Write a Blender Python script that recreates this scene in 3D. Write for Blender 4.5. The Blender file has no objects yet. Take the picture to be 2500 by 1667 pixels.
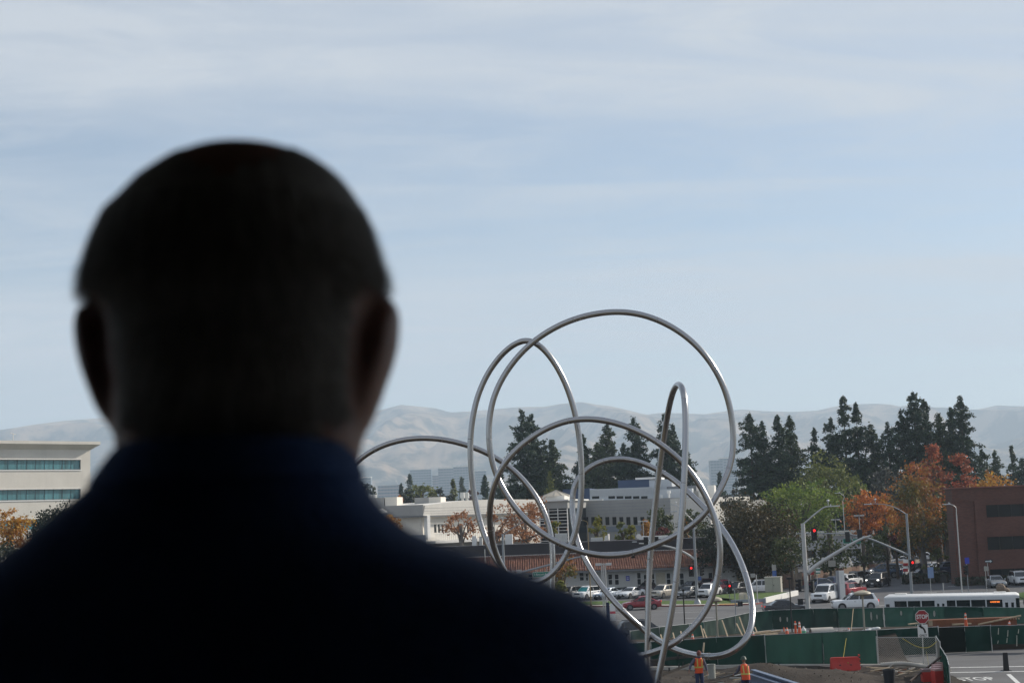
import bpy, bmesh, math, random
import numpy as np
from mathutils import Vector, Matrix, noise

# ------------------------------------------------------------------ camera, sky, sun, exposure
SC = bpy.context.scene
COL = SC.collection
F, CX, CY = 3600.0, 1250.0, 833.5        # the photograph's focal length and centre, in its own 2500 px frame
CAM_H, PITCH, ROLL = 10.5, math.atan(436.5 / 3600.0), 0.036
CAM = Vector((0, 0, CAM_H))
ROT = Matrix.Rotation(math.pi / 2 + PITCH, 3, 'X') @ Matrix.Rotation(-ROLL, 3, 'Z')
SUN_EL, SUN_AZ = math.radians(29), math.radians(63)     # azimuth measured from straight ahead towards the right
SUN_DIR = Vector((math.cos(SUN_EL) * math.sin(SUN_AZ), math.cos(SUN_EL) * math.cos(SUN_AZ), math.sin(SUN_EL)))

cd = bpy.data.cameras.new('camera')
cam = bpy.data.objects.new('camera', cd); COL.objects.link(cam)
cam.location = CAM
cam.rotation_euler = ROT.to_euler()
cd.sensor_width = 36; cd.lens = F / 2500 * 36
cd.clip_start = 0.05; cd.clip_end = 40000
cd.dof.use_dof = True; cd.dof.focus_distance = 95; cd.dof.aperture_fstop = 8.0
SC.camera = cam

world = bpy.data.worlds.new('World'); SC.world = world; world.use_nodes = True
nt = world.node_tree; nt.nodes.clear()
def N(t, kind, **kw):
    n = t.nodes.new(kind)
    for k, v in kw.items():
        if hasattr(n, k): setattr(n, k, v)
        else: n.inputs[k].default_value = v
    return n
SKX, SKY = 16.9, 2.96
def build_sky():
    L = nt.links.new
    out = N(nt, 'ShaderNodeOutputWorld'); bg = N(nt, 'ShaderNodeBackground')
    bg.inputs['Strength'].default_value = 0.094
    sky = N(nt, 'ShaderNodeTexSky'); sky.sky_type = 'NISHITA'; sky.sun_disc = False
    sky.sun_elevation = SUN_EL; sky.sun_rotation = SUN_AZ
    sky.altitude = 20; sky.air_density = 1.0; sky.dust_density = 0.7; sky.ozone_density = 2.2
    tc = N(nt, 'ShaderNodeTexCoord'); sep = N(nt, 'ShaderNodeSeparateXYZ')
    L(tc.outputs['Generated'], sep.inputs[0])
    zc = N(nt, 'ShaderNodeMath', operation='MAXIMUM'); L(sep.outputs['Z'], zc.inputs[0]); zc.inputs[1].default_value = 0.0
    za = N(nt, 'ShaderNodeMath', operation='ADD'); L(zc.outputs[0], za.inputs[0]); za.inputs[1].default_value = 0.10
    dx = N(nt, 'ShaderNodeMath', operation='DIVIDE'); L(sep.outputs['X'], dx.inputs[0]); L(za.outputs[0], dx.inputs[1])
    dy = N(nt, 'ShaderNodeMath', operation='DIVIDE'); L(sep.outputs['Y'], dy.inputs[0]); L(za.outputs[0], dy.inputs[1])
    cmb = N(nt, 'ShaderNodeCombineXYZ'); L(dx.outputs[0], cmb.inputs[0]); L(dy.outputs[0], cmb.inputs[1])
    def layer(sx, sy, rot, loc, scale, detail, rough, lo, hi, dist=0.6):
        mp = N(nt, 'ShaderNodeMapping'); L(cmb.outputs[0], mp.inputs[0])
        mp.inputs['Scale'].default_value = (sx, sy, 1); mp.inputs['Rotation'].default_value = (0, 0, rot)
        mp.inputs['Location'].default_value = loc
        nz = N(nt, 'ShaderNodeTexNoise'); L(mp.outputs[0], nz.inputs['Vector'])
        nz.inputs['Scale'].default_value = scale; nz.inputs['Detail'].default_value = detail
        nz.inputs['Roughness'].default_value = rough; nz.inputs['Distortion'].default_value = dist
        mr = N(nt, 'ShaderNodeMapRange'); mr.interpolation_type = 'SMOOTHSTEP'; L(nz.outputs[0], mr.inputs[0])
        mr.inputs[1].default_value = lo; mr.inputs[2].default_value = hi
        return mr.outputs[0]
    a = layer(0.22, 0.8, math.radians(6), (SKX, SKY, 0), 1.0, 4, 0.5, 0.39, 0.62)
    b = layer(0.35, 1.6, math.radians(14), (1.0, 5.0, 0), 1.4, 8, 0.62, 0.38, 0.72, 1.2)
    c = layer(0.9, 2.2, math.radians(-28), (7.0, 2.0, 0), 1.5, 9, 0.66, 0.38, 0.75, 1.8)
    m1 = N(nt, 'ShaderNodeMath', operation='MULTIPLY'); L(b, m1.inputs[0]); m1.inputs[1].default_value = 0.36
    m2 = N(nt, 'ShaderNodeMath', operation='MULTIPLY'); L(a, m2.inputs[0]); m2.inputs[1].default_value = 0.62
    m3 = N(nt, 'ShaderNodeMath', operation='MULTIPLY'); L(c, m3.inputs[0]); m3.inputs[1].default_value = 0.42
    s1 = N(nt, 'ShaderNodeMath', operation='ADD'); L(m1.outputs[0], s1.inputs[0]); L(m2.outputs[0], s1.inputs[1])
    s2 = N(nt, 'ShaderNodeMath', operation='ADD'); s2.use_clamp = True; L(s1.outputs[0], s2.inputs[0]); L(m3.outputs[0], s2.inputs[1])
    s3 = N(nt, 'ShaderNodeMath', operation='MULTIPLY_ADD'); L(s2.outputs[0], s3.inputs[0]); s3.inputs[1].default_value = 0.80; s3.inputs[2].default_value = 0.20
    # thin high cloud over the blue; only the veil, no brightening towards anything
    mx = N(nt, 'ShaderNodeMix', data_type='RGBA'); L(s3.outputs[0], mx.inputs['Factor'])
    L(sky.outputs[0], mx.inputs['A']); mx.inputs['B'].default_value = (5.25, 5.6, 6.1, 1)
    L(mx.outputs['Result'], bg.inputs[0]); L(bg.outputs[0], out.inputs[0])
build_sky()

sl = bpy.data.lights.new('sun', 'SUN'); sl.energy = 4.6; sl.angle = math.radians(0.6); sl.color = (1.0, 0.92, 0.80)
sun = bpy.data.objects.new('sun', sl); COL.objects.link(sun)
sun.rotation_euler = (-SUN_DIR).to_track_quat('-Z', 'Y').to_euler(); sun.location = (60, 40, 80)

SC.view_settings.view_transform = 'Standard'; SC.view_settings.look = 'None'
SC.view_settings.exposure = 0.3; SC.view_settings.gamma = 1.0; SC.view_settings.use_curve_mapping = False
SC.render.engine = 'CYCLES'
SC.cycles.max_bounces = 8; SC.cycles.diffuse_bounces = 3; SC.cycles.glossy_bounces = 3
SC.cycles.transmission_bounces = 4; SC.cycles.transparent_max_bounces = 24; SC.cycles.volume_bounces = 1
SC.cycles.use_denoising = True
SC.cycles.sample_clamp_indirect = 6

# ------------------------------------------------------------------ where a point of the view stands in the place
def ray(px, py):
    return ROT @ Vector(((px - CX) / F, (CY - py) / F, -1.0))
def W(px, py, d):
    v = ray(px, py); return CAM + v * (d / v.y)
def G(px, py, z=0.0):
    v = ray(px, py); return CAM + v * ((z - CAM_H) / v.z)
def XY(px, d, z=0.0):
    """the point at height z, d metres ahead, that lies under image column px"""
    py = 1270.0
    for _ in range(4):
        p = W(px, py, d); py += (p.z - z) * F / d
    return W(px, py, d)

# ------------------------------------------------------------------ materials
MATS = {}
def mat(name, base, rough=0.7, metal=0.0, var=0.12, scale=2.0, bump=0.0, bscale=20.0, coat=0.0, emit=None, estr=1.0, spec=0.5, detail=6, stretch=(1, 1, 1), streak=0.0):
    if name in MATS: return MATS[name]
    m = bpy.data.materials.new(name); m.use_nodes = True; t = m.node_tree
    b = t.nodes['Principled BSDF']; L = t.links.new
    b.inputs['Roughness'].default_value = rough; b.inputs['Metallic'].default_value = metal
    b.inputs['Specular IOR Level'].default_value = spec
    b.inputs['Coat Weight'].default_value = coat
    if coat: b.inputs['Coat Roughness'].default_value = 0.08
    tc = N(t, 'ShaderNodeTexCoord'); mp = N(t, 'ShaderNodeMapping'); L(tc.outputs['Object'], mp.inputs[0])
    mp.inputs['Scale'].default_value = stretch
    col = None
    if var > 0:
        nz = N(t, 'ShaderNodeTexNoise'); L(mp.outputs[0], nz.inputs['Vector'])
        nz.inputs['Scale'].default_value = scale; nz.inputs['Detail'].default_value = detail; nz.inputs['Roughness'].default_value = 0.65
        mr = N(t, 'ShaderNodeMapRange'); L(nz.outputs[0], mr.inputs[0]); mr.inputs[1].default_value = 0.3; mr.inputs[2].default_value = 0.7
        mx = N(t, 'ShaderNodeMix', data_type='RGBA'); L(mr.outputs[0], mx.inputs['Factor'])
        mx.inputs['A'].default_value = tuple(c * (1 - var) for c in base) + (1,)
        mx.inputs['B'].default_value = tuple(min(1, c * (1 + var)) for c in base) + (1,)
        col = mx.outputs['Result']
        if streak:
            mp2 = N(t, 'ShaderNodeMapping'); L(tc.outputs['Object'], mp2.inputs[0]); mp2.inputs['Scale'].default_value = (1.6, 1.6, 0.12)
            n2 = N(t, 'ShaderNodeTexNoise'); L(mp2.outputs[0], n2.inputs['Vector']); n2.inputs['Scale'].default_value = 1.0; n2.inputs['Detail'].default_value = 5
            r2 = N(t, 'ShaderNodeMapRange'); L(n2.outputs[0], r2.inputs[0]); r2.inputs[1].default_value = 0.45; r2.inputs[2].default_value = 0.75
            r2.inputs[3].default_value = 0; r2.inputs[4].default_value = streak
            m2 = N(t, 'ShaderNodeMix', data_type='RGBA'); L(r2.outputs[0], m2.inputs['Factor']); L(col, m2.inputs['A'])
            m2.inputs['B'].default_value = tuple(c * 0.55 for c in base) + (1,)
            col = m2.outputs['Result']
        L(col, b.inputs['Base Color'])
        rr = N(t, 'ShaderNodeMapRange'); L(nz.outputs[0], rr.inputs[0]); rr.inputs[3].default_value = max(0.02, rough - 0.08); rr.inputs[4].default_value = min(1, rough + 0.08)
        L(rr.outputs[0], b.inputs['Roughness'])
    else:
        b.inputs['Base Color'].default_value = tuple(base) + (1,)
    if bump:
        nb = N(t, 'ShaderNodeTexNoise'); L(mp.outputs[0], nb.inputs['Vector']); nb.inputs['Scale'].default_value = bscale; nb.inputs['Detail'].default_value = 5
        bp = N(t, 'ShaderNodeBump'); L(nb.outputs[0], bp.inputs['Height']); bp.inputs['Strength'].default_value = bump; bp.inputs['Distance'].default_value = 0.05
        L(bp.outputs[0], b.inputs['Normal'])
    if emit:
        b.inputs['Emission Color'].default_value = tuple(emit) + (1,); b.inputs['Emission Strength'].default_value = estr
    MATS[name] = m
    return m

def leafmat(name, c1, c2, c3, transl=0.35, scale=0.35, lo=0.35, hi=0.65):
    """foliage: two leaf colours in clumps, a third on single leaves, light passing through"""
    m = bpy.data.materials.new(name); m.use_nodes = True; t = m.node_tree; L = t.links.new
    t.nodes.clear(); out = N(t, 'ShaderNodeOutputMaterial')
    tc = N(t, 'ShaderNodeTexCoord'); nz = N(t, 'ShaderNodeTexNoise'); L(tc.outputs['Object'], nz.inputs['Vector'])
    nz.inputs['Scale'].default_value = scale; nz.inputs['Detail'].default_value = 3
    mr = N(t, 'ShaderNodeMapRange'); L(nz.outputs[0], mr.inputs[0]); mr.inputs[1].default_value = lo; mr.inputs[2].default_value = hi
    mx = N(t, 'ShaderNodeMix', data_type='RGBA'); L(mr.outputs[0], mx.inputs['Factor'])
    mx.inputs['A'].default_value = c1 + (1,); mx.inputs['B'].default_value = c2 + (1,)
    geo = N(t, 'ShaderNodeNewGeometry')
    r2 = N(t, 'ShaderNodeMapRange'); L(geo.outputs['Random Per Island'], r2.inputs[0]); r2.inputs[1].default_value = 0.55; r2.inputs[2].default_value = 1.0; r2.inputs[4].default_value = 0.8
    mx2 = N(t, 'ShaderNodeMix', data_type='RGBA'); L(r2.outputs[0], mx2.inputs['Factor']); L(mx.outputs['Result'], mx2.inputs['A']); mx2.inputs['B'].default_value = c3 + (1,)
    hv = N(t, 'ShaderNodeHueSaturation'); L(mx2.outputs['Result'], hv.inputs['Color'])
    r3 = N(t, 'ShaderNodeMapRange'); L(geo.outputs['Random Per Island'], r3.inputs[0]); r3.inputs[3].default_value = 0.65; r3.inputs[4].default_value = 1.3
    L(r3.outputs[0], hv.inputs['Value'])
    df = N(t, 'ShaderNodeBsdfPrincipled'); L(hv.outputs[0], df.inputs['Base Color']); df.inputs['Roughness'].default_value = 0.6; df.inputs['Specular IOR Level'].default_value = 0.3
    tr = N(t, 'ShaderNodeBsdfTranslucent'); L(hv.outputs[0], tr.inputs['Color'])
    ms = N(t, 'ShaderNodeMixShader'); ms.inputs[0].default_value = transl
    L(df.outputs[0], ms.inputs[1]); L(tr.outputs[0], ms.inputs[2]); L(ms.outputs[0], out.inputs[0])
    MATS[name] = m
    return m

# ------------------------------------------------------------------ mesh helpers
class MB:
    """collects shapes; build() links them as ONE mesh object"""
    def __init__(self): self.v = []; self.f = []
    def add(self, vs, fs):
        o = len(self.v); self.v += [tuple(p) for p in vs]; self.f += [tuple(o + i for i in f) for f in fs]; return self
    def box(self, c, s, rz=0.0, M=None):
        x, y, z = s[0] / 2, s[1] / 2, s[2] / 2
        pts = [Vector((a, b, d)) for d in (-z, z) for a, b in ((-x, -y), (x, -y), (x, y), (-x, y))]
        R = M if M is not None else Matrix.Rotation(rz, 3, 'Z')
        pts = [R @ p + Vector(c) for p in pts]
        return self.add(pts, [(3, 2, 1, 0), (4, 5, 6, 7), (0, 1, 5, 4), (1, 2, 6, 5), (2, 3, 7, 6), (3, 0, 4, 7)])
    def bbox(self, lo, hi):
        return self.box([(a + b) / 2 for a, b in zip(lo, hi)], [b - a for a, b in zip(lo, hi)])
    def beam(self, a, b, w, h, up=(0, 0, 1)):
        a = Vector(a); b = Vector(b); d = (b - a); ln = d.length; d.normalize()
        s = d.cross(Vector(up));
        if s.length < 1e-4: s = Vector((1, 0, 0))
        s.normalize(); u = s.cross(d)
        M = Matrix((s, d, u)).transposed()
        return self.box((a + b) / 2, (w, ln, h), M=M)
    def cyl(self, a, b, r0, r1=None, n=10, cap=True):
        r1 = r0 if r1 is None else r1
        return self.tube([a, b], [r0, r1], n, cap=cap)
    def tube(self, pts, rad, n=8, closed=False, cap=True):
        pts = [Vector(p) for p in pts]; k = len(pts)
        if not hasattr(rad, '__len__'): rad = [rad] * k
        tang = []
        for i in range(k):
            if closed: t = pts[(i + 1) % k] - pts[i - 1]
            else: t = pts[min(i + 1, k - 1)] - pts[max(i - 1, 0)]
            tang.append(t.normalized())
        nrm = tang[0].orthogonal().normalized(); vs = []; fs = []
        frames = []
        for i in range(k):
            if i: 
                nrm = nrm - tang[i] * nrm.dot(tang[i])
                nrm = nrm.normalized() if nrm.length > 1e-6 else tang[i].orthogonal().normalized()
            frames.append(nrm.copy())
        tw = 0.0
        if closed:
            last = frames[-1] - tang[0] * frames[-1].dot(tang[0]); last.normalize()
            tw = math.atan2(tang[0].dot(last.cross(frames[0])), last.dot(frames[0]))
        for i in range(k):
            a = frames[i]; 
            if closed: a = Matrix.Rotation(tw * i / k, 3, tang[i]) @ a
            b = tang[i].cross(a)
            for j in range(n):
                an = 2 * math.pi * j / n
                vs.append(pts[i] + (a * math.cos(an) + b * math.sin(an)) * rad[i])
        for i in range(k if closed else k - 1):
            i2 = (i + 1) % k
            for j in range(n):
                j2 = (j + 1) % n
                fs.append((i * n + j, i * n + j2, i2 * n + j2, i2 * n + j))
        if cap and not closed:
            fs.append(tuple(range(n))[::-1]); fs.append(tuple((k - 1) * n + j for j in range(n)))
        return self.add(vs, fs)
    def loft(self, rings, cap=True, closed_ring=True):
        n = len(rings[0]); vs = [p for r in rings for p in r]; fs = []
        for i in range(len(rings) - 1):
            for j in range(n if closed_ring else n - 1):
                j2 = (j + 1) % n
                fs.append((i * n + j, i * n + j2, (i + 1) * n + j2, (i + 1) * n + j))
        if cap: fs.append(tuple(range(n))[::-1]); fs.append(tuple((len(rings) - 1) * n + j for j in range(n)))
        return self.add(vs, fs)
    def lathe(self, prof, n=16, c=(0, 0, 0), M=None):
        rings = []
        for r, z in prof:
            rings.append([(Vector((r * math.cos(2 * math.pi * j / n), r * math.sin(2 * math.pi * j / n), z))) for j in range(n)])
        if M is not None: rings = [[M @ p for p in r] for r in rings]
        rings = [[p + Vector(c) for p in r] for r in rings]
        return self.loft(rings)
    def ell(self, c, r, n=14, m=8):
        rings = []
        for i in range(m + 1):
            t = -math.pi / 2 + math.pi * i / m; cr = max(0.02, math.cos(t))
            rings.append([Vector((c[0] + r[0] * cr * math.cos(2 * math.pi * j / n), c[1] + r[1] * cr * math.sin(2 * math.pi * j / n), c[2] + r[2] * math.sin(t))) for j in range(n)])
        return self.loft(rings)
    def quad(self, a, b, c, d): return self.add([a, b, c, d], [(0, 1, 2, 3)])
    def prism(self, poly, z0, z1):
        n = len(poly); vs = [(p[0], p[1], z0) for p in poly] + [(p[0], p[1], z1) for p in poly]
        fs = [tuple(range(n))[::-1], tuple(range(n, 2 * n))] + [(i, (i + 1) % n, n + (i + 1) % n, n + i) for i in range(n)]
        return self.add(vs, fs)
    def mesh(self, name, m, smooth=None):
        me = bpy.data.meshes.new(name); me.from_pydata(self.v, [], self.f); me.update()
        if m is not None: me.materials.append(m)
        if smooth is not None:
            me.polygons.foreach_set('use_smooth', [True] * len(me.polygons)); me.set_sharp_from_angle(angle=math.radians(smooth))
        return me
    def build(self, name, m, parent=None, smooth=None):
        return link(name, self.mesh(name, m, smooth), parent)

def link(name, me, parent=None):
    o = bpy.data.objects.new(name, me); COL.objects.link(o)
    if parent is not None: o.parent = parent
    return o
def tag(o, label, cat, group=None, kind=None):
    o['label'] = label; o['category'] = cat
    if group: o['group'] = group
    if kind: o['kind'] = kind
    return o
def struct(o): o['kind'] = 'structure'; return o
def thing(name, label, cat, loc=(0, 0, 0), rz=0.0, group=None):
    o = bpy.data.objects.new(name, None); COL.objects.link(o); o.location = loc; o.rotation_euler = (0, 0, rz)
    o.empty_display_size = 0.2
    return tag(o, label, cat, group)
def quads_mesh(name, P, m):
    """P: (n,4,3) array of quads"""
    n = len(P); me = bpy.data.meshes.new(name)
    me.vertices.add(4 * n); me.vertices.foreach_set('co', np.ascontiguousarray(P, dtype=np.float32).ravel())
    me.loops.add(4 * n); me.loops.foreach_set('vertex_index', np.arange(4 * n, dtype=np.int32))
    me.polygons.add(n); me.polygons.foreach_set('loop_start', np.arange(0, 4 * n, 4, dtype=np.int32))
    me.update(calc_edges=True); me.validate()
    if m is not None: me.materials.append(m)
    return me
def text(name, s, size, m, parent, loc, rot, align='CENTER', ext=0.002, sx=1.0, bold=0.0):
    cu = bpy.data.curves.new(name, 'FONT'); cu.body = s; cu.size = size; cu.align_x = align; cu.align_y = 'CENTER'; cu.extrude = ext; cu.offset = bold
    cu.resolution_u = 3
    cu.materials.append(m)
    tmp = bpy.data.objects.new(name, cu); me = bpy.data.meshes.new_from_object(tmp); bpy.data.objects.remove(tmp)
    o = link(name, me, parent); o.location = loc; o.rotation_euler = rot; o.scale = (sx, 1, 1)
    return o
def catmull(P, per=6, closed=False):
    P = [Vector(p) for p in P]; n = len(P); out = []
    for i in range(n if closed else n - 1):
        p0 = P[i - 1] if (closed or i > 0) else P[0] * 2 - P[1]; p1 = P[i]; p2 = P[(i + 1) % n]
        p3 = P[(i + 2) % n] if (closed or i + 2 < n) else P[-1] * 2 - P[-2]
        for k in range(per):
            t = k / per
            out.append(0.5 * ((2 * p1) + (p2 - p0) * t + (2 * p0 - 5 * p1 + 4 * p2 - p3) * t * t + (3 * p1 - p0 - 3 * p2 + p3) * t ** 3))
    if not closed: out.append(P[-1])
    return out
RX90 = math.pi / 2
# ------------------------------------------------------------------ the setting
M_GROUND = mat('dry_ground', (0.16, 0.14, 0.10), 0.95, var=0.3, scale=0.05, spec=0.2)
M_ASPH = mat('asphalt', (0.115, 0.115, 0.118), 0.9, var=0.22, scale=0.22, bump=0.25, bscale=30, spec=0.3, stretch=(0.35, 1.6, 1))
M_ASPH2 = mat('dark_asphalt', (0.085, 0.086, 0.092), 0.9, var=0.25, scale=0.3, bump=0.25, bscale=30, spec=0.3)
M_CONC = mat('concrete', (0.42, 0.40, 0.36), 0.85, var=0.15, scale=1.2, bump=0.15, spec=0.3)
M_LINE = mat('road_paint', (0.62, 0.62, 0.60), 0.7, var=0.25, scale=3)
M_GRASS = mat('lawn', (0.075, 0.120, 0.030), 0.95, var=0.35, scale=0.9, bump=0.8, bscale=14, spec=0.2)
M_DIRT = mat('site_dirt', (0.046, 0.037, 0.030), 0.97, var=0.42, scale=0.55, bump=0.9, bscale=6, spec=0.15)

def sheet(name, poly, z, m):
    b = MB(); b.add([(p[0], p[1], z) for p in poly], [tuple(range(len(poly)))])
    return struct(b.build(name, m))
sheet('ground', [(-9000, -60), (9000, -60), (9000, 12500), (-9000, 12500)], -0.03, M_GROUND)
sheet('parking_ground', [(-140, 172), (230, 165), (230, 400), (-140, 400)], -0.012, M_ASPH2)
sheet('road', [(-140, 104), (230, 99), (230, 168.5), (27, 170.4), (17.8, 172.5), (7.6, 177.9), (-140, 205)], 0.0, M_ASPH)
sheet('side_street', [(30, 169), (80, 167.5), (120, 300), (60, 300), (40, 200)], 0.004, M_ASPH2)
sheet('access_road', [(26.5, 60), (80, 60), (80, 103), (26.5, 103)], 0.004, M_ASPH)
# far kerb, pavement and lawn in front of the parked cars
def strip(name, line, off0, off1, z0, z1, m, group=None):
    b = MB(); n = len(line); A = []; B = []
    for i, p in enumerate(line):
        q = Vector(line[min(i + 1, n - 1)]) - Vector(line[max(i - 1, 0)]); nr = Vector((-q.y, q.x)).normalized()
        A.append(Vector(p) + nr * off0); B.append(Vector(p) + nr * off1)
    rings = []
    for a, c in zip(A, B): rings.append([(a.x, a.y, z0), (a.x, a.y, z1), (c.x, c.y, z1), (c.x, c.y, z0)])
    b.loft(rings)
    return struct(b.build(name, m))
KL = [(-140, 205), (-40, 188), (7.6, 178.0), (17.8, 172.6), (24.0, 170.5), (26.8, 171.0), (28.6, 174.5), (31.0, 181)]
M_REDK = mat('red_kerb_paint', (0.20, 0.05, 0.04), 0.8, var=0.3, scale=2)
strip('kerb', KL, 0.0, 0.18, -0.05, 0.14, M_REDK)
strip('pavement', KL, 0.18, 1.9, -0.05, 0.135, M_CONC)
strip('lawn', KL[:6], 1.9, 8.6, -0.05, 0.16, M_GRASS)
# lane lines on the road
lines = MB()
for y0 in (131.0, 141.5, 152.0, 161.5):
    for i in range(-20, 30):
        x = i * 9.0; yy = y0 + (0.02 * x if y0 > 0 else 0)
        lines.box((x, yy - 0.08 * (x - 20), 0.006), (3.0, 0.13, 0.004), rz=-0.08)
o = struct(lines.build('lane_markings', M_LINE))
cw = MB()
for (a, b_) in ((G(2318, 1629), G(2500, 1626)), (G(2318, 1641), G(2500, 1638))):
    a.z = b_.z = 0.010; d = (b_ - a).normalized(); cw.beam(a, b_ + d * 14, 0.28, 0.004)
a = G(2462, 1645); b_ = G(2486, 1667); a.z = b_.z = 0.010; cw.beam(a, b_ + (b_ - a) * 3, 0.26, 0.004)
struct(cw.build('crosswalk_markings', M_LINE))
cw2 = MB()
for k in range(4):
    a = G(2150 + 60 * k, 1478 - 16 * k); cw2.box((a.x, a.y, 0.010), (2.2, 0.2, 0.004), rz=0.5)
struct(cw2.build('street_markings', M_LINE))
w = text('pavement_lettering', 'STOP', 2.3, M_LINE, None, G(2382, 1657) + Vector((0, 0, 0.012)), (0, 0, math.radians(-1.5)), sx=0.40, bold=0.03)
struct(w)
# yellow ramp patch at the far corner
sheet('ramp_patch', [(22.6, 171.2), (24.6, 170.9), (24.8, 172.0), (22.8, 172.4)], 0.142, mat('ramp_yellow', (0.48, 0.27, 0.06), 0.8, var=0.2))

# site dirt between the fences and below the sculpture
def site():
    b = MB(); nx, ny = 110, 90; x0, x1, y0, y1 = -36.0, 26.4, 58.0, 122.0
    def h(x, y):
        z = 0.10 + 0.28 * noise.fractal(Vector((x * 0.22, y * 0.22, 1.3)), 0.9, 2.0, 4) + 0.10 * noise.noise(Vector((x * 1.3, y * 1.3, 4)))
        z += 2.75 * math.exp(-((x - 8.5) / 9) ** 2 - ((y - 64) / 9) ** 2)
        z += 0.35 * math.exp(-((x - 19.0) / 3.2) ** 2 - ((y - 93.5) / 2.4) ** 2)
        z += 0.75 * math.exp(-((x - 15.0) / 3.0) ** 2 - ((y - 96.0) / 2.0) ** 2)
        k = max(0, min(1, (y - 103.8) / 2.6)); k = k * k * (3 - 2 * k)
        z = z * (1 - 0.6 * k) + k * (0.78 + (121 - y) * 0.055)
        e = min(1, (y1 - y) / 1.2) if y > 104 else min(1, (x1 - x) / 1.5); return 0.012 + max(0.0, z) * max(0, e)
    for j in range(ny + 1):
        for i in range(nx + 1):
            x = x0 + (x1 - x0) * i / nx; y = y0 + (y1 - y0) * j / ny
            b.v.append((x, y, h(x, y)))
    for j in range(ny):
        for i in range(nx):
            a = j * (nx + 1) + i; b.f.append((a, a + 1, a + nx + 2, a + nx + 1))
    struct(b.build('site_ground', M_DIRT, smooth=60))
    return h
SITE_H = site()
def site_right():
    b = MB(); nx, ny = 60, 24
    for j in range(ny + 1):
        for i in range(nx + 1):
            x = 26.4 + 36 * i / nx; y = 108.6 + (121.2 - 108.6) * j / ny - 0.12 * (x - 26.4) * (j / ny)
            z = SITE_H(x, min(119.5, y)) if j not in (0,) else 0.0
            b.v.append((x, y, z))
    for j in range(ny):
        for i in range(nx):
            a = j * (nx + 1) + i; b.f.append((a, a + 1, a + nx + 2, a + nx + 1))
    struct(b.build('site_ground_right', M_DIRT, smooth=60))
site_right()
strip('site_kerb', [(8, 102.6), (16, 101.6), (23.5, 98.9), (26.2, 98.4)], -0.35, 0.0, 0.0, 0.3, M_CONC)

# hills
RIDGE = [(-700, 1052), (-300, 1075), (0, 1048), (80, 1040), (160, 1022), (250, 1015), (330, 1005), (450, 1012), (560, 1030), (700, 1025), (850, 1008), (926, 997), (978, 983), (1060, 991), (1100, 1002), (1189, 996), (1263, 989), (1330, 988), (1368, 981), (1419, 976), (1457, 983), (1480, 985), (1518, 993), (1577, 1008), (1607, 1004), (1658, 1004), (1722, 1007), (1773, 999), (1812, 995), (1857, 999), (1933, 1001), (1997, 998), (2035, 989), (2060, 984), (2099, 982), (2137, 981), (2178, 983), (2202, 989), (2299, 990), (2322, 996), (2355, 1001), (2406, 992), (2437, 985), (2500, 988), (2700, 1000), (3000, 990), (3400, 1010)]
def hill_mat():
    m = bpy.data.materials.new('hill_grass'); m.use_nodes = True; t = m.node_tree; L = t.links.new; b = t.nodes['Principled BSDF']
    b.inputs['Roughness'].default_value = 1; b.inputs['Specular IOR Level'].default_value = 0
    tc = N(t, 'ShaderNodeTexCoord'); n1 = N(t, 'ShaderNodeTexNoise'); L(tc.outputs['Object'], n1.inputs['Vector']); n1.inputs['Scale'].default_value = 0.0042; n1.inputs['Detail'].default_value = 10; n1.inputs['Roughness'].default_value = 0.7
    mr = N(t, 'ShaderNodeMapRange'); L(n1.outputs[0], mr.inputs[0]); mr.inputs[1].default_value = 0.44; mr.inputs[2].default_value = 0.56
    mx = N(t, 'ShaderNodeMix', data_type='RGBA'); L(mr.outputs[0], mx.inputs['Factor']); mx.inputs['A'].default_value = (0.022, 0.028, 0.020, 1); mx.inputs['B'].default_value = (0.30, 0.215, 0.14, 1)
    L(mx.outputs['Result'], b.inputs['Base Color']); return m
def hills():
    D = 9100.0; pts = [W(px, py, D) for px, py in RIDGE]; xs = [p.x for p in pts]; zs = [p.z for p in pts]
    b = MB(); nx, ny = 620, 80; X0, X1 = -4600, 4600
    for j in range(ny + 1):
        t = j / ny
        for i in range(nx + 1):
            u = X0 + (X1 - X0) * i / nx                     # position along the ridge, at distance D
            zr = float(np.interp(u, xs, zs))
            y = None
            tt = t / 0.86
            if tt <= 1:
                y = 4000 + (D - 4000) * tt
                s = tt * tt * (3 - 2 * tt)
                rid = 1 - abs(noise.noise(Vector((u * 0.00185, y * 0.00065, 0)))) * 1.6
                fine = noise.fractal(Vector((u * 0.0035, y * 0.0018, 3)), 0.8, 2.1, 5)
                k = 1 - tt ** 6
                z = zr * (0.10 * tt + 0.90 * s) * (1 - 0.55 * k * (1 - rid)) + 60 * fine * (1 - tt ** 10) * min(1, tt * 4)
                z += 9.0 * noise.fractal(Vector((u * 0.02, 0, 7)), 0.7, 2.0, 4) * (tt > 0.99)
                if tt < 0.999: z = min(z, zr * (0.25 + 0.75 * tt) * 0.985)
                z = max(z, -5 * (1 - tt))
            else:
                q = (tt - 1) / (1 / 0.86 - 1); y = D + 1500 * q; z = zr * (1 - 0.75 * q)
            b.v.append((u, y, z))
    for j in range(ny):
        for i in range(nx):
            a = j * (nx + 1) + i; b.f.append((a, a + 1, a + nx + 2, a + nx + 1))
    return struct(b.build('hills', hill_mat(), smooth=180))
hills()

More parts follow.
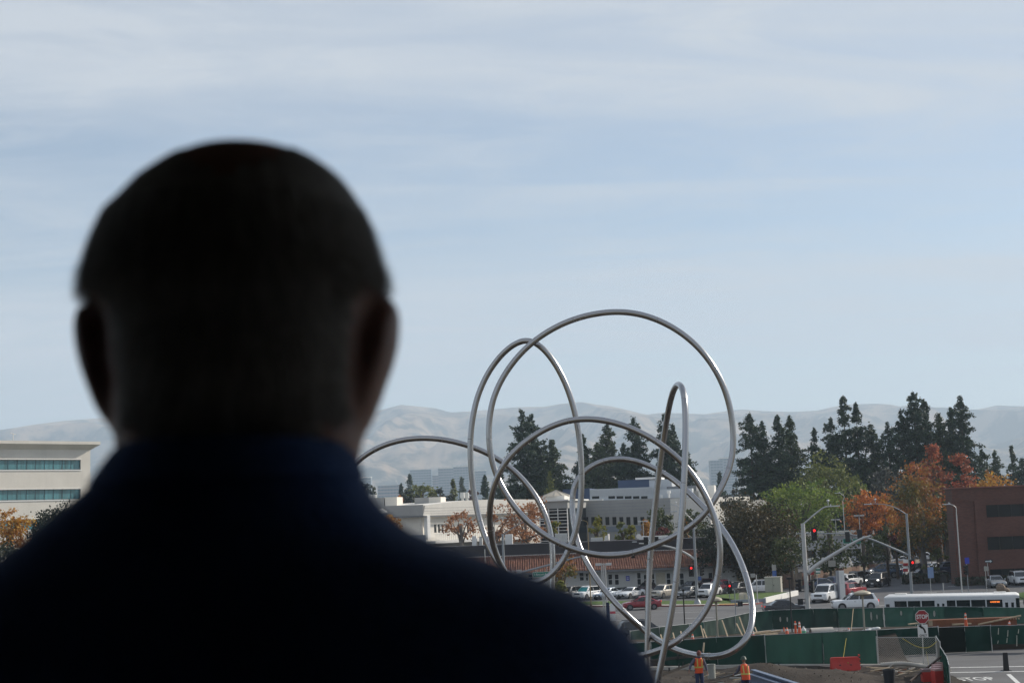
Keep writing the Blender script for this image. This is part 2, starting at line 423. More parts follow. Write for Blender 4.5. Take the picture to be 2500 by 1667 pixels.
# unseen terrace under man and camera, its dark roof and walls added for shade
M_TERR = mat('terrace_dark_concrete', (0.10, 0.098, 0.095), 0.9, var=0.15, scale=0.8)
def terrace():
    FZ = 8.95
    b = MB(); b.bbox((-6, -7, FZ - 0.3), (6, 1.75, FZ)); struct(b.build('terrace_floor', M_TERR))
    b = MB(); b.bbox((-6, -7, 12.05), (6, 3.5, 12.35)); struct(b.build('terrace_ceiling', M_TERR))
    b = MB(); b.bbox((-6, -7.3, FZ), (6, -7.0, 12.05)); struct(b.build('terrace_back_wall', M_TERR))
    for s in (-1, 1):
        b = MB(); b.bbox((min(s * 6, s * 6.3), -7.3, FZ - 0.3), (max(s * 6, s * 6.3), 0.9, 12.35)); struct(b.build('terrace_side_wall', M_TERR))
    b = MB(); b.bbox((-6, 1.75, -0.03), (6, 1.95, FZ + 0.75)); struct(b.build('terrace_parapet', M_TERR))
    b = MB(); b.bbox((-6, -7.3, -0.03), (6, -7.1, FZ - 0.3)); struct(b.build('terrace_support_wall', M_TERR))
terrace()
def reflected_building():  # unseen block added behind the camera to darken reflections in glass and steel
    m = mat('own_facade', (0.24, 0.235, 0.225), 0.8, var=0.1, scale=0.3)
    b = MB(); b.bbox((-110, -32, -0.03), (170, -7.32, 19)); struct(b.build('terrace_building', m))
reflected_building()
# ------------------------------------------------------------------ the looping steel sculpture
def steel_mat():
    m = bpy.data.materials.new('brushed_steel'); m.use_nodes = True; t = m.node_tree; L = t.links.new; b = t.nodes['Principled BSDF']
    b.inputs['Metallic'].default_value = 1.0; b.inputs['Base Color'].default_value = (0.38, 0.376, 0.38, 1)
    b.inputs['Anisotropic'].default_value = 0.0
    tc = N(t, 'ShaderNodeTexCoord'); nz = N(t, 'ShaderNodeTexNoise'); L(tc.outputs['Object'], nz.inputs['Vector']); nz.inputs['Scale'].default_value = 0.8; nz.inputs['Detail'].default_value = 8
    mr = N(t, 'ShaderNodeMapRange'); L(nz.outputs[0], mr.inputs[0]); mr.inputs[3].default_value = 0.17; mr.inputs[4].default_value = 0.27; L(mr.outputs[0], b.inputs['Roughness'])
    n2 = N(t, 'ShaderNodeTexNoise'); L(tc.outputs['Object'], n2.inputs['Vector']); n2.inputs['Scale'].default_value = 9; n2.inputs['Detail'].default_value = 4
    bp = N(t, 'ShaderNodeBump'); L(n2.outputs[0], bp.inputs['Height']); bp.inputs['Strength'].default_value = 0.05; bp.inputs['Distance'].default_value = 0.02; L(bp.outputs[0], b.inputs['Normal'])
    return m
M_STEEL = steel_mat()
L1 = [(1276,825,76.2),(1243,842,76.6),(1210,876,77),(1182,919,77),(1161,970,77),(1152,1013,77),(1147,1077,77),(1147,1102,77),(1150,1153,77),(1155.5,1204,77),(1163,1245,77),(1176,1293,76.8),(1191,1334,76.6),(1212,1372,76.4),(1229,1395,76.2),(1253,1416,76),(1285,1431,76),(1316,1427,76),(1350,1406,76),(1375,1375,76),(1395,1335,76),(1411,1289,76),(1418,1243,76),(1421,1202,76),(1420,1151,76),(1419,1100,76),(1414,1052,76),(1405,1001,76),(1388,944,76),(1365,899,76),(1342,863,76),(1317,840,76),(1296,828,76)]
L2 = [(1520,1610,72.5),(1560,1602,72.2),(1593,1593,71.8),(1611,1586,71.7),(1633.5,1578,71.6),(1652,1566,71.6),(1672,1550,71.7),(1694,1530,71.8),(1716,1506,72),(1735,1475,72),(1750,1432,72),(1759,1385,72),(1761,1342,72),(1757,1299,72),(1745,1258,72.2),(1730,1220,72.2),(1710,1182,72.4),(1684,1146,72.5),(1659,1118,72.5),(1620,1087,72.6),(1582,1062,72.8),(1531,1036,73),(1480,1024,73.2),(1432,1018,73.3),(1381,1021,73.4),(1330,1041,73.4),(1279,1077,73.4),(1248,1108,73.4),(1232,1127,73.4),(1212,1161,73.5),(1199,1197,73.8),(1195,1233,74),(1194,1268,74.3),(1197,1304,74.6),(1204,1335,74.8),(1214,1360,75),(1225,1383,75.2),(1240,1410,75.3),(1262,1440,75.4),(1290,1470,75.4)]
L3 = [(1495,757.5,74.5),(1432,765,74.5),(1381,784,74.6),(1342,804,74.6),(1304,830,74.8),(1273,856,74.9),(1243,893,75),(1217,934,75),(1202,970,75),(1193,1013,75),(1192,1052,75),(1194,1090,75),(1199,1125,75),(1209,1156,75),(1222,1184,75),(1240,1215,74.8),(1263,1248,74.6),(1288,1276,74.5),(1316,1299,74.4),(1350,1320,74.2),(1388,1338,74),(1426,1351,74),(1472,1359,74),(1512,1358.5,74),(1551,1350,74),(1587,1337,74),(1623,1320,74),(1655,1306,73.8),(1689,1287,73.6),(1720,1259,73.5),(1738,1233,73.5),(1755,1202,73.6),(1773,1169,73.8),(1786,1133,74),(1792,1100,74),(1793,1052,74),(1786,995,74),(1773,950,74),(1750,899,74),(1717,855,74),(1679,819,74.2),(1633,789,74.3),(1582,768,74.4),(1538,760,74.4)]
L4 = [(1583,1740,76),(1581,1660,76),(1580,1613,76),(1581,1560,76),(1582,1495,76.2),(1583,1432,76.3),(1586,1368,76.4),(1590,1317,76.4),(1596,1266,76.4),(1602,1210,76.3),(1607.5,1164,76.2),(1612,1118,76),(1620,1077,75.8),(1627,1026,75.4),(1634,982,75),(1643,950,74.2),(1650,938,73.6),(1658.5,934,72.8),(1666,940,72),(1671,960,71.4),(1673.3,990,71),(1674,1026,70.8),(1674,1077,70.6),(1673,1118,70.5),(1670,1189,70.4),(1665,1253,70.3),(1661,1304,70.2),(1657,1355,70.2),(1652,1406,70.1),(1646,1457,70),(1638,1505,70),(1627,1560,70),(1614,1619,70),(1603,1670,70),(1590,1740,70)]
L5 = [(765,1560,82),(762,1400,82),(775,1290,82),(805,1200,82),(850,1143,81.8),(880,1118,81.6),(905,1098,81.6),(944,1081,81.5),(982,1071.5,81.4),(1020,1067.6,81.2),(1058,1068,81),(1097,1073.5,81),(1135,1083,81),(1173,1097,81),(1199,1110,81),(1224,1125,81),(1245,1139,81),(1268,1158,81),(1293,1187,80.8),(1314,1217,80.6),(1329,1246,80.5),(1342,1281,80.4),(1348.5,1317,80.3),(1350.5,1355,80.2),(1350,1393,80.2),(1348,1440,80.2),(1344,1500,80),(1340,1600,80)]
L6 = [(1520,1117,79.5),(1490,1119,79.4),(1464,1126,79.3),(1439,1138,79.2),(1413,1158,79),(1400,1182,79),(1396,1207,79),(1396,1243,79),(1398.5,1276,78.8),(1406,1312,78.6),(1414,1337,78.4),(1427,1366,78.2),(1448,1402,77.8),(1467.5,1431,77.4),(1493,1462,76.8),(1518.6,1490,76.4),(1544,1514,76),(1571,1537,77.2),(1593,1554,76.6),(1617,1570,75),(1641,1582,74),(1662,1590,73),(1682,1596,72),(1712,1602.5,71),(1742,1604.5,70),(1767,1601.5,69.5),(1793,1590,69.2),(1813,1574,69.2),(1828,1553,69.4),(1836.5,1530,69.8),(1839.6,1501,70.4),(1837.5,1472,71),(1831,1431.6,72),(1817,1387,73.2),(1799,1346,74.4),(1781,1314,75.4),(1760.6,1286,76.2),(1743,1264,76.8),(1722,1241,77.4),(1697,1215,78),(1669,1189,78.6),(1638,1164,79.2),(1607.6,1146,79.4),(1577,1132,79.5),(1548,1123,79.5)]
scu = thing('loop_sculpture', 'giant sculpture of looping brushed steel tube rising behind the green fences', 'sculpture', (5, 74, 0))
def loop(pts, closed, name, rad=0.154):
    P = [W(*p) - Vector((5, 74, 0)) for p in pts]
    for _ in range(2):                                         # ease out the last small kinks of the sweep
        Q = [p.copy() for p in P]
        rng = range(len(P)) if closed else range(1, len(P) - 1)
        for i in rng: Q[i] = P[i] * 0.5 + (P[i - 1] + P[(i + 1) % len(P)]) * 0.25
        P = Q
    C = catmull(P, 7, closed)
    b = MB(); b.tube(C, rad, 20, closed=closed)
    o = b.build(name, M_STEEL, scu, smooth=70)
    for k in range(12, len(C) - 3, 31):                         # weld seams between the bent lengths
        s = (C[k + 1] - C[k]).normalized() * 0.018; w_ = MB(); w_.tube([C[k] - s, C[k], C[k] + s], [rad * 1.001, rad * 1.018, rad * 1.001], 20, cap=False); w_.build('weld_seam', mat('weld_metal', (0.26, 0.25, 0.25), 0.5, metal=0.8, var=0.2, scale=20), o, smooth=70)
    return o
for pts, cl in ((L1, True), (L2, False), (L3, True), (L4, False), (L5, False), (L6, True)): loop(pts, cl, 'steel_loop')

# ------------------------------------------------------------------ the man in front, seen from behind
M_SKIN = mat('skin', (0.30, 0.165, 0.14), 0.55, var=0.18, scale=14)
M_SKIN.node_tree.nodes['Principled BSDF'].inputs['Subsurface Weight'].default_value = 0.35
M_SKIN.node_tree.nodes['Principled BSDF'].inputs['Subsurface Radius'].default_value = (0.02, 0.006, 0.003)
M_HAIR = mat('grey_hair', (0.24, 0.235, 0.23), 0.6, var=0.3, scale=60)
M_JACK = mat('navy_fleece', (0.036, 0.080, 0.22), 0.95, var=0.2, scale=18, bump=0.3, bscale=220, spec=0.25)
M_TROU = mat('dark_trousers', (0.02, 0.02, 0.025), 0.9, var=0.1)
MD = 0.80                                                     # metres from the lens
man = thing('person', 'man in navy jacket with thinning grey hair, seen close from behind', 'person', (-0.15, MD, 8.95))
def mp(px, py, dy=0.0):
    p = W(px, py, MD + dy); return Vector((p.x + 0.15, dy, p.z - 8.95))
def ring(cx, cy, z, rx, ry, n=28, p=2.0):
    out = []
    for j in range(n):
        a = 2 * math.pi * j / n; c, s = math.cos(a), math.sin(a)
        out.append(Vector((cx + rx * math.copysign(abs(c) ** (2 / p), c), cy + ry * math.copysign(abs(s) ** (2 / p), s), z)))
    return out
# half outline of the head in the photograph: row, left, right, depth factor
HEAD = [(356, 560, 594), (361, 518, 638), (371, 472, 696), (385, 436, 740), (403, 404, 774), (426, 372, 806), (452, 338, 835), (478, 314, 855), (505, 290, 872), (530, 264, 890), (587, 240, 909), (644, 225, 925), (685, 216, 935), (708, 224, 928), (724, 240, 917), (742, 258, 905), (765, 274, 894), (800, 276, 890), (860, 282, 882), (930, 288, 878), (1000, 288, 880), (1046, 286, 884), (1110, 286, 884), (1160, 285, 872), (1230, 270, 880), (1330, 250, 900)]
def head_rings(grow=0.0, lo=0, hi=None, back=0.0):
    R = []
    for py, xl, xr in HEAD[lo:hi]:
        a = mp(xl, py, 0.012); c = mp(xr, py, 0.012); z = (a.z + c.z) / 2
        rx = (c.x - a.x) / 2 + grow
        k = min(1, (c.x - a.x) / 0.165)
        ry = rx * (1.12 if py < 900 else 1.12 - 0.30 * min(1, (py - 900) / 200))
        R.append(ring((a.x + c.x) / 2, 0.012 + back, z, rx, ry, 32))
    return R[::-1]
b = MB(); b.loft(head_rings())
z_of = lambda py: mp(577, py).z
# ears
def ear(pts, side):
    for (ox, py, w, hgt) in pts:
        p = mp(ox, py); b.ell((p.x, 0.018, p.z), (w, 0.026, hgt), 12, 8)
def ear_loft(rows):
    rg = []
    for py, xi, xo in rows:
        a = mp(xi, py, 0.022); c = mp(xo, py, 0.022); rg.append(ring((a.x + c.x) / 2, 0.022, (a.z + c.z) / 2, abs(c.x - a.x) / 2, 0.017 + 0.012 * math.sin(math.pi * (py - rows[0][0] + 20) / (rows[-1][0] - rows[0][0] + 40)), 14))
    b.loft(rg[::-1])
ear_loft([(758, 222, 200), (770, 262, 186), (800, 278, 183), (850, 288, 192), (900, 294, 205), (950, 300, 224), (1000, 306, 243), (1030, 310, 262), (1052, 306, 284)])
ear_loft([(736, 946, 966), (750, 910, 976), (790, 892, 979), (840, 886, 974), (890, 880, 962), (940, 876, 942), (990, 868, 926), (1030, 862, 908), (1062, 866, 892)])
# nose, brow and chin on the far side
zn = z_of(800)
b.ell((0.0, 0.115, zn), (0.017, 0.022, 0.028)); b.ell((0.0, 0.085, z_of(1040)), (0.035, 0.030, 0.028)); b.ell((0, 0.098, z_of(690)), (0.05, 0.012, 0.012))
# torso, legs, arms under the clothes
def body_rings(rows): return [ring(cx, cy, z, rx, ry, 28, 2.4) for z, cx, cy, rx, ry in rows]
b.loft(body_rings([(0.86, 0, 0, 0.16, 0.11), (1.0, 0, 0, 0.15, 0.105), (1.2, 0, 0.0, 0.17, 0.11), (1.38, 0, 0, 0.17, 0.10), (1.46, 0, 0.0, 0.10, 0.08), (1.56, 0, 0.005, 0.065, 0.065)]))
for s in (-1, 1):
    b.tube([(s * 0.09, 0, 0.92), (s * 0.10, 0.01, 0.50), (s * 0.10, -0.01, 0.08)], [0.085, 0.058, 0.042], 12)
    b.ell((s * 0.10, 0.07, 0.04), (0.045, 0.13, 0.04))
    b.tube([(s * 0.19, 0, 1.36), (s * 0.25, 0.02, 1.08), (s * 0.24, 0.14, 0.86)], [0.05, 0.042, 0.030], 10)
    for k in range(4): b.tube([(s * (0.225 + 0.014 * k), 0.17, 0.83), (s * (0.225 + 0.014 * k), 0.19, 0.79), (s * (0.225 + 0.014 * k), 0.18, 0.75)], 0.009, 6)
    b.ell((s * 0.242, 0.16, 0.84), (0.036, 0.03, 0.045)); b.tube([(s * 0.21, 0.16, 0.85), (s * 0.195, 0.19, 0.81)], 0.010, 6)
body = b.build('body', M_SKIN, man, smooth=180)
rm = body.modifiers.new('remesh', 'REMESH'); rm.mode = 'VOXEL'; rm.voxel_size = 0.005; rm.use_smooth_shade = True
sm = body.modifiers.new('smooth', 'SMOOTH'); sm.iterations = 4
# hair: a shell round the back and sides that leaves the crown bare, with fine strands
hb = MB()
rng = random.Random(5)
HR = head_rings(grow=0.0012)[::-1]
hv = []
n = 32
def hair_here(i, j):
    a = 2 * math.pi * j / n; front = math.sin(a)               # +1 faces away from the camera
    row = HEAD[i][0]
    if front > 0.75: return False
    if row < 505: return row > 384 and front < 0.4 and abs(math.cos(a)) > 0.80 * (505 - row) / 125
    if row >= 712 and abs(math.cos(a)) > 0.90: return False
    return row < 1010
strands = []
for i in range(len(HR) - 1):
    for j in range(n):
        if hair_here(i, j):
            j2 = (j + 1) % n
            q = [HR[i][j], HR[i][j2], HR[i + 1][j2], HR[i + 1][j]]
            hb.quad(*q)
            cen = Vector((0, 0.012, (q[0].z + q[2].z) / 2 - 0.01))
            for _ in range(60):
                u, v = rng.random(), rng.random()
                p = (q[0] * (1 - u) + q[1] * u) * (1 - v) + (q[3] * (1 - u) + q[2] * u) * v
                o = (p - cen).normalized(); dn = Vector((0, 0, -1)); tg = (dn - o * dn.dot(o)).normalized()
                ln = (0.012 + 0.014 * rng.random()) * (0.35 if (HEAD[i][0] > 600 and abs(math.cos(2 * math.pi * j / n)) > 0.6) else 1.0)
                e = p + o * (0.0015 + 0.0050 * rng.random()) + tg * ln; s = o.cross(tg) * 0.00035
                strands.append([p - s, p + s, e + s * 0.5, e - s * 0.5])
hair = hb.build('hair', M_HAIR, man, smooth=80)
M_STR = leafmat('hair_strands', (0.38, 0.37, 0.36), (0.46, 0.45, 0.44), (0.54, 0.53, 0.52), transl=0.6, scale=30)
so = link('hair_strands', quads_mesh('hair_strands', np.array([[tuple(p) for p in q] for q in strands]), M_STR), hair); so['kind'] = 'stuff'
# jacket: collar, shoulders, sleeves
JR = []
SH = [(1118, 280, 868), (1150, 250, 872), (1180, 222, 884), (1222, 170, 910), (1265, 118, 945), (1307, 70, 985), (1340, 25, 1052), (1380, -40, 1172), (1424, -110, 1284), (1483, -190, 1416), (1530, -235, 1488), (1590, -262, 1542), (1667, -285, 1600), (1800, -300, 1640)]
jb = MB()
rg = []
for py, xl, xr in SH:
    a = mp(xl, py); c = mp(xr, py); rx = (c.x - a.x) / 2; z = (a.z + c.z) / 2
    rg.append(ring((a.x + c.x) / 2, 0.005, z, rx, min(0.118, 0.070 + 0.30 * (rx - 0.06)) if rx > 0.06 else 0.07, 40, 2.3))
zl = rg[-1][0].z
for z, rx in ((1.30, 0.232), (1.20, 0.215), (1.05, 0.205), (0.86, 0.205)):
    rg.append(ring(0.0, 0.0, z, rx, 0.13, 40, 2.3))
jb.loft(rg[::-1])
cl = [(1084, 326, 816), (1098, 300, 842), (1125, 278, 862), (1175, 240, 880)]
for s in (-1, 1):
    jb.tube([(s * 0.185, 0, 1.40), (s * 0.262, 0.0, 1.24), (s * 0.275, 0.02, 1.08), (s * 0.255, 0.13, 0.92)], [0.06, 0.066, 0.058, 0.048], 14)
jb.v = [tuple(Vector(v) * 1.0 + Vector((v[0], v[1], 0)).normalized() * (0.006 * noise.noise(Vector((v[0] * 9, v[1] * 9, v[2] * 22))))) for v in jb.v]
jk = jb.build('jacket', M_JACK, man, smooth=180)
rm = jk.modifiers.new('remesh', 'REMESH'); rm.mode = 'VOXEL'; rm.voxel_size = 0.007; rm.use_smooth_shade = True
sm = jk.modifiers.new('smooth', 'SMOOTH'); sm.iterations = 8
cb = MB(); rr = []
for py, xl, xr in cl:
    a = mp(xl, py); c = mp(xr, py); rr.append(ring((a.x + c.x) / 2, 0.0, (a.z + c.z) / 2, (c.x - a.x) / 2 + 0.002, 0.078, 36, 2.2))
cb.loft(rr[::-1]); cb.build('collar', M_JACK, jk, smooth=60)
tb = MB()
for s in (-1, 1): tb.tube([(s * 0.09, 0, 0.95), (s * 0.10, 0.01, 0.50), (s * 0.10, -0.01, 0.06)], [0.115, 0.082, 0.072], 14)
tb.build('trousers', M_TROU, man, smooth=60)
# ------------------------------------------------------------------ buildings
M_WHITE = mat('white_stucco', (0.72, 0.69, 0.63), 0.85, var=0.06, scale=0.5, streak=0.12)
M_GREYW = mat('grey_stucco', (0.36, 0.355, 0.34), 0.85, var=0.08, scale=0.4, streak=0.14)
M_CREAM = mat('cream_stucco', (0.70, 0.66, 0.59), 0.85, var=0.06, scale=0.4, streak=0.12)
M_TRIM = mat('white_trim', (0.78, 0.77, 0.74), 0.6, var=0.04)
M_GLASS = mat('dark_window_glass', (0.010, 0.015, 0.018), 0.10, var=0.2, scale=0.7, spec=0.32)
M_TEAL = mat('teal_window_glass', (0.075, 0.22, 0.25), 0.08, var=0.5, scale=0.9, spec=0.7, stretch=(1.8, 1, 0.1))
M_DARK = mat('dark_parapet', (0.030, 0.028, 0.034), 0.8, var=0.1, scale=0.6)  # near-black because the parapet's shade is put into the colour
M_BLUE = mat('blue_metal_siding', (0.045, 0.075, 0.145), 0.6, var=0.1, scale=0.5)
M_CORR = mat('pale_metal_siding', (0.52, 0.55, 0.58), 0.5, var=0.05, metal=0.2)
M_ROOFG = mat('grey_roof', (0.20, 0.21, 0.22), 0.9, var=0.15, scale=0.4)
M_BAND = mat('blue_grey_band', (0.23, 0.26, 0.30), 0.8, var=0.08)
M_EQUIP = mat('roof_equipment_metal', (0.55, 0.55, 0.53), 0.5, var=0.1, metal=0.3)
M_BRICK = None
def brick_mat():
    m = bpy.data.materials.new('brick_wall'); m.use_nodes = True; t = m.node_tree; L = t.links.new; b = t.nodes['Principled BSDF']
    b.inputs['Roughness'].default_value = 0.9; b.inputs['Specular IOR Level'].default_value = 0.2
    tc = N(t, 'ShaderNodeTexCoord'); mp_ = N(t, 'ShaderNodeMapping'); L(tc.outputs['Object'], mp_.inputs[0]); mp_.inputs['Rotation'].default_value = (RX90, 0, 0)
    br = N(t, 'ShaderNodeTexBrick'); L(mp_.outputs[0], br.inputs['Vector']); br.inputs['Scale'].default_value = 1.0
    br.inputs['Brick Width'].default_value = 0.42; br.inputs['Row Height'].default_value = 0.15; br.inputs['Mortar Size'].default_value = 0.012
    br.inputs['Color1'].default_value = (0.15, 0.066, 0.050, 1); br.inputs['Color2'].default_value = (0.115, 0.052, 0.041, 1); br.inputs['Mortar'].default_value = (0.10, 0.07, 0.06, 1)
    nz = N(t, 'ShaderNodeTexNoise'); L(tc.outputs['Object'], nz.inputs['Vector']); nz.inputs['Scale'].default_value = 0.35; nz.inputs['Detail'].default_value = 6
    hs = N(t, 'ShaderNodeHueSaturation'); L(br.outputs[0], hs.inputs['Color']); mr = N(t, 'ShaderNodeMapRange'); L(nz.outputs[0], mr.inputs[0]); mr.inputs[3].default_value = 0.7; mr.inputs[4].default_value = 1.3; L(mr.outputs[0], hs.inputs['Value'])
    L(hs.outputs[0], b.inputs['Base Color'])
    return m
M_BRICK = brick_mat()

class Fac:
    """a facade standing on the ground line A-B (left to right as seen); x runs along it, y into the building"""
    def __init__(s, name, label, A, B, cat='building', group=None):
        s.A = Vector((A[0], A[1], 0)); s.B = Vector((B[0], B[1], 0)); s.u = (s.B - s.A); s.L = s.u.length; s.u.normalize()
        s.nr = Vector((-s.u.y, s.u.x, 0)); s.rz = math.atan2(s.u.y, s.u.x)
        s.o = thing(name, label, cat, s.A, s.rz, group)
    def at(s, px, py, y=0.0):
        v = ray(px, py); P0 = s.A + s.nr * y; k = (P0 - CAM).dot(s.nr) / v.dot(s.nr); p = CAM + v * k
        return (p - s.A).dot(s.u), p.z
    def rect(s, x0, y0, x1, y1, y=0.0):
        cx, cy = (x0 + x1) / 2, (y0 + y1) / 2
        a = s.at(x0, cy, y)[0]; b = s.at(x1, cy, y)[0]; c = s.at(cx, y1, y)[1]; d = s.at(cx, y0, y)[1]
        return a, b, c, d
def wall_holes(mb, x0, x1, z0, z1, holes, y=0.0, rev=0.2):
    hs = [(max(a, x0), min(b, x1), max(c, z0), min(d, z1)) for a, b, c, d in holes]
    xs = sorted({x0, x1, *[h[0] for h in hs], *[h[1] for h in hs]}); zs = sorted({z0, z1, *[h[2] for h in hs], *[h[3] for h in hs]})
    for i in range(len(xs) - 1):
        for j in range(len(zs) - 1):
            cx = (xs[i] + xs[i + 1]) / 2; cz = (zs[j] + zs[j + 1]) / 2
            if any(a < cx < b and c < cz < d for a, b, c, d in hs): continue
            mb.quad((xs[i], y, zs[j]), (xs[i + 1], y, zs[j]), (xs[i + 1], y, zs[j + 1]), (xs[i], y, zs[j + 1]))
    for a, b, c, d in hs:
        mb.quad((a, y, c), (a, y, d), (a, y + rev, d), (a, y + rev, c)); mb.quad((b, y, d), (b, y, c), (b, y + rev, c), (b, y + rev, d))
        mb.quad((a, y, d), (b, y, d), (b, y + rev, d), (a, y + rev, d)); mb.quad((b, y, c), (a, y, c), (a, y + rev, c), (b, y + rev, c))
def block(f, m, x0, x1, z0, z1, depth, holes=(), rev=0.2, y=0.0, name='wall', parent=None):
    b = MB(); wall_holes(b, x0, x1, z0, z1, holes, y, rev)
    b.quad((x0, y + depth, z0), (x0, y, z0), (x0, y, z1), (x0, y + depth, z1)); b.quad((x1, y, z0), (x1, y + depth, z0), (x1, y + depth, z1), (x1, y, z1))
    b.quad((x0, y, z1), (x1, y, z1), (x1, y + depth, z1), (x0, y + depth, z1)); b.quad((x1, y + depth, z0), (x0, y + depth, z0), (x0, y + depth, z1), (x1, y + depth, z1))
    if holes: b.quad((x0 + 0.01, y + rev + 0.6, z0), (x1 - 0.01, y + rev + 0.6, z0), (x1 - 0.01, y + rev + 0.6, z1 - 0.01), (x0 + 0.01, y + rev + 0.6, z1 - 0.01))
    return b.build(name, m, parent or f.o)
def window(f, r, y=0.0, rev=0.2, m=None, frame=None, panes=1, fw=0.07, rows=1, parent=None):
    a, b_, c, d = r; g = MB(); g.bbox((a, y + rev - 0.05, c), (b_, y + rev, d)); w = g.build('window', m or M_GLASS, parent or f.o)
    if frame:
        k = MB()
        for i in range(panes + 1): 
            x = a + (b_ - a) * i / panes; k.bbox((x - fw / 2, y + rev - 0.10, c), (x + fw / 2, y + rev - 0.04, d))
        for j in range(rows + 1):
            z = c + (d - c) * j / rows; k.bbox((a, y + rev - 0.098, z - fw / 2), (b_, y + rev - 0.042, z + fw / 2))
        k.build('frame', frame, w)
    return w

def left_office():
    B = XY(221, 203); u = Vector((math.sin(math.radians(46)), math.cos(math.radians(46)), 0)); A = B - u * 46
    f = Fac('office_building', 'cream office block with two bands of teal windows at left edge', (A.x, A.y), (B.x, B.y))
    z1 = f.at(215, 1098)[1]; L = f.L
    holes = []
    for y0, y1 in ((1122, 1146), (1193, 1218)):
        xb = f.at(197, y0)[0]; zt = f.at(197, y0)[1]; zb = f.at(197, y1)[1]; holes.append((1.0, xb, zb, zt))
    zt = holes[1][3] - (holes[0][3] - holes[1][3]); holes.append((1.0, holes[0][1], zt - (holes[0][3] - holes[0][2]), zt))
    block(f, M_CREAM, 0, L, 0, z1, 30, holes, 0.35)
    for h in holes:
        n = 34; w = (h[1] - h[0]) / n; g = MB()
        for i in range(n):
            wd = MB(); wd.bbox((h[0] + i * w + 0.03, 0.28, h[2] + 0.05), (h[0] + (i + 1) * w - 0.03, 0.32, h[3] - 0.05))
            wd.build('window', M_TEAL, f.o)
        fr = MB(); fr.bbox((h[0] - 0.1, -0.08, h[2] - 0.16), (h[1] + 0.1, 0.34, h[2] - 0.0)); fr.build('sill', M_TRIM, f.o)
        fr = MB(); fr.bbox((h[0] - 0.1, -0.05, h[3] + 0.003), (h[1] + 0.1, 0.34, h[3] + 0.10)); fr.build('lintel', M_TRIM, f.o)
        fr = MB(); fr.bbox((-0.025, 0.24, h[2]), (0.025, 0.345, h[3])); me = fr.mesh('mullion', mat('bronze_mullion', (0.06, 0.10, 0.11), 0.4))
        for i in range(0, n + 1, 1): link('mullion', me, f.o).location.x = h[0] + i * w
    # flared cornice
    zc = f.at(240, 1082)[1]
    c = MB(); c.loft([[(-1, -0.02, z1), (L + 0.02, -0.02, z1), (L + 0.02, 30, z1), (-1, 30, z1)], [(-1, -1.0, z1 + 0.7), (L + 1.0, -1.0, z1 + 0.7), (L + 1.0, 31, z1 + 0.7), (-1, 31, z1 + 0.7)], [(-1, -1.0, z1 + 1.1), (L + 1.0, -1.0, z1 + 1.1), (L + 1.0, 31, z1 + 1.1), (-1, 31, z1 + 1.1)]])
    c.build('cornice', M_CREAM, f.o)
    v = MB(); x, z = f.at(32, 1072, 6); v.cyl((x, 6, z1 + 1.4), (x, 6, z1 + 2.6), 0.05); v.cyl((x - 0.4, 6, z1 + 2.6), (x + 0.4, 6, z1 + 2.4), 0.05)
    v.build('roof_antenna', M_EQUIP, f.o)
left_office()

